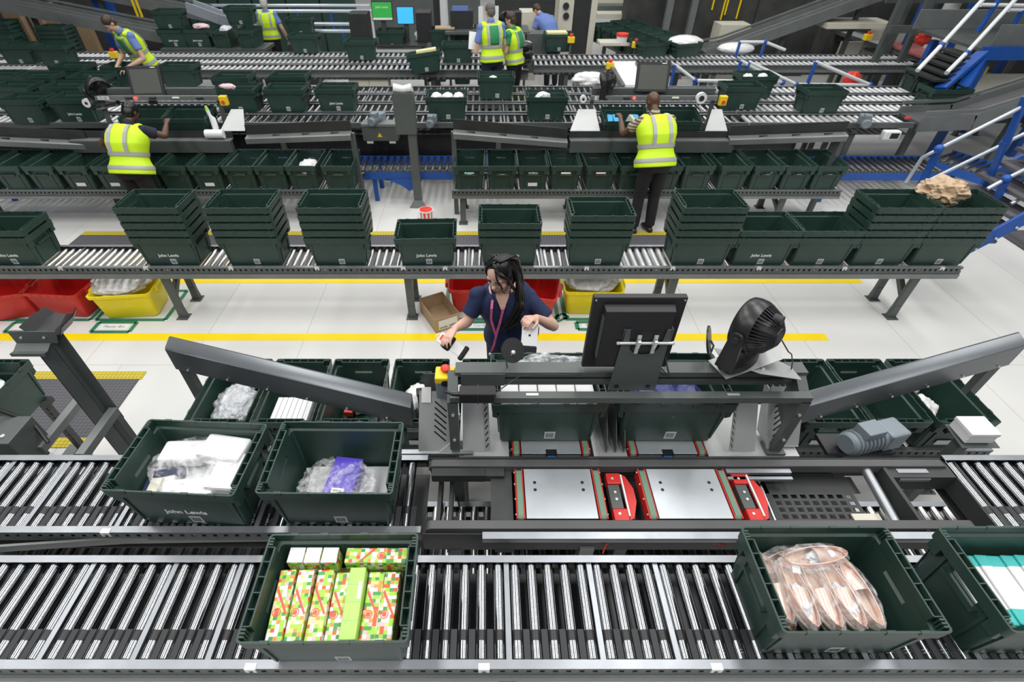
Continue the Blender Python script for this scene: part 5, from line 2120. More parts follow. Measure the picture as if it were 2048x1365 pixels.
def cracker(label, x, y, z, sx, sy, sz, m='mosaic', rot=0, deco=True):
    t = thing('gift_cracker_box', label, 'gift box', (x, y, z), (0, 0, math.radians(rot)), GC)
    MB().bb(-sx / 2, sx / 2, -sy / 2, sy / 2, -sz, 0).build('box_body', m, t, bevel=0.004)
    if m == 'mosaic' and deco:
        L = max(sx, sy)
        al = sy > sx
        ww = min(sx, sy) / 2
        b = MB()
        if al:
            b.prism([(-ww + 0.004, 0.05, 0.0004), (-ww + 0.010, 0.06, 0.0004), (ww - 0.002, -0.035, 0.0004), (ww - 0.008, -0.04, 0.0004)], (0, 0, 0.0006))
        else:
            b.prism([(-0.07, -ww + 0.003, 0.0004), (-0.06, -ww + 0.003, 0.0004), (0.0, ww - 0.003, 0.0004), (-0.014, ww - 0.003, 0.0004)], (0, 0, 0.0006))
        b.build('printed_ribbon', 'ribbon', t)
        b = MB()
        c = V(-0.010, -0.03, 0) if al else V(0.02, -0.003, 0)
        r0, r1 = 0.016, 0.0125
        n = 20
        ring = [(c.x + r0 * math.cos(2 * PI * k / n), c.y + r0 * math.sin(2 * PI * k / n), 0.0006) for k in range(n)]
        ri = [(c.x + r1 * math.cos(2 * PI * k / n), c.y + r1 * math.sin(2 * PI * k / n), 0.0012) for k in range(n)]
        b.loft([ring, [(x, y, 0.0012) for x, y, z in ring], ri], False, False)
        b.tube([(c.x, c.y, 0.0004), (c.x, c.y, 0.001)], 0.009, 16)
        b.build('printed_badge', 'ribbon', t)
    return t


mat('ribbon', (0.80, 0.10, 0.08), 0.45)
X0 = -0.567
for i, (dx, top, mm, rot) in enumerate(((-0.208, 1.375, 'mosaic', 4), (-0.138, 1.375, 'mosaic', 3), (-0.062, 1.375, 'mosaic', 2), (0.004, 1.35, 'mosaic', 1), (0.068, 1.395, 'lime', 1.5), (0.134, 1.355, 'mosaic', 0), (0.196, 1.355, 'mosaic', -0.5))):
    t = cracker(('%s of the long cracker boxes standing lengthwise in the near tote' % ordn[i]) if mm == 'mosaic' else 'plain lime green underside of a cracker box among the patterned ones', X0 + dx, 0.775, top, 0.062, 0.262, 0.08, mm, rot)
    if mm == 'lime':
        b = MB()
        for k in range(3):
            b.bb(-0.028, 0.028, -0.065 + k * 0.065, -0.064 + k * 0.065, 0.0004, 0.001)
        b.build('fold_lines', 'mint', t)
        MB().bb(0.012, 0.026, 0.01, 0.075, 0.0004, 0.0012).build('barcode_label', 'paper', t)
cracker('patterned cracker box lying crosswise at the back right of the near tote', X0 + 0.128, 0.955, 1.395, 0.25, 0.062, 0.075)
for i, dx in enumerate((-0.195, -0.128, -0.060)):
    t = thing('gift_cracker_box', ['left', 'middle', 'right'][i] + ' of the three white-topped cracker boxes at the back left of the near tote', 'gift box', (X0 + dx, 0.955, 1.395), (0, 0, 0), GC)
    MB().bb(-0.032, 0.032, -0.032, 0.032, -0.10, 0).build('box_body', 'mosaic', t, bevel=0.004)
    MB().bb(-0.031, 0.031, -0.031, 0.031, 0.0, 0.002).build('white_end_flap', 'white', t, bevel=0.003)
    b = MB()
    for k in range(6):
        b.bb(-0.018, 0.020, 0.012 - k * 0.006, 0.0145 - k * 0.006, 0.002, 0.0026)
    b.build('small_print', 'letter', t)
pack('cardboard_filler', 'brown card base under the cracker boxes in the near tote', 'box', (X0, 0.81, ZA + 0.082), (0.46, 0.29, 0.145), 'cardboard')


# -- shoes
def shoe_mesh():
    def outline(y):  # y -0.5..0.5 heel..toe -> halfwidth
        t = y + 0.5
        return 0.5 * (0.72 * math.sin(PI * min(1, max(0, t)) ** 0.85) ** 0.5) * (0.82 + 0.25 * t)
    n = 20
    m = MB()
    ys = [-0.5 + k / n for k in range(n + 1)]
    def ring(sc, z, off=0):
        r = []
        for y in ys:
            r.append((outline(y) * sc * 0.108, y * 0.25 * (0.96 + 0.04 * sc), z))
        for y in ys[::-1][1:-1]:
            r.append((-outline(y) * sc * 0.108, y * 0.25 * (0.96 + 0.04 * sc), z))
        return r
    m.mi = 0
    m.loft([ring(1.0, 0), ring(1.06, 0.006), ring(1.06, 0.014), ring(0.98, 0.016)])
    m.mi = 1
    # upper shell: heel/side band
    m.loft([ring(0.97, 0.014), ring(0.99, 0.035), ring(0.90, 0.052), ring(0.84, 0.052), ring(0.92, 0.03), ring(0.90, 0.018)], False, False)
    # vamp over toe
    rings = []
    for k in range(9):
        y = -0.02 + 0.5 * k / 8
        w = outline(y) * 0.108 * 0.98
        hh = 0.066 - 0.040 * (k / 8) ** 1.3
        r = []
        for j in range(13):
            a = PI * j / 12
            r.append((w * math.cos(a), y * 0.25, 0.014 + (hh - 0.014) * math.sin(a) ** 0.7))
        rings.append(r)
    m.loft(rings, False, True, closed=False)
    m.mi = 2
    m.loft([ring(0.90, 0.017), ring(0.88, 0.020)])
    return m.mesh('shoe', ['sole_white', 'rosegold', 'insole'])


SHOE = shoe_mesh()
SHOE.shade_smooth()
SHOE.set_sharp_from_angle(angle=math.radians(50))
GS = 'bagged metallic shoes in the near right tote'
XS = 1.345


def shoe(label, x, y, z, rot, s=1.0, stuff=True, pitch=0, bag=True):
    t = thing('shoe', label, 'shoe', (x, y, z), (math.radians(pitch), 0, math.radians(rot)), GS)
    inst('shoe_body', SHOE, t, (0, 0, 0)).scale = (s, s, s)
    if stuff:
        o = crumple('tissue_stuffing', None, None, (0, 0.03, 0.035), (0.062, 0.13, 0.05), 'tissue', seed=x * 10, amp=0.25, sub=3, parent=t)
    if bag:
        o = crumple('clear_bag', None, None, (0, 0, 0.035), (0.115, 0.275, 0.085), 'film_thin', seed=x * 17 + 3, amp=0.14, freq=3, sub=4, parent=t)
    return t


for i, (dx, dy, z, r, st) in enumerate(((-0.200, 0.0, 1.31, 181, False), (-0.140, -0.03, 1.345, 184, True), (-0.055, -0.03, 1.34, 185, False), (0.025, -0.03, 1.345, 187, True), (0.105, -0.02, 1.33, 4, False))):
    shoe('%s rose-gold slip-on shoe lying lengthwise in a clear bag' % ['leftmost', 'second', 'third', 'fourth', 'fifth, sole up'][i], XS + dx, 0.846 + dy, z, r, 1.05, st)
for i, (dx, dy, z, r) in enumerate(((-0.17, -0.015, 1.25, 177), (-0.09, -0.015, 1.25, 182), (-0.01, -0.015, 1.25, 3), (0.07, -0.015, 1.25, 183), (0.14, -0.01, 1.25, 180))):
    shoe('%s slip-on shoe in the lower layer of the shoe tote' % ['leftmost', 'second', 'third', 'fourth', 'rightmost'][i], XS + dx, 0.846 + dy, z, r, 1.05, False, bag=False)
shoe('shoe lying crosswise on top at the back of the shoe tote, stuffed with tissue', XS - 0.02, 0.945, 1.36, -83, 1.08, True)
shoe('brown shoe half hidden behind the crosswise one', XS - 0.12, 0.955, 1.30, -70, 1.0, False)
pack('paper_label', 'small white sticker on the bag of the second shoe', 'sticker', (XS - 0.115, 0.90, 1.40), (0.03, 0.04, 0.001), 'paper', (10, 0, -12))
pack('card_filler', 'card base beneath the shoes in the near right tote', 'box', (XS, 0.846, ZA + 0.055), (0.46, 0.29, 0.095), 'dark_steel')

# -- turquoise packs
for i in range(8):
    t = thing('long_pack', '%s of the white and turquoise packs in the tote at the right edge' % ['leftmost', 'second', 'third', 'fourth', 'fifth', 'sixth', 'seventh', 'rightmost'][i], 'pack', (1.955 + i * 0.056, 0.855, 1.315 + 0.004 * (i % 3)), (0, 0, math.radians(-3)), 'turquoise and white packs')
    MB().bb(-0.026, 0.026, -0.135, 0.135, -0.05, 0.0).build('white_body', 'white_goods', t, bevel=0.006)
    MB().bb(-0.0265, 0.0265, 0.085, 0.137, -0.051, 0.001).build('turquoise_end', 'teal', t, bevel=0.006)
    MB().bb(-0.0265, 0.0265, -0.137, -0.075, -0.051, 0.001).build('turquoise_end', 'teal', t, bevel=0.006)
pack('card_filler', 'card base beneath the turquoise packs', 'box', (2.15, 0.85, ZA + 0.07), (0.47, 0.29, 0.12), 'cardboard')
crumple('clear_bag', 'clear bag slumped over the front of the turquoise packs', 'plastic bag', (2.25, 0.76, 1.34), (0.22, 0.14, 0.06), 'film', 4)

# -- tote of white goods
XB, YB = -1.372, 1.397
for i, (dx, dy, z, sx, sy, sz, r) in enumerate(((-0.10, 0.09, 1.345, 0.20, 0.13, 0.06, 5), (0.10, 0.10, 1.355, 0.22, 0.14, 0.07, -8), (0.16, -0.02, 1.34, 0.15, 0.2, 0.06, -4), (0.0, -0.10, 1.325, 0.24, 0.10, 0.05, 3), (-0.15, -0.06, 1.30, 0.12, 0.14, 0.05, 10))):
    pack('folded_white_garment', ['back left', 'back right', 'right', 'front', 'left'][i] + ' folded white garment under film in the lettered second-lane tote', 'garment', (XB + dx, YB + dy, z), (sx, sy, sz), 'white_goods', (i * 3 - 6, 4 - i * 2, r), 'white garments under film', 0.014)
pack('navy_box', 'navy box end peeping from under the film in the lettered second-lane tote', 'box', (XB - 0.135, YB - 0.01, 1.318), (0.13, 0.035, 0.05), 'navy', (0, 0, 12))
pack('navy_box', 'navy box end at the far left corner under the film, lettered tote', 'box', (XB - 0.205, YB - 0.075, 1.30), (0.035, 0.07, 0.05), 'navy', (0, 0, 4))
pack('white_carton', 'white printed carton left of the folded garments under film', 'box', (XB - 0.165, YB - 0.085, 1.318), (0.05, 0.08, 0.05), 'cream', (0, 0, 4))
pack('goods_bed', 'packed white cartons filling the bottom of the lettered second-lane tote', 'box', (XB, YB, ZA + 0.085), (0.47, 0.30, 0.15), 'white', (0, 0, -3))
crumple('plastic_film', 'crumpled clear film over the white garments, second lane', 'plastic film', (XB + 0.0, YB + 0.02, 1.335), (0.48, 0.33, 0.15), 'film_thin2', 2, amp=0.14, freq=1.8, sub=5, rot=-3, flat=True)

# -- purple box tote
XP, YP = -0.698, 1.395
t = thing('purple_box', 'purple box with white sticker inside clear plastic, second lane', 'box', (XP - 0.0, YP - 0.012, 1.165), (0, 0, math.radians(-7)))
MB().bb(-0.068, 0.068, -0.135, 0.135, 0.0, 0.10).build('box_body', 'purple', t, bevel=0.004)
MB().bb(-0.0695, 0.0695, -0.09, 0.1365, 0.092, 0.1015).build('lid_flap', 'purple', t, bevel=0.001)
MB().bb(-0.03, 0.03, -0.105, -0.04, 0.1015, 0.1025).build('white_sticker', 'paper', t)
b = MB()
for k in range(2):
    for j in range(9):
        b.bb(-0.022 + j * 0.005, -0.0195 + j * 0.005, -0.09 + k * 0.03, -0.078 + k * 0.03, 0.1026, 0.103)
b.build('sticker_print', 'ink_brown', t)
pack('grey_insert', 'flat pale grey sheet lying in the purple box tote', 'sheet', (XP + 0.02, YP, ZA + 0.022), (0.43, 0.29, 0.02), 'label_grey')
crumple('plastic_bag', 'crumpled clear bag left of and over the purple box', 'plastic bag', (XP - 0.09, YP + 0.0, 1.215), (0.26, 0.28, 0.13), 'film_thin', 5, amp=0.30, freq=2.6, sub=5, flat=True)
crumple('plastic_bag', 'clear bag wrapped round the right side of the purple box', 'plastic bag', (XP + 0.04, YP - 0.02, 1.24), (0.24, 0.27, 0.13), 'film_thin', 9, amp=0.22, freq=2.6, sub=5, flat=True)

# -- station totes contents
for i in range(5):
    pack('white_pack', '%s white pack in the left station tote' % ['leftmost', 'second', 'middle', 'fourth', 'rightmost'][i], 'pack', (0.13 + i * 0.1, 1.86, 1.385), (0.095, 0.26, 0.10), 'white_goods', (0, 0, random.uniform(-2, 2)), 'white packs in the station tote', 0.008)
crumple('plastic_film', 'loose clear film standing up from the back of the left station tote', 'plastic film', (0.37, 2.00, 1.45), (0.44, 0.13, 0.12), 'film', 7, amp=0.35, freq=2.5, sub=5)
for i in range(3):
    crumple('navy_bag', '%s navy printed bag in the right station tote' % ['left', 'middle', 'right'][i], 'bag', (0.86 + i * 0.12, 1.84, 1.36), (0.16, 0.27, 0.12), 'navy_bag', 11 + i, amp=0.15, sub=3, group='navy bags')
# -- low rack contents
crumple('clear_bag', 'clear bag of pale folded things in the left-edge tote', 'plastic bag', (-3.33, 2.2, 0.90), (0.3, 0.42, 0.16), 'tissue', 20, amp=0.2, freq=1.6, sub=4)
crumple('clear_bag', 'bagged pale clothing in the leftmost low-rack tote', 'bagged garment', (-1.74, 2.36, 0.70), (0.26, 0.34, 0.18), 'tissue', 21, amp=0.25, freq=2.2, sub=5)
crumple('clear_film', 'shiny clear wrap on the bagged clothing, leftmost low-rack tote', 'plastic bag', (-1.74, 2.33, 0.72), (0.29, 0.40, 0.20), 'film', 22, amp=0.3, freq=2.6, sub=5)
for i in range(7):
    pack('white_box', '%s of seven flat white boxes standing in the low-rack tote' % ['first', 'second', 'third', 'fourth', 'fifth', 'sixth', 'seventh'][i], 'box', (-1.425 + i * 0.036, 2.25, 0.69), (0.033, 0.26, 0.16), 'white', (0, 0, 0), 'white boxes in the rack tote', 0.002)
for i, (m_, dx) in enumerate((('red', -0.09), ('white', -0.03), ('skyblue', 0.02), ('red', 0.08), ('pastel', 0.11))):
    pack('small_pack', '%s small pack in the third low-rack tote' % ['red leftmost', 'white', 'blue', 'red right', 'pale pink'][i], 'pack', (-0.895 + dx, 2.42 + 0.02 * i, 0.60), (0.06, 0.10, 0.05), m_, (5, 5, i * 23))
t = thing('barcode_scanner', 'black and yellow hand scanner lying on the white item by the stop button', 'scanner', (-0.435, 2.30, 0.80), (math.radians(25), 0, math.radians(8)))
MB().tube([(0, -0.07, 0), (0, 0.0, 0.012), (0, 0.05, 0.02)], [0.018, 0.021, 0.024], 14).build('handle', 'black', t, auto=50)
MB().box((0, 0.07, 0.02), (0.055, 0.06, 0.035)).build('scanner_head', 'black', t, bevel=0.008)
MB().box((0.0, 0.045, 0.04), (0.014, 0.02, 0.006)).build('yellow_key', 'yellow', t)
crumple('white_garment', 'white and black bundled garment under the hand scanner', 'garment', (-0.46, 2.42, 0.72), (0.22, 0.24, 0.16), 'white_goods', 31, amp=0.2, sub=4)
crumple('black_garment', 'black bundled garment beside the white one under the scanner', 'garment', (-0.40, 2.55, 0.72), (0.18, 0.18, 0.16), 'trouser_black', 32, amp=0.2, sub=4)
crumple('clear_bag', 'clear bag at the back of the rightmost low-rack tote', 'plastic bag', (2.98, 2.50, 0.76), (0.18, 0.24, 0.18), 'film', 41, amp=0.3, sub=4)
crumple('clear_bag', 'purplish clear bag hanging in the rightmost low-rack tote corner', 'plastic bag', (2.99, 2.28, 0.74), (0.13, 0.22, 0.22), 'film_dense', 42, amp=0.35, sub=4)
crumple('patterned_bag', 'small patterned bag in the low-rack tote right of the gantry', 'bag', (1.86, 2.42, 0.62), (0.2, 0.25, 0.1), 'grey_bag', 43, amp=0.2, sub=3)

# -- far rack contents
def fx(u):
    return (u - CX) * .00628


crumple('green_bag', 'mint green bag in the first tote of the far right rack', 'bag', (fx(932), 6.50, 0.63), (0.22, 0.30, 0.16), 'mint', 51, amp=0.2, sub=4)
pack('brown_box', 'brown box beside the mint green bag', 'box', (fx(955), 6.50, 0.58), (0.12, 0.16, 0.10), 'cardboard')
crumple('dark_bag', 'dark shiny bag in the third tote of the far right rack', 'bag', (fx(1078), 6.50, 0.60), (0.26, 0.26, 0.13), 'grey_bag', 52, amp=0.3, sub=4)
pack('cream_box', 'small cream box in the fourth tote of the far right rack', 'box', (fx(1143), 6.50, 0.60), (0.16, 0.2, 0.1), 'cream')
pack('flat_pack', 'flat pink and white pack in the fifth tote of the far right rack', 'pack', (fx(1205), 6.50, 0.60), (0.28, 0.24, 0.08), 'pastel')
pack('pink_pack', 'pink dotted pack in the far rack tote right of the man', 'pack', (fx(1533), 6.52, 0.62), (0.16, 0.26, 0.08), 'pastel', (0, 0, 20))
crumple('patterned_bag', 'black and white patterned bag in the far right rack', 'bag', (fx(1600), 6.55, 0.64), (0.3, 0.36, 0.16), 'grey_bag', 53, amp=0.25, sub=4)
crumple('clear_bag', 'clear pale bag in the last tote of the far right rack', 'plastic bag', (fx(1655), 6.58, 0.65), (0.2, 0.26, 0.16), 'tissue', 54, amp=0.25, sub=4)
crumple('white_bag', 'white crumpled bag in the left far rack tote', 'plastic bag', (fx(598), 6.55, 0.70), (0.26, 0.30, 0.2), 'white_goods', 55, amp=0.25, sub=4)
pack('blue_pack', 'bright blue pack in the far rack tote beside the man', 'pack', (fx(1262), 6.5, 0.60), (0.14, 0.2, 0.08), 'skyblue')
# -- items in far lane totes
pp = at(894, 243, ZF)
for i in range(3):
    crumple('white_cup_bag', '%s bag of white cups in the far tote beside the white-topped post' % ['left', 'middle', 'right'][i], 'bag', (pp.x - 0.15 + i * 0.16, pp.y + 0.2, ZF + 0.27), (0.17, 0.2, 0.14), 'white_goods', 60 + i, amp=0.15, sub=3, group='bags of white cups')
pp = at(1092, 243, ZF)
crumple('clear_bag', 'pale clear bag in the tote left of the far station', 'plastic bag', (pp.x - 0.05, pp.y + 0.2, ZF + 0.27), (0.24, 0.2, 0.16), 'tissue', 64, amp=0.25, sub=3)
pp = at(992, 200, ZF)
crumple('white_bag', 'small white bag in the tote below the two men', 'bag', (pp.x - 0.05, pp.y + 0.2, ZF + 0.26), (0.14, 0.14, 0.1), 'white_goods', 65, amp=0.2, sub=3)
pp = at(480, 227, ZF)
crumple('pale_shoe', 'pale shoe-like item lying on the rim of a far left tote', 'shoe', (pp.x - 0.1, pp.y + 0.08, ZF + 0.35), (0.26, 0.1, 0.09), 'pastel', 66, amp=0.15, sub=3, rot=-8)
pp = at(1508, 198, ZF)
for i in range(2):
    crumple('white_bag', '%s white bag in the rear tote right of the far station' % ['left', 'right'][i], 'bag', (pp.x - 0.12 + 0.24 * i, pp.y + 0.2, ZF + 0.27), (0.16, 0.16, 0.12), 'white_goods', 67 + i, amp=0.2, sub=3)

# -- crumpled kraft paper
crumple('kraft_paper', 'crumpled brown packing paper on the last tote stack', 'packing paper', (4.34, 4.52, 1.30), (0.42, 0.36, 0.26), 'kraft', 71, amp=0.36, freq=2.2, sub=4)

# ---------------------------------------------------------------- bins, carton, bucket
def bin_(label, x, y, rot, m, group=None):
    t = thing('waste_bin', label, 'bin', (x, y, 0), (0, 0, math.radians(rot)), group)
    b = MB()
    R = []
    for hx, hy, z in ((0.25, 0.165, 0.002), (0.262, 0.178, 0.02), (0.292, 0.205, 0.29), (0.312, 0.225, 0.292), (0.315, 0.228, 0.325), (0.300, 0.213, 0.325), (0.285, 0.198, 0.30), (0.255, 0.172, 0.025)):
        R.append(rrect(hx, hy, 0.045, z, 6))
    b.loft(R)
    b.build('bin_body', m, t, auto=35)
    for s in (-1, 1):
        b = MB()
        b.bb(s * 0.312, s * 0.345, -0.09, 0.09, 0.27, 0.325)
        b.build('grip', m, t, bevel=0.006)
    b = MB()
    for s in (-1, 1):
        for k in range(5):
            b.bb(-0.2 + k * 0.09, -0.16 + k * 0.09, s * 0.222, s * 0.232, 0.295, 0.331)
    b.build('rim_teeth', m, t, bevel=0.003)
    return t


mat('yellow_bin', (0.95, 0.76, 0.005), 0.35, var=0.04)
bin_('red bin at far left, cut by the photo edge, under the stack conveyor', -5.12, 4.36, 14, 'red')
bin_('second red bin from the left, beside the yellow one', -4.50, 4.42, -5, 'red')
bin_('left yellow bin filled with clear film', -3.80, 4.40, 6, 'yellow_bin')
bin_('red bin left of the woman, behind the cardboard carton', -0.08, 4.50, 2, 'red')
bin_('red bin just right of the woman’s shoulder'.replace('’', "'"), 0.47, 4.38, -12, 'red')
bin_('right yellow bin of clear film behind the monitor', 1.14, 4.46, -1, 'yellow_bin')
crumple('plastic_film', 'heap of clear film in the left yellow bin', 'plastic film', (-3.86, 4.42, 0.33), (0.62, 0.44, 0.22), 'film_dense', 81, amp=0.18, freq=1.7, sub=5)
crumple('plastic_film', 'heap of clear film in the right yellow bin', 'plastic film', (1.14, 4.48, 0.33), (0.58, 0.42, 0.20), 'film_dense', 82, amp=0.18, freq=1.7, sub=5)

t = thing('open_carton', 'open brown cardboard carton with white label on the floor by the conveyor leg', 'cardboard box', (-0.485, 4.215, 0), (0, 0, math.radians(28)))
w, d, hh = 0.135, 0.21, 0.175
b = MB()
b.bb(-w, w, -d, d, 0.001, 0.006)
for s in (-1, 1):
    b.bb(s * w - 0.002, s * w + 0.002, -d, d, 0, hh)
    b.bb(-w, w, s * d - 0.002, s * d + 0.002, 0, hh)
b.build('carton_body', 'cardboard', t)
MB().bb(-0.10, 0.11, -d - 0.003, -d - 0.002, 0.03, 0.145).build('paper_label', 'paper', t)
b = MB()
x = -0.09
while x < 0.09:
    ww = random.choice((0.003, 0.005))
    if not -0.005 < x < 0.01:
        b.bb(x, x + ww, -d - 0.0038, -d - 0.003, 0.04, 0.065)
    x += ww + 0.004
b.build('label_barcode', 'ink', t)

pb = at(854, 447, 0)
t = thing('bucket', 'small round bucket with red lid and red and white stripes on the floor', 'bucket', (pb.x, pb.y, 0))
b = MB()
for k in range(20):
    b.mi = k % 2
    a0, a1 = 2 * PI * k / 20, 2 * PI * (k + 1) / 20
    b.loft([[(0.078 * math.cos(a0), 0.078 * math.sin(a0), 0), (0.078 * math.cos(a1), 0.078 * math.sin(a1), 0)], [(0.092 * math.cos(a0), 0.092 * math.sin(a0), 0.20), (0.092 * math.cos(a1), 0.092 * math.sin(a1), 0.20)]], False, False, closed=False)
b.build('bucket_wall', ['orange_red', 'white'], t)
MB().tube([(0, 0, 0.195), (0, 0, 0.21)], 0.098, 28).build('rim', 'white', t, auto=40)
MB().tube([(0, 0, 0.2), (0, 0, 0.2115)], 0.088, 28).build('red_lid', 'orange_red', t, auto=40)

# floor outlines
def outline(label, pts, w=0.045):
    b = MB()
    n = len(pts)
    for i in range(n):
        a, c = Vector((*pts[i], 0.0012)), Vector((*pts[(i + 1) % n], 0.0012))
        b.bar(a, c, w, 0.0016)
    return tag(b.build('floor_outline', 'tape_green'), label, 'floor tape')


def rectp(x0, x1, y0, y1):
    return [(x0, y0), (x1, y0), (x1, y1), (x0, y1)]


outline('green taped rectangle round the placard in front of the left yellow bin', rectp(-4.10, -3.70, 3.99, 4.15))
outline('green taped rectangle round the placard in front of the left red bins', rectp(-5.0, -4.42, 3.99, 4.15))
outline('green taped rectangle under the left yellow bin', rectp(-4.16, -3.42, 4.19, 4.72))
outline('green taped rectangle under the red bins at left', rectp(-5.6, -4.22, 4.19, 4.72))
outline('green taped rectangle under the two middle red bins', rectp(-0.42, 0.78, 4.20, 4.80))
outline('green taped rectangle round the placard left of the woman', rectp(-0.30, 0.30, 4.03, 4.15))
outline('green taped rectangle round the placard left of the monitor', rectp(0.97, 1.38, 4.03, 4.15))
outline('green taped rectangle under the right yellow bin', rectp(0.86, 1.46, 4.20, 4.76))
outline('green taped arrow lines right of the red bin', [(0.66, 4.09), (0.90, 4.24), (0.84, 4.30), (0.66, 4.16)], 0.03)


def placard(label, x0, x1, y0, y1, txt):
    t = thing('floor_placard', label, 'floor sign', ((x0 + x1) / 2, (y0 + y1) / 2, 0.001))
    MB().bb((x0 - x1) / 2, (x1 - x0) / 2, (y0 - y1) / 2, (y1 - y0) / 2, 0, 0.001).build('card', 'white', t)
    me = text_mesh(txt, 0.055, 'lettering')
    me.materials.append(MATS['letter_dark'])
    inst('lettering', me, t, (0, 0, 0.0018))


mat('letter_dark', (0.22, 0.18, 0.22), 0.6)
placard('white floor placard in front of the left yellow bin', -4.05, -3.75, 4.03, 4.12, 'Plastic Bin')
placard('white floor placard in front of the red bins at left', -4.95, -4.48, 4.03, 4.12, 'Cardboard')
placard('white floor placard left of the woman', -0.25, 0.25, 4.06, 4.13, 'Cardboard')
placard('white floor placard left of the monitor', 1.02, 1.33, 4.06, 4.13, 'Plastic Bin')
# ---------------------------------------------------------------- far stations
def far_wing(label, uo, ui, vo, vi, Yo=6.62, Yi=6.86):
    po, pi = atY(uo, vo, Yo), atY(ui, vi, Yi)
    t = thing('sloping_guard', label, 'conveyor guard', (po.x, po.y, 0))
    d = pi - po
    rings = []
    for q, y, z in ((0, 0, po.z), (1, d.y, pi.z)):
        x = d.x * q
        rings.append([(x, y, z), (x, y + 0.012, z), (x, y + 0.012, z - 0.13), (x, y, z - 0.13)])
    MB().loft(rings).build('dark_liner', 'dark_steel', t)
    rings = []
    for q, y, z in ((0, 0, po.z - 0.13), (1, d.y, pi.z - 0.13)):
        x = d.x * q
        rings.append([(x, y + 0.01, z + 0.004), (x, y - 0.09, z - 0.01), (x, y - 0.10, z - 0.02), (x, y - 0.10, z - 0.085), (x, y - 0.095, z - 0.085), (x, y - 0.093, z - 0.02), (x, y - 0.085, z - 0.014), (x, y + 0.01, z)])
    MB().loft(rings).build('ledge', 'frame_light', t, auto=30)
    b = MB()
    for f in (0.15, 0.42, 0.70):
        c = V(d.x * f, d.y * f - 0.045, (po.z + (pi.z - po.z) * f) - 0.13 - 0.002)
        b.tube([c + V(-0.05, 0, 0), c + V(0.05, 0, 0)], 0.012, 8)
    b.build('oval_slots', 'black', t)
    MB().bb(-0.03, 0.03, -0.04, 0.02, 0, po.z - 0.15).build('support_post', 'frame', t)
    return t


def far_station(side, uL, uR, label):
    """gantry facing the camera; uL..uR pixel extent of the beams"""
    t = thing('equipment_gantry', label, 'gantry', (0, 0, 0))
    b0, b1 = atY(uL, 184, 7.36), atY(uR, 184, 7.36)
    MB().bb(b0.x, b1.x, 7.34, 7.40, b0.z - 0.03, b0.z + 0.05).build('rear_beam', 'frame', t, bevel=0.004)
    f0, f1 = atY(uL - 2, 196, 7.22), atY(uR + 6, 196, 7.22)
    MB().bb(f0.x, f1.x, 7.22, 7.26, f0.z - 0.035, f0.z + 0.025).build('front_beam', 'frame_light', t, bevel=0.004)
    for x in (f0.x + 0.03, f1.x - 0.03):
        b = MB()
        b.bar((x, 7.25, 0.98), (x, 7.30, f0.z), 0.045, 0.05, (0, 1, 0))
        b.build('gantry_post', 'frame', t)
    for k, m_ in enumerate(('ink', 'ink', 'cream', 'ink')):
        x = f0.x + (f1.x - f0.x) * (0.28 + 0.19 * k)
        MB().tube([(x - 0.04, 7.215, f0.z), (x + 0.05, 7.215, f0.z)], 0.014, 10).build('indicator_button', m_, t)
    mname = 'glow_red'
    if mname not in MATS:
        mat(mname, (0.8, 0.02, 0.02), 0.4, emit=(1, 0.05, 0.04), estr=6)
    x = f0.x + (f1.x - f0.x) * 0.33
    MB().tube([(x, 7.21, f0.z), (x + 0.03, 7.20, f0.z)], 0.018, 10).build('red_light', 'glow_red', t)
    MB().bb(f0.x + 0.05, f0.x + 0.20, 7.217, 7.22, f0.z - 0.025, f0.z + 0.02).build('number_plate', 'paper', t)
    me = text_mesh('01-03', 0.045, 'lettering')
    me.materials.append(MATS['ink'])
    inst('lettering', me, t, (f0.x + 0.125, 7.215, f0.z - 0.002), (PI / 2, 0, 0))
    # stop switch
    s = thing('stop_switch', 'yellow stop switch with red button on the ' + side + ' far gantry end', 'stop button', (f1.x + 0.07, 7.22, f0.z - 0.04))
    MB().bb(-0.05, 0.05, -0.04, 0.03, -0.05, 0.07).build('yellow_housing', 'yellow', s, bevel=0.008)
    MB().tube([(0, -0.04, 0.0), (0, -0.06, 0.0)], 0.022, 14).build('button', 'orange_red', s)
    # trough in front
    w = thing('station_trough', 'dark double trough ledge along the ' + side + ' far station', 'station ledge', (0, 0, 0))
    e0, e1 = atY(uL - 45, 268, 6.9), atY(uR + 35, 268, 6.9)
    MB().bb(e0.x, e1.x, 6.88, 6.90, e0.z - 0.05, e0.z + 0.04).build('trough_back', 'dark_steel', w)
    MB().bb(e0.x, e1.x, 6.77, 6.88, e0.z - 0.06, e0.z - 0.045).build('trough_ledge', 'frame_light', w)
    MB().bb(e0.x, e1.x, 6.76, 6.775, e0.z - 0.20, e0.z - 0.05).build('front_apron', 'frame', w)
    for x in (e0.x + 0.1, e1.x - 0.1):
        MB().bb(x - 0.03, x + 0.03, 6.92, 6.98, 0, e0.z - 0.06).build('leg', 'frame', w)
    return t


mat('screen_reflection', (0.10, 0.105, 0.095), 0.15, spec=0.9)  # grey lifted in the colour to stand for the ceiling's reflection
far_station('right', 1184, 1430, 'far gantry with monitor above the shaved-headed man')
far_station('left', 190, 430, 'far gantry with monitor above the left vest worker')


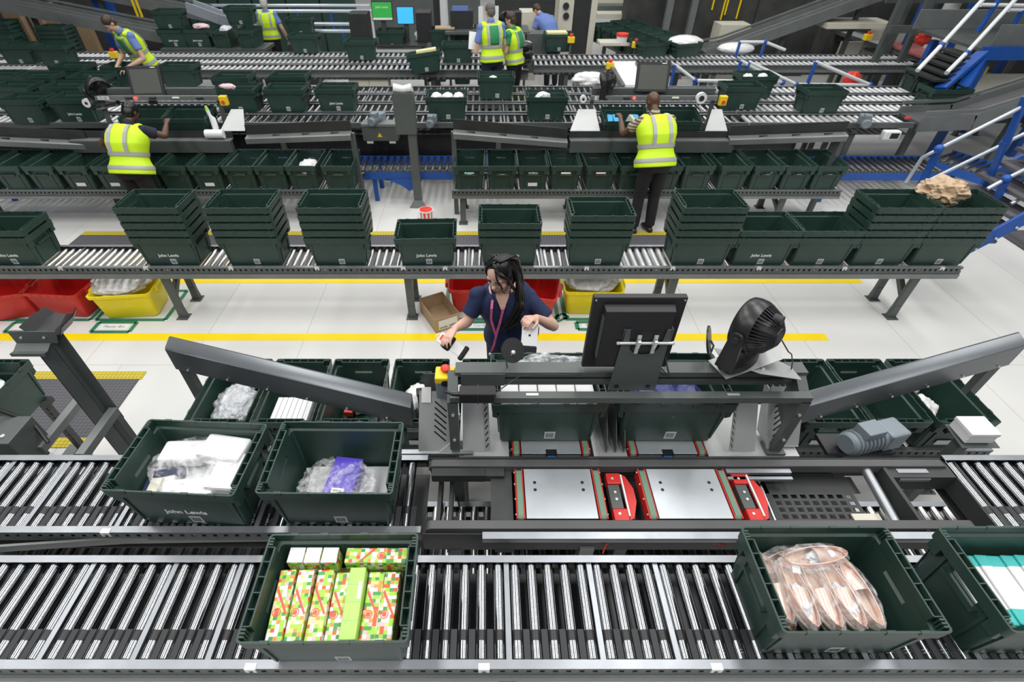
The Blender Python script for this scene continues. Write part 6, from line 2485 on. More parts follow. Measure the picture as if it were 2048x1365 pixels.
def far_monitor(label, u, vb, Y, yaw):
    p = atY(u, vb, Y)
    t = thing('monitor', label, 'monitor', (p.x, Y, p.z), (math.radians(-20), 0, math.radians(yaw)))
    MB().bb(-0.215, 0.215, 0, 0.05, 0, 0.36).build('monitor_case', 'black_case', t, bevel=0.006)
    MB().bb(-0.18, 0.18, -0.003, 0.0, 0.03, 0.32).build('screen', 'screen_reflection', t)
    MB().bb(0.10, 0.16, -0.004, 0, 0.335, 0.345).build('badge', 'white', t)
    MB().bb(-0.05, 0.05, 0.05, 0.09, -0.1, 0.2).build('stand', 'dark_steel', t)


far_monitor('far monitor with reflecting screen right of the black fan', 1302, 184, 7.28, -4)
far_monitor('far monitor with dark screen above the left vest worker', 298, 192, 7.28, 4)
p = atY(1213, 163, 7.32)
desk_fan((p.x, 7.32, p.z), (0.5, -0.2, 0.25), 'black fan beside the far right monitor')
p = atY(196, 178, 7.32)
desk_fan((p.x, 7.32, p.z), (-0.6, 0.5, 0.2), 'dark grey fan left of the far left monitor', 1.15)
mat('white_gloss', (0.8, 0.8, 0.8), 0.25)
t = thing('tape_dispenser', 'round white and chrome reel on the far right gantry end', 'reel', atY(1401, 195, 7.2))
MB().tube([(0, 0, 0), (0, -0.05, 0)], 0.07, 20).build('reel', 'white_gloss', t, auto=40)
MB().tube([(0, -0.05, 0), (0, -0.055, 0)], 0.035, 16).build('hub', 'ink', t, auto=40)
t = thing('tape_reel', 'small white reel at the left end of the far right gantry', 'reel', atY(1166, 197, 7.2))
MB().tube([(0, 0, 0), (0, -0.04, 0)], 0.045, 20).build('reel', 'white_gloss', t, auto=40)
MB().tube([(0, -0.04, 0), (0, -0.042, 0)], 0.018, 16).build('hub', 'ink', t, auto=40)
t = thing('tape_reel', 'small white reel at the left end of the far left gantry', 'reel', atY(176, 205, 7.2))
MB().tube([(0, 0, 0), (0, -0.04, 0)], 0.055, 20).build('reel', 'white_gloss', t, auto=40)
MB().tube([(0, -0.04, 0), (0, -0.042, 0)], 0.02, 16).build('hub', 'ink', t, auto=40)
# station totes far (tilted towards the workers)
Z2 = 0.93
for u, lb in ((1253, 'tilted green tote with blue packs in front of the shaved-headed man'), (1358, 'tilted green tote right of the shaved-headed man at the far station')):
    p = atY(u, 245, 6.92)
    tote(p.x, 7.12, 0.90, 0, lb, None, barcode=False, tilt=(10, 0))
p0 = atY(1253, 245, 6.92)
for i, (dx, m_) in enumerate(((-0.2, 'skyblue'), (-0.12, 'skyblue'), (0.17, 'skyblue'), (0.12, 'cream'))):
    pack('blue_carton', ['leftmost blue', 'second blue', 'right blue', 'cream'][i] + ' carton leaning in the tote before the shaved-headed man', 'box', (p0.x + dx, 7.08, 1.08), (0.07, 0.2, 0.16), m_, (20, 8, i * 9))
for u, lb in ((290, 'tilted green tote before the left vest worker'), (375, 'green barcode tote right of the left vest worker')):
    p = atY(u, 262, 6.95)
    tote(p.x + 0.02, 7.15, 0.91, 0, lb, None, barcode=(u > 300), tilt=(8, 0))
t = thing('spray_bottle', 'white bottle with lime cap beside the paper roll', 'bottle', atY(432, 258, 6.95))
MB().tube([(0, 0, 0), (0, 0, 0.13), (-0.02, 0, 0.17), (-0.03, 0, 0.24)], [0.04, 0.038, 0.02, 0.024], 14).build('bottle_body', 'white', t, auto=50)
MB().tube([(-0.03, 0, 0.24), (-0.035, 0, 0.29)], [0.024, 0.015], 10).build('cap', 'lime', t, auto=50)
o = MB().tube([(-0.12, 0, 0), (0.12, 0, 0)], 0.055, 20).build('paper_roll', 'white', None, auto=40)
o.location = atY(430, 268, 6.85)
tag(o, 'white paper roll lying on the left far station ledge', 'paper roll')
for u0, u1, lb in ((1140, 1200, 'grey slotted sheet guard left of the tilted far totes'), (1410, 1455, 'grey sheet guard right of the tilted far totes'), (440, 490, 'pale slotted guard plate at the right end of the left far station')):
    a, c = atY(u0, 262, 6.9), atY(u1, 262, 6.9)
    o = MB().prism([(a.x, 6.9, a.z), (c.x, 6.9, a.z), (c.x - 0.05, 7.15, a.z + 0.2), (a.x + 0.12, 7.15, a.z + 0.2)], (0, 0.004, -0.002)).build('slotted_guard', 'sheet')
    tag(o, lb, 'sheet guard')
far_wing('far sloping guard left of the shaved-headed man', 906, 1136, 238, 258)
far_wing('far sloping guard right of the shaved-headed man', 1700, 1462, 243, 252)
far_wing('far sloping guard right of the left vest worker', 700, 488, 241, 250)
far_wing('far sloping guard left of the left vest worker', -120, 165, 248, 262)

# column with white roll
pc = at(838, 413, 0)
t = thing('steel_column', 'dark steel column with wide head and white roll on top, between the far racks', 'column', (pc.x, pc.y, 0))
MB().bb(-0.055, 0.055, -0.05, 0.05, 0.0, 1.08).build('post', 'frame', t, bevel=0.004)
MB().prism([(-0.13, -0.06, 0.006), (0.13, -0.06, 0.006), (0.06, -0.06, 0.12), (-0.06, -0.06, 0.12)], (0, 0.008, 0)).build('foot_plate', 'frame_light', t)
MB().bb(-0.20, 0.07, -0.07, 0.05, 1.05, 1.56).build('head_box', 'frame', t, bevel=0.006)
MB().tube([(-0.18, -0.02, 1.61), (-0.06, -0.02, 1.59), (0.05, -0.02, 1.61)], [0.05, 0.042, 0.05], 20).build('white_roll', 'white', t, auto=40)

# motors between the racks
p = atY(757, 250, 7.42)
gear_motor('blue-grey gear motor above the control box between the far racks', (p.x, 7.42, 0.98), 1.2, 1.1)
p = atY(762, 268, 7.35)
t = thing('control_box', 'grey control box with warning triangle between the far racks', 'control box', (p.x, 7.38, 0.78))
MB().bb(-0.25, 0.25, -0.1, 0.08, 0, 0.22).build('box_body', 'frame', t, bevel=0.01)
MB().bb(-0.25, 0.25, -0.11, 0.08, 0.2, 0.24).build('lid', 'frame_light', t, bevel=0.004)
MB().prism([(-0.04, -0.104, 0.06), (0.03, -0.104, 0.06), (-0.005, -0.104, 0.12)], (0, 0.002, 0)).build('warning_triangle', 'yellow', t)
for x in (-0.2, 0.12):
    MB().bb(x, x + 0.09, -0.105, -0.1, -0.03, 0.0).build('white_tab', 'cream', t)
p = atY(865, 262, 7.42)
gear_motor('upright blue-grey motor right of the steel column', (p.x, 7.42, 0.96), 1.45, 1.0)
p = atY(1725, 250, 7.40)
gear_motor('blue-grey motor at the right end of the far station guard', (p.x, 7.40, 0.96), 1.2, 1.1)
t = thing('limit_box', 'white round-cornered box with dark window right of the blue-grey motor', 'electrical box', atY(1778, 275, 7.45))
MB().bb(-0.12, 0.12, -0.05, 0.05, -0.03, 0.1).build('box_body', 'white', t, bevel=0.02)
MB().bb(-0.03, 0.09, -0.055, -0.05, 0.0, 0.075).build('window', 'ink', t)
t = thing('shade_panel', 'long black panel standing in for shade under the far roller lanes', 'panel', (0, 0, 0))
MB().bb(-10, 4.6, 7.60, 7.62, 0.30, 0.83).build('panel', 'black', t)  # black panel added as the shadow beneath the far lanes

# blue lower conveyor
def blue_conv(label, x0, x1, y0, y1, z):
    t = thing('blue_roller_conveyor', label, 'conveyor', (x0, y0, 0))
    L, D = x1 - x0, y1 - y0
    b = MB()
    b.bb(0, L, -0.02, 0.0, z - 0.13, z - 0.02)
    b.build('side_rail', 'blue_paint', t)
    MB().bb(0, L, D, D + 0.02, z - 0.13, z + 0.0).build('side_rail', 'blue_paint', t)
    b = MB()
    n = int(L / 0.052)
    for k in range(n):
        b.bb(k * 0.052, k * 0.052 + 0.034, -0.021, 0.002, z - 0.02, z + 0.01)
    b.build('toothed_rail', 'frame', t)
    me = MB().tube([(0, 0.01, 0), (0, D - 0.01, 0)], 0.022, 10).mesh('roller', 'roller_dark')
    me.shade_smooth()
    nr = min(99, int(L / 0.1))
    for k in range(nr):
        inst('roller', me, t, (0.05 + k * 0.1, 0, z - 0.02))
    for x in [0.2 + i * 1.8 for i in range(int(L / 1.8) + 1)]:
        if x < L:
            MB().bb(x - 0.03, x + 0.03, 0.02, 0.06, 0, z - 0.1).build('leg', 'blue_paint', t)
            MB().bb(x - 0.03, x + 0.03, D - 0.06, D - 0.02, 0, z - 0.1).build('leg', 'blue_paint', t)
    return t


mat('roller_dark', (0.10, 0.10, 0.11), 0.35, 0.7)
blue_conv('low blue-railed roller conveyor passing beneath the far lanes, left of the man', -9, 0.2, 6.98, 7.50, 0.48)
blue_conv('low blue-railed roller conveyor at right, beyond the low rack end', 4.75, 6.6, 6.95, 7.5, 0.48)
t = blue_conv('blue-railed roller conveyor turning towards the stairs at right', 0, 3.2, 0, 0.6, 0.48)
t.location = (6.65, 7.45, 0)
t.rotation_euler = (0, 0, math.radians(-62))
t = thing('motor_unit', 'small blue drive bracket under the low blue conveyor', 'motor', (-1.15, 6.95, 0.28))
MB().prism([(-0.25, 0, 0.08), (0.25, 0, 0.08), (0.2, 0, -0.02), (0.05, 0, -0.1), (-0.05, 0, -0.02)], (0, 0.06, 0)).build('bracket', 'blue_paint', t)
MB().bb(-0.3, -0.2, -0.03, 0.1, -0.02, 0.06).build('motor_body', 'grey_motor', t, bevel=0.01)

# ---------------------------------------------------------------- right side: stairs and rails
def rail_tube(label, pts, r=0.022, name='handrail', m='alu_rail', posts=(), cat='handrail', clamps=()):
    t = thing(name, label, cat, pts[0])
    o0 = Vector(pts[0])
    MB().tube([Vector(p) - o0 for p in pts], r, 12).build('tube', m, t, auto=50)
    for a, c in posts:
        MB().bar(Vector(a) - o0, Vector(c) - o0, 0.03, 0.07, (0, 1, 0)).build('blue_post', 'blue_paint', t)
    for a in clamps:
        b = MB()
        b.ball(Vector(a) - o0, 0.045, 14, 10)
        b.build('blue_clamp', 'blue_paint', t, smooth=True)
    return t


mat('alu_rail', (0.55, 0.60, 0.68), 0.3, 0.5)
# staircase handrail near right: between Y 4.8 and 6
P1 = [atY(1812, 365, 5.35), atY(1845, 315, 5.3), atY(1878, 298, 5.25), atY(2048, 212, 5.2), atY(2300, 85, 5.2)]
rail_tube('upper white handrail tube climbing to the right edge beyond the tote stacks', P1, 0.019, posts=[(atY(1840, 372, 5.3), atY(1878, 300, 5.25)), (atY(1960, 400, 5.25), atY(2010, 285, 5.2)), (atY(2010, 290, 5.2), atY(2052, 195, 5.2))], clamps=[atY(1878, 298, 5.25)])
P2 = [atY(1848, 366, 5.35), atY(2008, 288, 5.25), atY(2048, 268, 5.2), atY(2300, 140, 5.2)]
rail_tube('lower white handrail tube climbing to the right edge', P2, 0.019, clamps=[atY(2008, 288, 5.25)])
P3 = [atY(1975, 378, 4.9), atY(2012, 358, 4.9), atY(2048, 340, 4.9), atY(2250, 240, 4.9)]
rail_tube('short white handrail tube just above the paper-topped stack', P3, 0.02, clamps=[atY(2012, 358, 4.9)], posts=[(atY(1995, 395, 4.9), atY(2012, 360, 4.9))])
P4 = [atY(2022, 408, 4.75), atY(2048, 395, 4.75), atY(2200, 320, 4.75)]
rail_tube('lowest white handrail tube at the right edge', P4, 0.02)
t = thing('stair_stringer', 'blue stair side plate rising at the right edge', 'stair', (0, 0, 0))
a0, a1 = atY(1925, 515, 4.55), atY(2060, 445, 4.5)
b = MB()
b.prism([a0, a1, a1 + V(0, 0, 0.22), a0 + V(0.02, 0, 0.20)], (0, 0.03, 0))
b.build('side_plate', 'blue_paint', t)
for f in (0.15, 0.45, 0.75):
    q = lerp(a0, a1, f) + V(0, -0.005, 0.05)
    MB().tube([q, q + V(0, -0.012, 0)], 0.012, 8).build('bolt', 'zinc', t)
for k in range(6):
    q = lerp(a0, a1, 0.25 + k * 0.32)
    MB().bb(q.x - 0.12, q.x + 0.16, 4.56, 5.3, q.z + 0.05, q.z + 0.08).build('tread', 'mat_grey', t)
a0, a1 = atY(1962, 372, 5.4), atY(2048, 328, 5.4)
t2 = thing('stair_stringer', 'blue stair side plate behind the paper-topped stack', 'stair', (0, 0, 0))
MB().prism([a0, a1 + (a1 - a0), a1 + (a1 - a0) + V(0, 0, 0.18), a0 + V(0, 0, 0.14)], (0, 0.03, 0)).build('side_plate', 'blue_paint', t2)
p = at(2015, 470, 0.1)
o = MB().bb(p.x + 0.1, p.x + 1.6, 5.25, 5.95, 0.0, 0.10).build('stair_landing', 'mat_grey')
tag(o, 'dark treaded stair landing at the right edge', 'landing')

# upper blue platform, right
t = thing('blue_platform', 'blue steel platform with grey kick plates at the upper right', 'platform', (0, 0, 0))
a, c = atY(1965, 103, 8.6), atY(2120, 103, 8.6)
MB().bb(a.x, c.x + 2, 8.6, 8.64, a.z - 0.12, a.z + 0.06).build('edge_beam', 'blue_paint', t)
MB().bb(a.x + 0.05, c.x + 2, 8.64, 10.2, a.z - 0.02, a.z + 0.02).build('deck', 'frame', t)
MB().bb(a.x + 0.12, c.x + 2, 8.66, 8.68, a.z + 0.05, a.z + 0.34).build('kick_plate', 'frame_light', t, bevel=0.01)
MB().bb(a.x - 0.2, c.x + 2, 10.0, 10.02, a.z + 0.05, a.z + 0.34).build('kick_plate', 'frame_light', t, bevel=0.01)
for x in (a.x + 0.9,):
    MB().bb(x, x + 0.10, 8.6, 8.68, a.z, a.z + 1.2).build('guard_post', 'blue_paint', t)
for u0, v0, u1, v1 in ((1965, 105, 1880, 178), (1962, 115, 1925, 178)):
    q0, q1 = atY(u0, v0, 8.6), atY(u1, v1, 8.2)
    MB().bar(q0, q1, 0.05, 0.16, (0, 1, 0)).build('stair_side', 'blue_paint', t)
for k in range(5):
    f = (k + 0.5) / 5
    q0, q1 = atY(1950, 110, 8.7), atY(1868, 165, 8.3)
    q = lerp(q0, q1, f)
    MB().bb(q.x - 0.12, q.x + 0.12, q.y - 0.1, q.y + 0.6, q.z - 0.01, q.z + 0.02).build('tread', 'dark_steel', t)
for x in (a.x + 0.2, a.x + 1.6):
    MB().bb(x, x + 0.1, 8.7, 8.8, 0, a.z - 0.1).build('support_leg', 'blue_paint', t)
    MB().bb(x, x + 0.1, 9.9, 10.0, 0, a.z - 0.1).build('support_leg', 'blue_paint', t)
rail_tube('long bright handrail tube rising steeply to the top right, left of two', [atY(1835, 141, 8.2), atY(1883, 90, 8.5), atY(1965, 0, 8.7), atY(2010, -50, 8.7)], 0.03, m='rail_white', clamps=[atY(1883, 90, 8.5)])
mat('rail_white2', (0.7, 0.7, 0.7), 0.4)
rail_tube('long bright handrail tube rising steeply to the top right, right of two', [atY(1893, 146, 8.2), atY(1933, 106, 8.5), atY(2030, 0, 8.7), atY(2075, -50, 8.7)], 0.03, m='rail_white', clamps=[atY(1933, 106, 8.5)])
rail_tube('level bright guard rail at the top right corner, upper', [atY(1962, 10, 9.4), atY(2100, 12, 9.4)], 0.028, m='rail_white', posts=[(atY(1997, 0, 9.4), atY(1955, 64, 9.4)), (atY(2045, 20, 9.4), atY(2003, 90, 9.4))])
rail_tube('level bright guard rail at the top right corner, lower', [atY(2018, 20, 9.4), atY(2100, 21, 9.4)], 0.028, m='rail_white')

# yellow-ended guard rails behind lanes, middle right
for i, pts in enumerate(([(1350, 130), (1390, 161), (1560, 164)], [(1482, 122), (1565, 166)], [(1498, 124), (1592, 169), (1740, 170)], [(1632, 124), (1740, 170)], [(1480, 84), (1530, 84), (1570, 100)])):
    Y = 9.85 if i < 4 else 11.6
    P = [atY(u, v, Y - 0.0) for u, v in pts]
    posts = [(q - V(0, 0, 0.45), q) for q in P[:2]] if i != 1 else [(P[0] - V(0, 0, 0.45), P[0])]
    rail_tube('white guard rail on blue posts behind the right lanes, %s' % ['beside the far right monitor', 'first slanting one', 'second slanting one with level end', 'right slanting one', 'small one at the lane bend'][i], P, 0.028, m='rail_white', posts=posts, clamps=[P[1]], name='guard_rail')
# ---------------------------------------------------------------- hall background
def bx(name, label, cat, u0, u1, v0, v1, Y, depth, m, group=None, bevel=0, zmin=None, parent=None):
    """upright box: front face at depth Y between picture columns u0..u1 and rows v0..v1"""
    um = (u0 + u1) / 2
    top, bot = atY(um, v0, Y), atY(um, v1, Y)
    a, c = atY(u0, (v0 + v1) / 2, Y).x, atY(u1, (v0 + v1) / 2, Y).x
    z0 = bot.z if zmin is None else zmin
    o = MB().bb(a - (a + c) / 2, c - (a + c) / 2, 0, depth, 0, top.z - z0).build(name, m, parent, bevel=bevel)
    o.location = ((a + c) / 2, Y, z0)
    if label:
        tag(o, label, cat, group)
    return o


# computer desk
dz = atY(775, 90, 12.25).z
t = thing('desk', 'dark workstation desk carrying two lit screens and two computers, top centre-left', 'desk', (0, 0, 0))
xa_, xb_ = atY(692, 88, 12.25).x, atY(852, 88, 12.25).x
MB().bb(xa_, xb_, 12.2, 12.95, dz - 0.04, dz).build('desk_top', 'dark_steel', t, bevel=0.004)
for x in (xa_ + 0.05, xb_ - 0.1):
    MB().bb(x, x + 0.05, 12.3, 12.9, 0, dz - 0.04).build('leg', 'dark_steel', t)


def screen(label, u, v0, v1, w, col, strip=True, extra=None):
    p = atY(u, v1, 12.6)
    t = thing('monitor', label, 'monitor', (p.x, 12.6, p.z), (math.radians(-8), 0, 0))
    hh = (atY(u, v0, 12.6).z - p.z)
    mn = 'screen_' + col
    cc = {'green': (0.02, 0.28, 0.04), 'blue': (0.04, 0.42, 0.95)}[col]
    mat(mn, cc, 0.4, emit=cc, estr=1.15)
    MB().bb(-w / 2, w / 2, 0, 0.04, 0, hh).build('monitor_case', 'black_case', t)
    MB().bb(-w / 2 + 0.015, w / 2 - 0.015, -0.004, 0, 0.015 + (0.05 if strip else 0), hh - 0.015).build('screen', mn, t)
    if strip:
        MB().bb(-w / 2 + 0.015, w / 2 - 0.015, -0.004, 0, 0.02, 0.06).build('white_strip', 'white', t)
        me = text_mesh('John Lewis', 0.06, 'lettering')
        me.materials.append(MATS['white'])
        inst('lettering', me, t, (0, -0.006, hh - 0.10), (PI / 2, 0, 0))
    MB().bb(-0.05, 0.05, 0.03, 0.09, dz - p.z, 0.15).build('stand', 'dark_steel', t)


screen('monitor with bright green screen and white strip on the desk', 766, 3, 42, 0.44, 'green')
screen('monitor with plain bright blue screen on the desk', 812, 13, 49, 0.37, 'blue', False)
bx('computer', 'dark computer cabinet left of the green screen', 'computer', 698, 736, 27, 68, 12.5, 0.4, 'dark_steel', zmin=dz, bevel=0.01)
bx('computer', 'dark computer cabinet right of the blue screen', 'computer', 832, 862, 25, 69, 12.5, 0.4, 'black_case', zmin=dz, bevel=0.01)
crumple('white_bag', 'white crumpled bag lying under the desk right end', 'plastic bag', at(843, 84, 1.0) + V(0, 0, 0.12), (0.28, 0.25, 0.24), 'white_goods', 90, amp=0.2, sub=3)
bx('cream_cabinet', 'low cream cabinet below the pale lanes under the desk', 'cabinet', 697, 737, 150, 176, 10.56, 0.32, 'cream', zmin=0.0)
bx('cream_cabinet', 'right door half of the low cream cabinet pair below the pale lanes', 'cabinet', 738, 776, 150, 176, 10.56, 0.32, 'cream', zmin=0.0)
bx('equipment_cabinet', 'dark equipment cabinet with blue sign on top, left of the grey-haired man', 'cabinet', 901, 946, 22, 64, 12.6, 0.45, 'dark_steel', zmin=atY(975, 64, 12.3).z)
bx('blue_sign', 'pale blue sign panel on the dark equipment cabinet', 'sign', 905, 936, 12, 23, 12.62, 0.03, 'shirt_blue')
bx('white_board', 'narrow white board left of the grey-haired man', 'board', 957, 966, 13, 64, 12.4, 0.02, 'white', zmin=atY(975, 64, 12.3).z)
bx('white_board', 'small white board right of the grey-haired man', 'board', 984, 997, 12, 64, 12.42, 0.02, 'white', zmin=atY(975, 64, 12.3).z)
bx('dark_tower', 'black upright case right of the brown-haired worker', 'computer', 1028, 1043, 25, 64, 12.6, 0.3, 'black_case', zmin=0.9)
p = atY(1012, 42, 12.5)
desk_fan((p.x, 12.5, p.z), (0, 1, 0), 'black fan behind the brown-haired worker', 1.4)
t = thing('work_table', 'grey work table behind the two men in vests', 'table', (0, 0, 0))
a, c = atY(890, 64, 12.3), atY(1060, 64, 12.3)
MB().bb(a.x, c.x, 12.3, 13.1, a.z - 0.05, a.z).build('table_top', 'frame', t)
for x in (a.x + 0.05, c.x - 0.1):
    MB().bb(x, x + 0.05, 12.35, 12.4, 0, a.z - 0.05).build('leg', 'frame', t)
bx('counter', 'cream counter block left of the bending person in blue', 'counter', 1040, 1076, 25, 72, 13.6, 0.6, 'cream', zmin=0)
bx('belt_ramp', 'grey-green belt cover in front of the cream counter', 'belt', 1054, 1095, 68, 92, 12.2, 0.4, 'frame', zmin=0.5)
# totes around the two men
for u, v, z, lb, r in ((886, 94, 0.95, 'green tote with pinkish papers on top, left of the dark equipment cabinet', 0), (925, 90, 0.95, 'green tote with papers, just left of the grey-haired man', 0), (915, 128, 0.95, 'green tote on the pale lane left of the grey-haired man', 0),
                       (1116, 105, 0.95, 'green tote with cream folders beside the yellow stop switch, top middle', 0), (870, 165, 0.15, 'green tote standing on the floor below the tilted one', 0), (925, 168, 0.15, 'green tote end-on on the floor below the men', 90),
                       (610, 108, 0.95, 'green tote held by the white-haired man', -4), (722, 122, 0.95, 'green tote on the pale lane below the green screen', 0), (783, 97, 0.95, 'green tote half under the desk below the blue screen', 0),
                       (112, 132, 0.95, 'green tote on the pale lane left of the young man', 2), (40, 130, 0.95, 'green tote on the pale lane at the left edge', 4), (10, 108, 0.95, 'green tote at the top left edge on the rear lane', 0)):
    ftote(u, v, z, lb, r, group='totes among the far workers')
for u, v, z, lb in ((886, 62, 1.32, 'stack of pinkish papers in the tote by the equipment cabinet'), (925, 66, 1.32, 'cream papers in the tote left of the grey-haired man'), (1116, 74, 1.25, 'cream folders in the tote top middle')):
    p = at(u, v, z)
    pack('paper_stack', lb, 'papers', (p.x, at(u, 94 if u < 900 else (90 if u < 1000 else 105), 0.95).y + 0.2, 1.25), (0.42, 0.26, 0.10), 'kraft' if u < 900 else 'pale_yellow', (0, 0, 3))
p = atY(853, 150, 10.25)
tl2 = tote(p.x, 10.3, 0.98, 4, 'tilted green tote with yellow papers hooked on the lane front', None, tilt=(-4, -7))
pack('paper_stack', 'yellow papers on top of the tilted tote', 'papers', (p.x + 0.02, 10.3, 1.31), (0.36, 0.22, 0.06), 'pale_yellow', (-4, -7, 6))
for k in range(3):
    crumple('black_bag', ['lower', 'middle', 'upper'][k] + ' black folded bag in the pile right of the two men', 'bag', atY(1042, 120 - k * 14, 10.3) + V(0.03 * (k % 2), 0, 0), (0.42, 0.35, 0.20), 'black', 100 + k, amp=0.15, sub=3)
crumple('orange_wrap', 'orange and white wrapper on the black bag pile', 'wrapper', atY(1052, 87, 10.3), (0.20, 0.15, 0.09), 'pastel', 104, amp=0.3, sub=3)
# trash bin with white bag
p = atY(1178, 168, 10.0)
t = thing('trash_bin', 'black bin topped with white plastic bag behind the far fan', 'bin', (p.x, 10.1, 0))
MB().loft([rrect(0.22, 0.18, 0.04, 0.0), rrect(0.26, 0.22, 0.04, 0.80)]).build('bin_body', 'black', t)
crumple('bin_bag', None, None, (0, 0, 0.88), (0.62, 0.46, 0.26), 'white_goods', 105, amp=0.2, sub=4, parent=t)
pack('leaning_board', 'white board leaning behind the lanes left of the black bin', 'board', (atY(1093, 160, 10.2).x, 10.25, 0.36), (0.5, 0.02, 0.74), 'white', (-12, 0, -12))
# white belt between lanes
b = MB()
q = [at(1222, 128, 0.95), at(1270, 128, 0.95), at(1300, 176, 0.95), at(1250, 176, 0.95)]
o = MB().prism([p_ for p_ in q], (0, 0, 0.05)).build('white_belt', 'white')
tag(o, 'pale blue-white belt running between the far lanes beside the far monitor', 'belt conveyor')
for s, u0, u1, lb in ((0, 1216, 1246, 'left'), (1, 1272, 1304, 'right')):
    o = MB().bar(at(u0, 128, 1.0), at(u1, 176, 1.0), 0.04, 0.08).build('belt_edge_rail', 'frame')
    tag(o, lb + ' edge rail of the pale belt between the far lanes', 'rail')
# cabinets and columns at the back
bx('tall_cabinet', 'tall cream cabinet with round dark dials, top centre', 'cabinet', 1117, 1146, -30, 92, 13.6, 0.8, 'cream', zmin=0)
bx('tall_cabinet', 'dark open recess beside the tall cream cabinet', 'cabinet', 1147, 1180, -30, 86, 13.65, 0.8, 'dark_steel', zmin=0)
bx('pillar', 'cream pillar right of the dark recess', 'pillar', 1181, 1193, -30, 88, 13.6, 0.3, 'cream', zmin=0)
for v in (12, 32):
    p = atY(1132, v, 13.59)
    o = MB().tube([(0, 0, 0), (0, -0.03, 0)], 0.07, 14).build('dial', 'ink')
    o.location = p
    tag(o, ('upper' if v == 12 else 'lower') + ' round dark dial on the tall cream cabinet', 'dial')
bx('column', 'dark square column behind the desk', 'column', 866, 878, -30, 48, 14.5, 0.25, 'dark_steel', zmin=0)
bx('column', 'pale column right of the dark one behind the desk', 'column', 880, 893, -30, 46, 14.3, 0.25, 'label_grey', zmin=0)
# diagonal lines of totes
A0, A1 = at(1205, 47, 1.15), at(1318, 92, 1.15)
B0, B1 = at(1240, 42, 1.15), at(1385, 92, 1.15)
t = thing('diagonal_track', 'dark track carrying two slanting lines of green totes at the back', 'conveyor', (0, 0, 0))
for P0, P1, nm in ((A0, A1, 'left'), (B0, B1, 'right')):
    d = (P1 - P0)
    ang = math.degrees(math.atan2(d.y, d.x))
    MB().bar(P0 - V(0, 0, 0.32), P1 - V(0, 0, 0.32), 0.45, 0.06).build('track', 'frame', t)
    n = int(d.length / 0.45)
    for k in range(n):
        q = lerp(P0, P1, (k + 0.5) / n)
        tote(q.x, q.y, 0.86, ang + 90, '%s tote of the %s slanting line beyond the cream pillar' % (['first', 'second', 'third', 'fourth', 'fifth', 'sixth', 'seventh', 'eighth', 'ninth', 'tenth', 'eleventh', 'twelfth', 'thirteenth', 'fourteenth', 'fifteenth', 'sixteenth', 'seventeenth', 'eighteenth'][min(k, 17)], nm), 'totes in the slanting lines', barcode=False)
    for f in (0.1, 0.5, 0.9):
        q = lerp(P0, P1, f)
        MB().bb(q.x - 0.04, q.x + 0.04, q.y - 0.04, q.y + 0.04, 0, 0.8).build('leg', 'frame', t)
o = MB().prism([at(1288, 68, 1.0), at(1310, 68, 1.0), at(1358, 96, 1.0), at(1320, 96, 1.0)], (0, 0, 0.05)).build('white_belt', 'white')
tag(o, 'white belt slanting beside the right line of totes at the back', 'belt conveyor')
p = atY(1243, 84, 12.2)
t = thing('bucket', 'red and white bucket on the shelf at the back lanes', 'bucket', (p.x, 12.2, p.z - 0.05))
MB().tube([(0, 0, 0), (0, 0, 0.2)], [0.10, 0.12], 18).build('bucket_wall', 'white', t, auto=40)
MB().tube([(0, 0, 0.16), (0, 0, 0.21)], 0.125, 18).build('red_rim', 'orange_red', t, auto=40)
o = bx('low_shelf', 'pale shelf plate under the back bucket', 'shelf', 1200, 1262, 86, 92, 12.1, 0.4, 'cream')
# yellow stop buttons on the rails
for u, v, Y, lb in ((1142, 80, 11.9, 'beside the tote with cream folders'), (1271, 90, 11.9, 'in front of the slanting totes'), (1220, 132, 10.4, 'beside the pale belt'), (1735, 75, 11.8, 'on the elevated line at upper right'), (1962, 140, 8.9, 'on the rail under the blue platform'), (228, 110, 10.9, 'at the young man’s hand'.replace('’', "'"))):
    p = atY(u, v, Y)
    t = thing('stop_switch', 'small yellow stop switch with red button ' + lb, 'stop button', p)
    MB().bb(-0.07, 0.07, -0.05, 0.05, -0.05, 0.06).build('yellow_housing', 'yellow', t, bevel=0.01)
    MB().tube([(0, 0, 0.06), (0, 0, 0.11)], 0.035, 12).build('button', 'orange_red', t)
    MB().bb(-0.02, 0.02, 0.0, 0.04, -p.z * 0.55, -0.05).build('stalk', 'frame', t)
# mesh enclosures top right
for i, (u0, u1, v1, Y) in enumerate(((1255, 1335, 100, 15.0), (1350, 1388, 78, 14.0), (1400, 1520, 62, 14.0), (1520, 1660, 55, 14.0))):
    bx('dark_enclosure', ['first', 'second', 'third', 'fourth'][i] + ' dark machine enclosure from the left along the top right background', 'machine enclosure', u0, u1, -60, v1, Y, 0.6, 'enclosure', zmin=0)
for i, (u, v1) in enumerate(((1342, 78), (1392, 70))):
    bx('light_post', ['left', 'right'][i] + ' light grey post of the dark enclosures', 'post', u - 6, u + 6, -60, v1, 13.7, 0.12, 'frame_light', zmin=0)
for i, (u, v0, v1) in enumerate(((1445, 0, 40), (1452, 0, 30), (1477, -5, 38), (1425, 0, 20))):
    bx('yellow_strip', ['left', 'second', 'right', 'short'][i] + ' yellow upright strip on the dark enclosures', 'strip', u, u + 2.5, v0, v1, 13.96, 0.03, 'tape_yellow')
bx('cream_box', 'cream box unit under the inclined conveyor', 'box', 1440, 1500, 50, 76, 13.2, 0.5, 'cream', zmin=0.0)
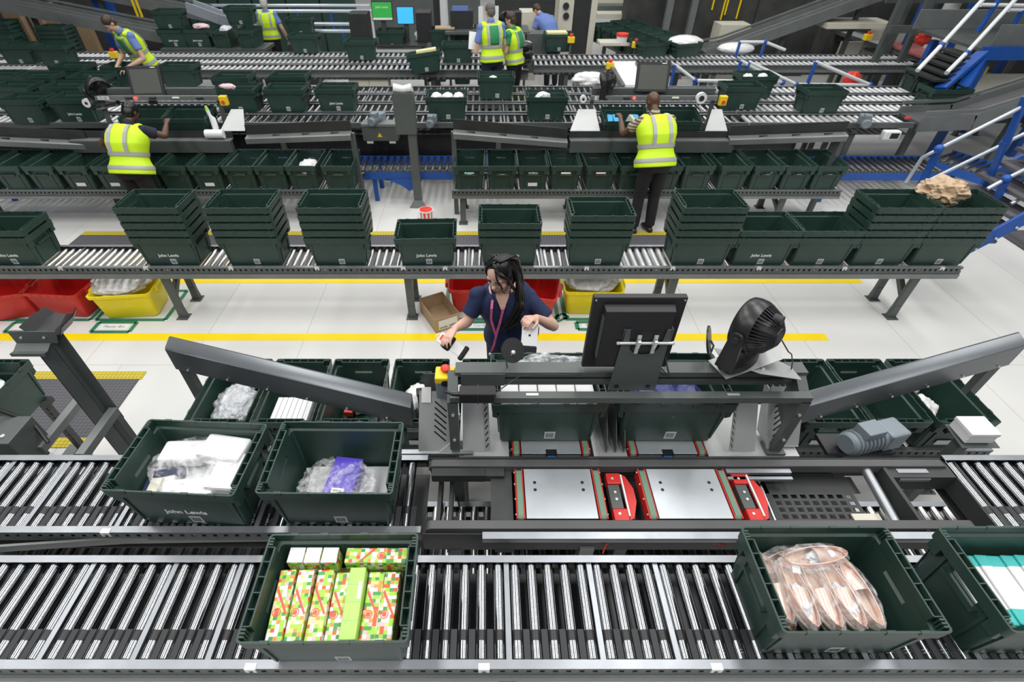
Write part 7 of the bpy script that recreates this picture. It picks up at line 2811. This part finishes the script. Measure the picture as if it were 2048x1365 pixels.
# inclined conveyor top right
def incline(label, pts, w=0.5, m='frame_light', rails=True, beltm='beltgrey', legs=True, name='inclined_conveyor'):
    t = thing(name, label, 'conveyor', (0, 0, 0))
    pts = [Vector(p) for p in pts]
    for i in range(len(pts) - 1):
        a, c = pts[i], pts[i + 1]
        MB().bar(a, c, w * 0.9, 0.04).build('belt', beltm, t)
        d = (c - a).normalized()
        s = d.cross(V(0, 0, 1)).normalized()
        for e in (-1, 1):
            MB().bar(a + s * e * w / 2 + V(0, 0, 0.0), c + s * e * w / 2, 0.04, 0.20).build('side_beam', m, t)
            if rails:
                MB().bar(a + s * e * w / 2 + V(0, 0, 0.16), c + s * e * w / 2 + V(0, 0, 0.16), 0.03, 0.04).build('guide_rail', m, t)
    if legs:
        for f in (0.05, 0.5, 0.92):
            q = lerp(pts[0], pts[-1], f)
            MB().bb(q.x - 0.04, q.x + 0.04, q.y - 0.04, q.y + 0.04, 0, max(0.1, q.z - 0.1)).build('leg', 'frame', t)
    return t


incline('grey conveyor climbing to the upper right in front of the dark enclosures', [atY(1405, 103, 12.6), atY(1445, 96, 12.6), atY(1760, -18, 12.6)], 0.55)
o = MB().bar(atY(1760, -18, 12.6), atY(1900, -60, 12.6), 0.5, 0.1).build('incline_end', 'frame_light') if False else None
incline('long grey conveyor climbing to the upper left corner', [atY(345, 72, 13.0), atY(0, 4, 13.0), atY(-250, -45, 13.0)], 0.6)
incline('second grey conveyor climbing left at the very top left', [atY(420, 30, 14.5), atY(170, -22, 14.5)], 0.5)
incline('thin pale chute sloping down beside the white-haired man', [atY(380, 12, 13.6), atY(445, 36, 13.5), atY(520, 58, 13.4)], 0.3, 'alu_rail', False, legs=False)
incline('grey belt conveyor rising to the right edge behind the white handrails', [(6.25, 7.75, 0.94), (7.0, 7.75, 0.97), (9.4, 7.75, 1.85)], 0.5, 'frame_light')
for u in (1815, 1893, 1940):
    p = atY(u, {1815: 236, 1893: 238, 1940: 255}[u], 7.5)
    pack('red_marker', 'small red marker on the rising grey belt, %s' % {1815: 'left', 1893: 'middle', 1940: 'right'}[u], 'marker', p, (0.07, 0.02, 0.03), 'orange_red')
# line running away along the right
t = conveyor('roller_conveyor', 'roller line running away from the camera at upper right, beyond the blue stair', 0, 6.2, 0, 0.5, 0.95, kind='far', bars=False, holes=False, legs=(0.5, 3, 5.8), pitch=0.105, r=0.027, braces=False, under_shade=True)
t.location = (9.4, 9.3, 0.0)
t.rotation_euler = (0, 0, math.radians(94))
pack('red_grid_mat', 'red gridded plate lying on the line at upper right', 'plate', (9.0, 11.8, 1.0), (0.6, 1.6, 0.04), 'redgrid')
# posts at right
G_P = 'dark steel uprights in the right background'
for i, (x, y, hgt) in enumerate(((7.75, 11.2, 3.2), (8.25, 11.2, 3.2), (8.6, 12.2, 3.2), (8.9, 10.4, 3.2), (9.9, 10.6, 3.4), (10.6, 10.2, 3.4), (9.6, 12.8, 3.4), (11.2, 11.4, 3.4), (12.0, 10.6, 3.4), (10.4, 13.4, 3.4))):
    o = MB().bb(-0.05, 0.05, -0.05, 0.05, 0, hgt).build('steel_upright', 'frame')
    o.location = (x, y, 0)
    tag(o, 'dark steel upright standing among the machinery at the upper right', 'post', G_P)
for i, (x, y, w) in enumerate(((9.0, 12.3, 0.05), (10.0, 12.3, 0.05), (11.2, 10.5, 0.06))):
    o = MB().bb(-w, w, -0.05, 0.05, 0, 3.4).build('blue_upright', 'blue_paint')
    o.location = (x, y, 0)
    tag(o, ['left', 'middle', 'right'][i] + ' of three blue uprights at the upper right', 'post')
o = MB().tube([(9.35, 12.0, 0), (9.35, 12.0, 3.6)], 0.14, 20).build('round_column', 'label_grey', None, auto=40)
tag(o, 'thick round grey column at the upper right', 'column')
for i in range(4):
    o = MB().bb(7.5 + 0.3 * i, 14, 10.8 + i * 0.9, 10.86 + i * 0.9, 1.5 + 0.35 * i, 1.62 + 0.35 * i).build('cross_rail', 'frame')
    tag(o, ['lowest', 'second', 'third', 'highest'][i] + ' long dark cross rail in the right background machinery', 'rail')
for i, (x, y, z, w) in enumerate(((9.0, 13.2, 0.9, 0.5), (9.9, 13.6, 0.9, 0.6), (10.7, 13.0, 0.8, 0.5), (8.3, 13.0, 0.7, 0.5), (11.6, 13.4, 1.0, 0.5))):
    pack('machine_cover', '%s pale machine panel between the uprights at the upper right' % ['second', 'third', 'fourth', 'leftmost', 'rightmost'][i], 'cover', (x, y, z / 2 + 0.13), (w, 0.05, z + 0.25), 'cream')
bx('machine_mass', 'large dark machine mass closing the upper right corner', 'machine', 1690, 2300, -80, 60, 14.2, 0.6, 'enclosure', zmin=0)
bx('shelf_table', 'pale-topped table line at the upper right beyond the uprights', 'table', 1655, 1790, 47, 58, 12.2, 0.7, 'cream')
crumple('white_cover', 'white glossy rounded cover behind the lanes, left of two', 'cover', atY(1370, 84, 12.0), (0.75, 0.5, 0.25), 'white_gloss', 110, amp=0.05, sub=4)
crumple('white_cover', 'white glossy rounded cover under the small guard rail, right of two', 'cover', atY(1472, 97, 12.0), (0.75, 0.5, 0.22), 'white_gloss', 111, amp=0.05, sub=4)
pack('cream_board', 'cream mesh-backed board leaning under the blue platform', 'board', atY(1985, 195, 8.95), (1.2, 0.04, 0.7), 'cream', (-20, 0, 0))
crumple('red_bag', 'red bag hanging under the right guard rail', 'bag', atY(1702, 162, 10.0), (0.3, 0.2, 0.35), 'orange_red', 112, amp=0.2, sub=3)
crumple('red_bag', 'red cloth at the dark box, upper right', 'bag', atY(1847, 76, 11.0), (0.3, 0.2, 0.28), 'orange_red', 113, amp=0.2, sub=3)

# left background: stacks and racks
G_L = 'totes nested in the stacks at the upper left'
nm = ['lowest', 'second', 'third', 'fourth', 'fifth', 'sixth', 'seventh', 'eighth', 'ninth', 'tenth', 'eleventh', 'twelfth', 'thirteenth', 'top']
for j, (x, y, n, nmm) in enumerate(((-12.4, 12.7, 13, 'leftmost'), (-11.5, 12.5, 13, 'second'), (-10.4, 12.6, 13, 'third'), (-9.2, 12.5, 12, 'fourth'))):
    for k in range(n):
        lb = '%s tote of the %s tall stack at the upper left' % (nm[k] if k < n - 1 else 'top', nmm)
        tote(x + random.uniform(-.005, .005), y, 0.16 + k * 0.0785, random.uniform(-1, 1), lb, G_L, barcode=False)
    o = MB().bb(x - 0.4, x + 0.4, y - 0.3, y + 0.3, 0, 0.155).build('pallet', 'kraft')
    tag(o, 'low pallet under the %s tall stack at the upper left' % nmm, 'pallet')
for i, (u0, u1, v0) in enumerate(((8, 42, 0), (60, 84, 8), (84, 112, 6), (150, 176, 25))):
    bx('pallet_board', ['first', 'second', 'third', 'fourth'][i] + ' brown upright board from the left behind the stacks', 'board', u0, u1, v0, 75, 14.0 + 0.1 * i, 0.15, 'cardboard', zmin=0)
t = thing('rear_bench', 'dark bench behind the pale lanes carrying a row of green totes', 'bench', (0, 0, 0))
a, c = atY(325, 96, 12.2), atY(532, 96, 12.2)
MB().bb(a.x, c.x, 12.1, 12.75, a.z - 0.06, a.z).build('bench_top', 'frame', t)
for f in (0.03, 0.5, 0.97):
    x = a.x + (c.x - a.x) * f
    MB().bb(x - 0.03, x + 0.03, 12.2, 12.6, 0, a.z - 0.06).build('leg', 'frame', t)
bz = a.z
for u, r, lb, jl in ((352, 0, 'green tote at the left end of the rear bench', True), (400, 0, 'green lettered tote with pinkish top on the rear bench', True), (450, 90, 'green end-on tote with pale bag on the rear bench', False), (500, 90, 'green end-on tote on the rear bench right of the one with pale bag', False)):
    p = atY(u, 95, 12.25)
    tote(p.x, 12.42, bz + 0.002, r, lb, 'totes on the rear bench', barcode=(r == 0), jl=jl)
for u, lb, k in ((352, 'upper green tote stacked on the bench left end', 1), (475, 'upper green tote stacked behind on the bench', 1)):
    p = atY(u, 95, 12.25)
    tote(p.x, 12.45 if u == 352 else 12.9, bz + 0.33 * k, 0, lb, 'totes on the rear bench')
for k in range(3):
    p = atY(600, 75, 13.3)
    tote(p.x + 0.05, 13.4, 0.35 + 0.34 * k, 0, ['lower', 'middle', 'upper'][k] + ' tote of the square pile right of the white-haired man', 'square pile of totes')
bx('pile_base', 'dark base under the square pile of totes', 'base', 575, 625, 90, 100, 13.2, 0.5, 'dark_steel', zmin=0).location.z = 0
pp = atY(400, 62, 12.3)
crumple('pink_bag', 'pale pink bag on the lettered tote of the rear bench', 'bag', (pp.x, 12.42, bz + 0.36), (0.36, 0.24, 0.12), 'pastel', 115, amp=0.2, sub=3)
pp = atY(450, 68, 12.3)
crumple('pale_bag', 'whitish bag in the end-on tote of the rear bench', 'bag', (pp.x, 12.42, bz + 0.30), (0.26, 0.34, 0.16), 'tissue', 116, amp=0.2, sub=3)
for i, (u0, u1, v, Y) in enumerate(((385, 740, 11, 15.2), (380, 748, 22, 14.4), (622, 712, 48, 14.0), (622, 712, 62, 13.6))):
    rail_tube('%s pale horizontal rail between the top-left racks and the desk' % ['highest', 'second', 'third', 'lowest'][i], [atY(u0, v, Y), atY(u1, v, Y)], 0.035, m='alu_rail', name='guard_rail',
              posts=[(atY(u, v + 38, Y + 0.02), atY(u - 8, v, Y + 0.02)) for u in ((440, 600) if i == 0 else ((400, 495, 668) if i == 1 else ((690,) if i == 2 else ())))])
for i in range(6):
    bx('rack_panel', ['first', 'second', 'third', 'fourth', 'fifth', 'sixth'][i] + ' dark green rack panel from the left along the back between stairs and desk', 'rack', 300 + i * 68, 364 + i * 68, -60, 60, 16.2, 0.4, 'green', zmin=0)
for i in range(5):
    bx('rack_panel', ['first', 'second', 'third', 'fourth', 'fifth'][i] + ' dark rack panel from the left at the very back left', 'rack', -180 + i * 98, -90 + i * 98, -60, 30, 16.8, 0.4, 'enclosure', zmin=0)
bx('blue_crate_pile', 'blue crate pile behind the left climbing conveyor', 'crates', 185, 208, 0, 20, 14.6, 0.4, 'blue_paint', zmin=0)
for u in (266, 274):
    bx('yellow_strap', ('left' if u == 266 else 'right') + ' hanging yellow strap at the top left', 'strap', u, u + 4, -8, 34, 13.9, 0.02, 'yellow')
# back structures between columns
for i, (u0, u1, v0, v1, Y, m_) in enumerate(((990, 1118, 0, 14, 17, 'dark_steel'), (1195, 1330, 12, 24, 16, 'frame'), (1195, 1330, 28, 38, 15.5, 'cream'), (895, 960, -20, 10, 17, 'frame'), (1200, 1260, -20, 8, 17, 'cream'), (740, 870, -30, 4, 17, 'frame'))):
    bx('machine_block', ['dark block behind the two men', 'grey beam block behind the slanting totes', 'cream beam block behind the slanting totes', 'grey block behind the blue sign', 'cream block at the top beside the pillar', 'grey block above the desk screens'][i], 'machine', u0, u1, v0, v1, Y, 0.5, m_, zmin=(0 if i in (0, 3, 5) else None))
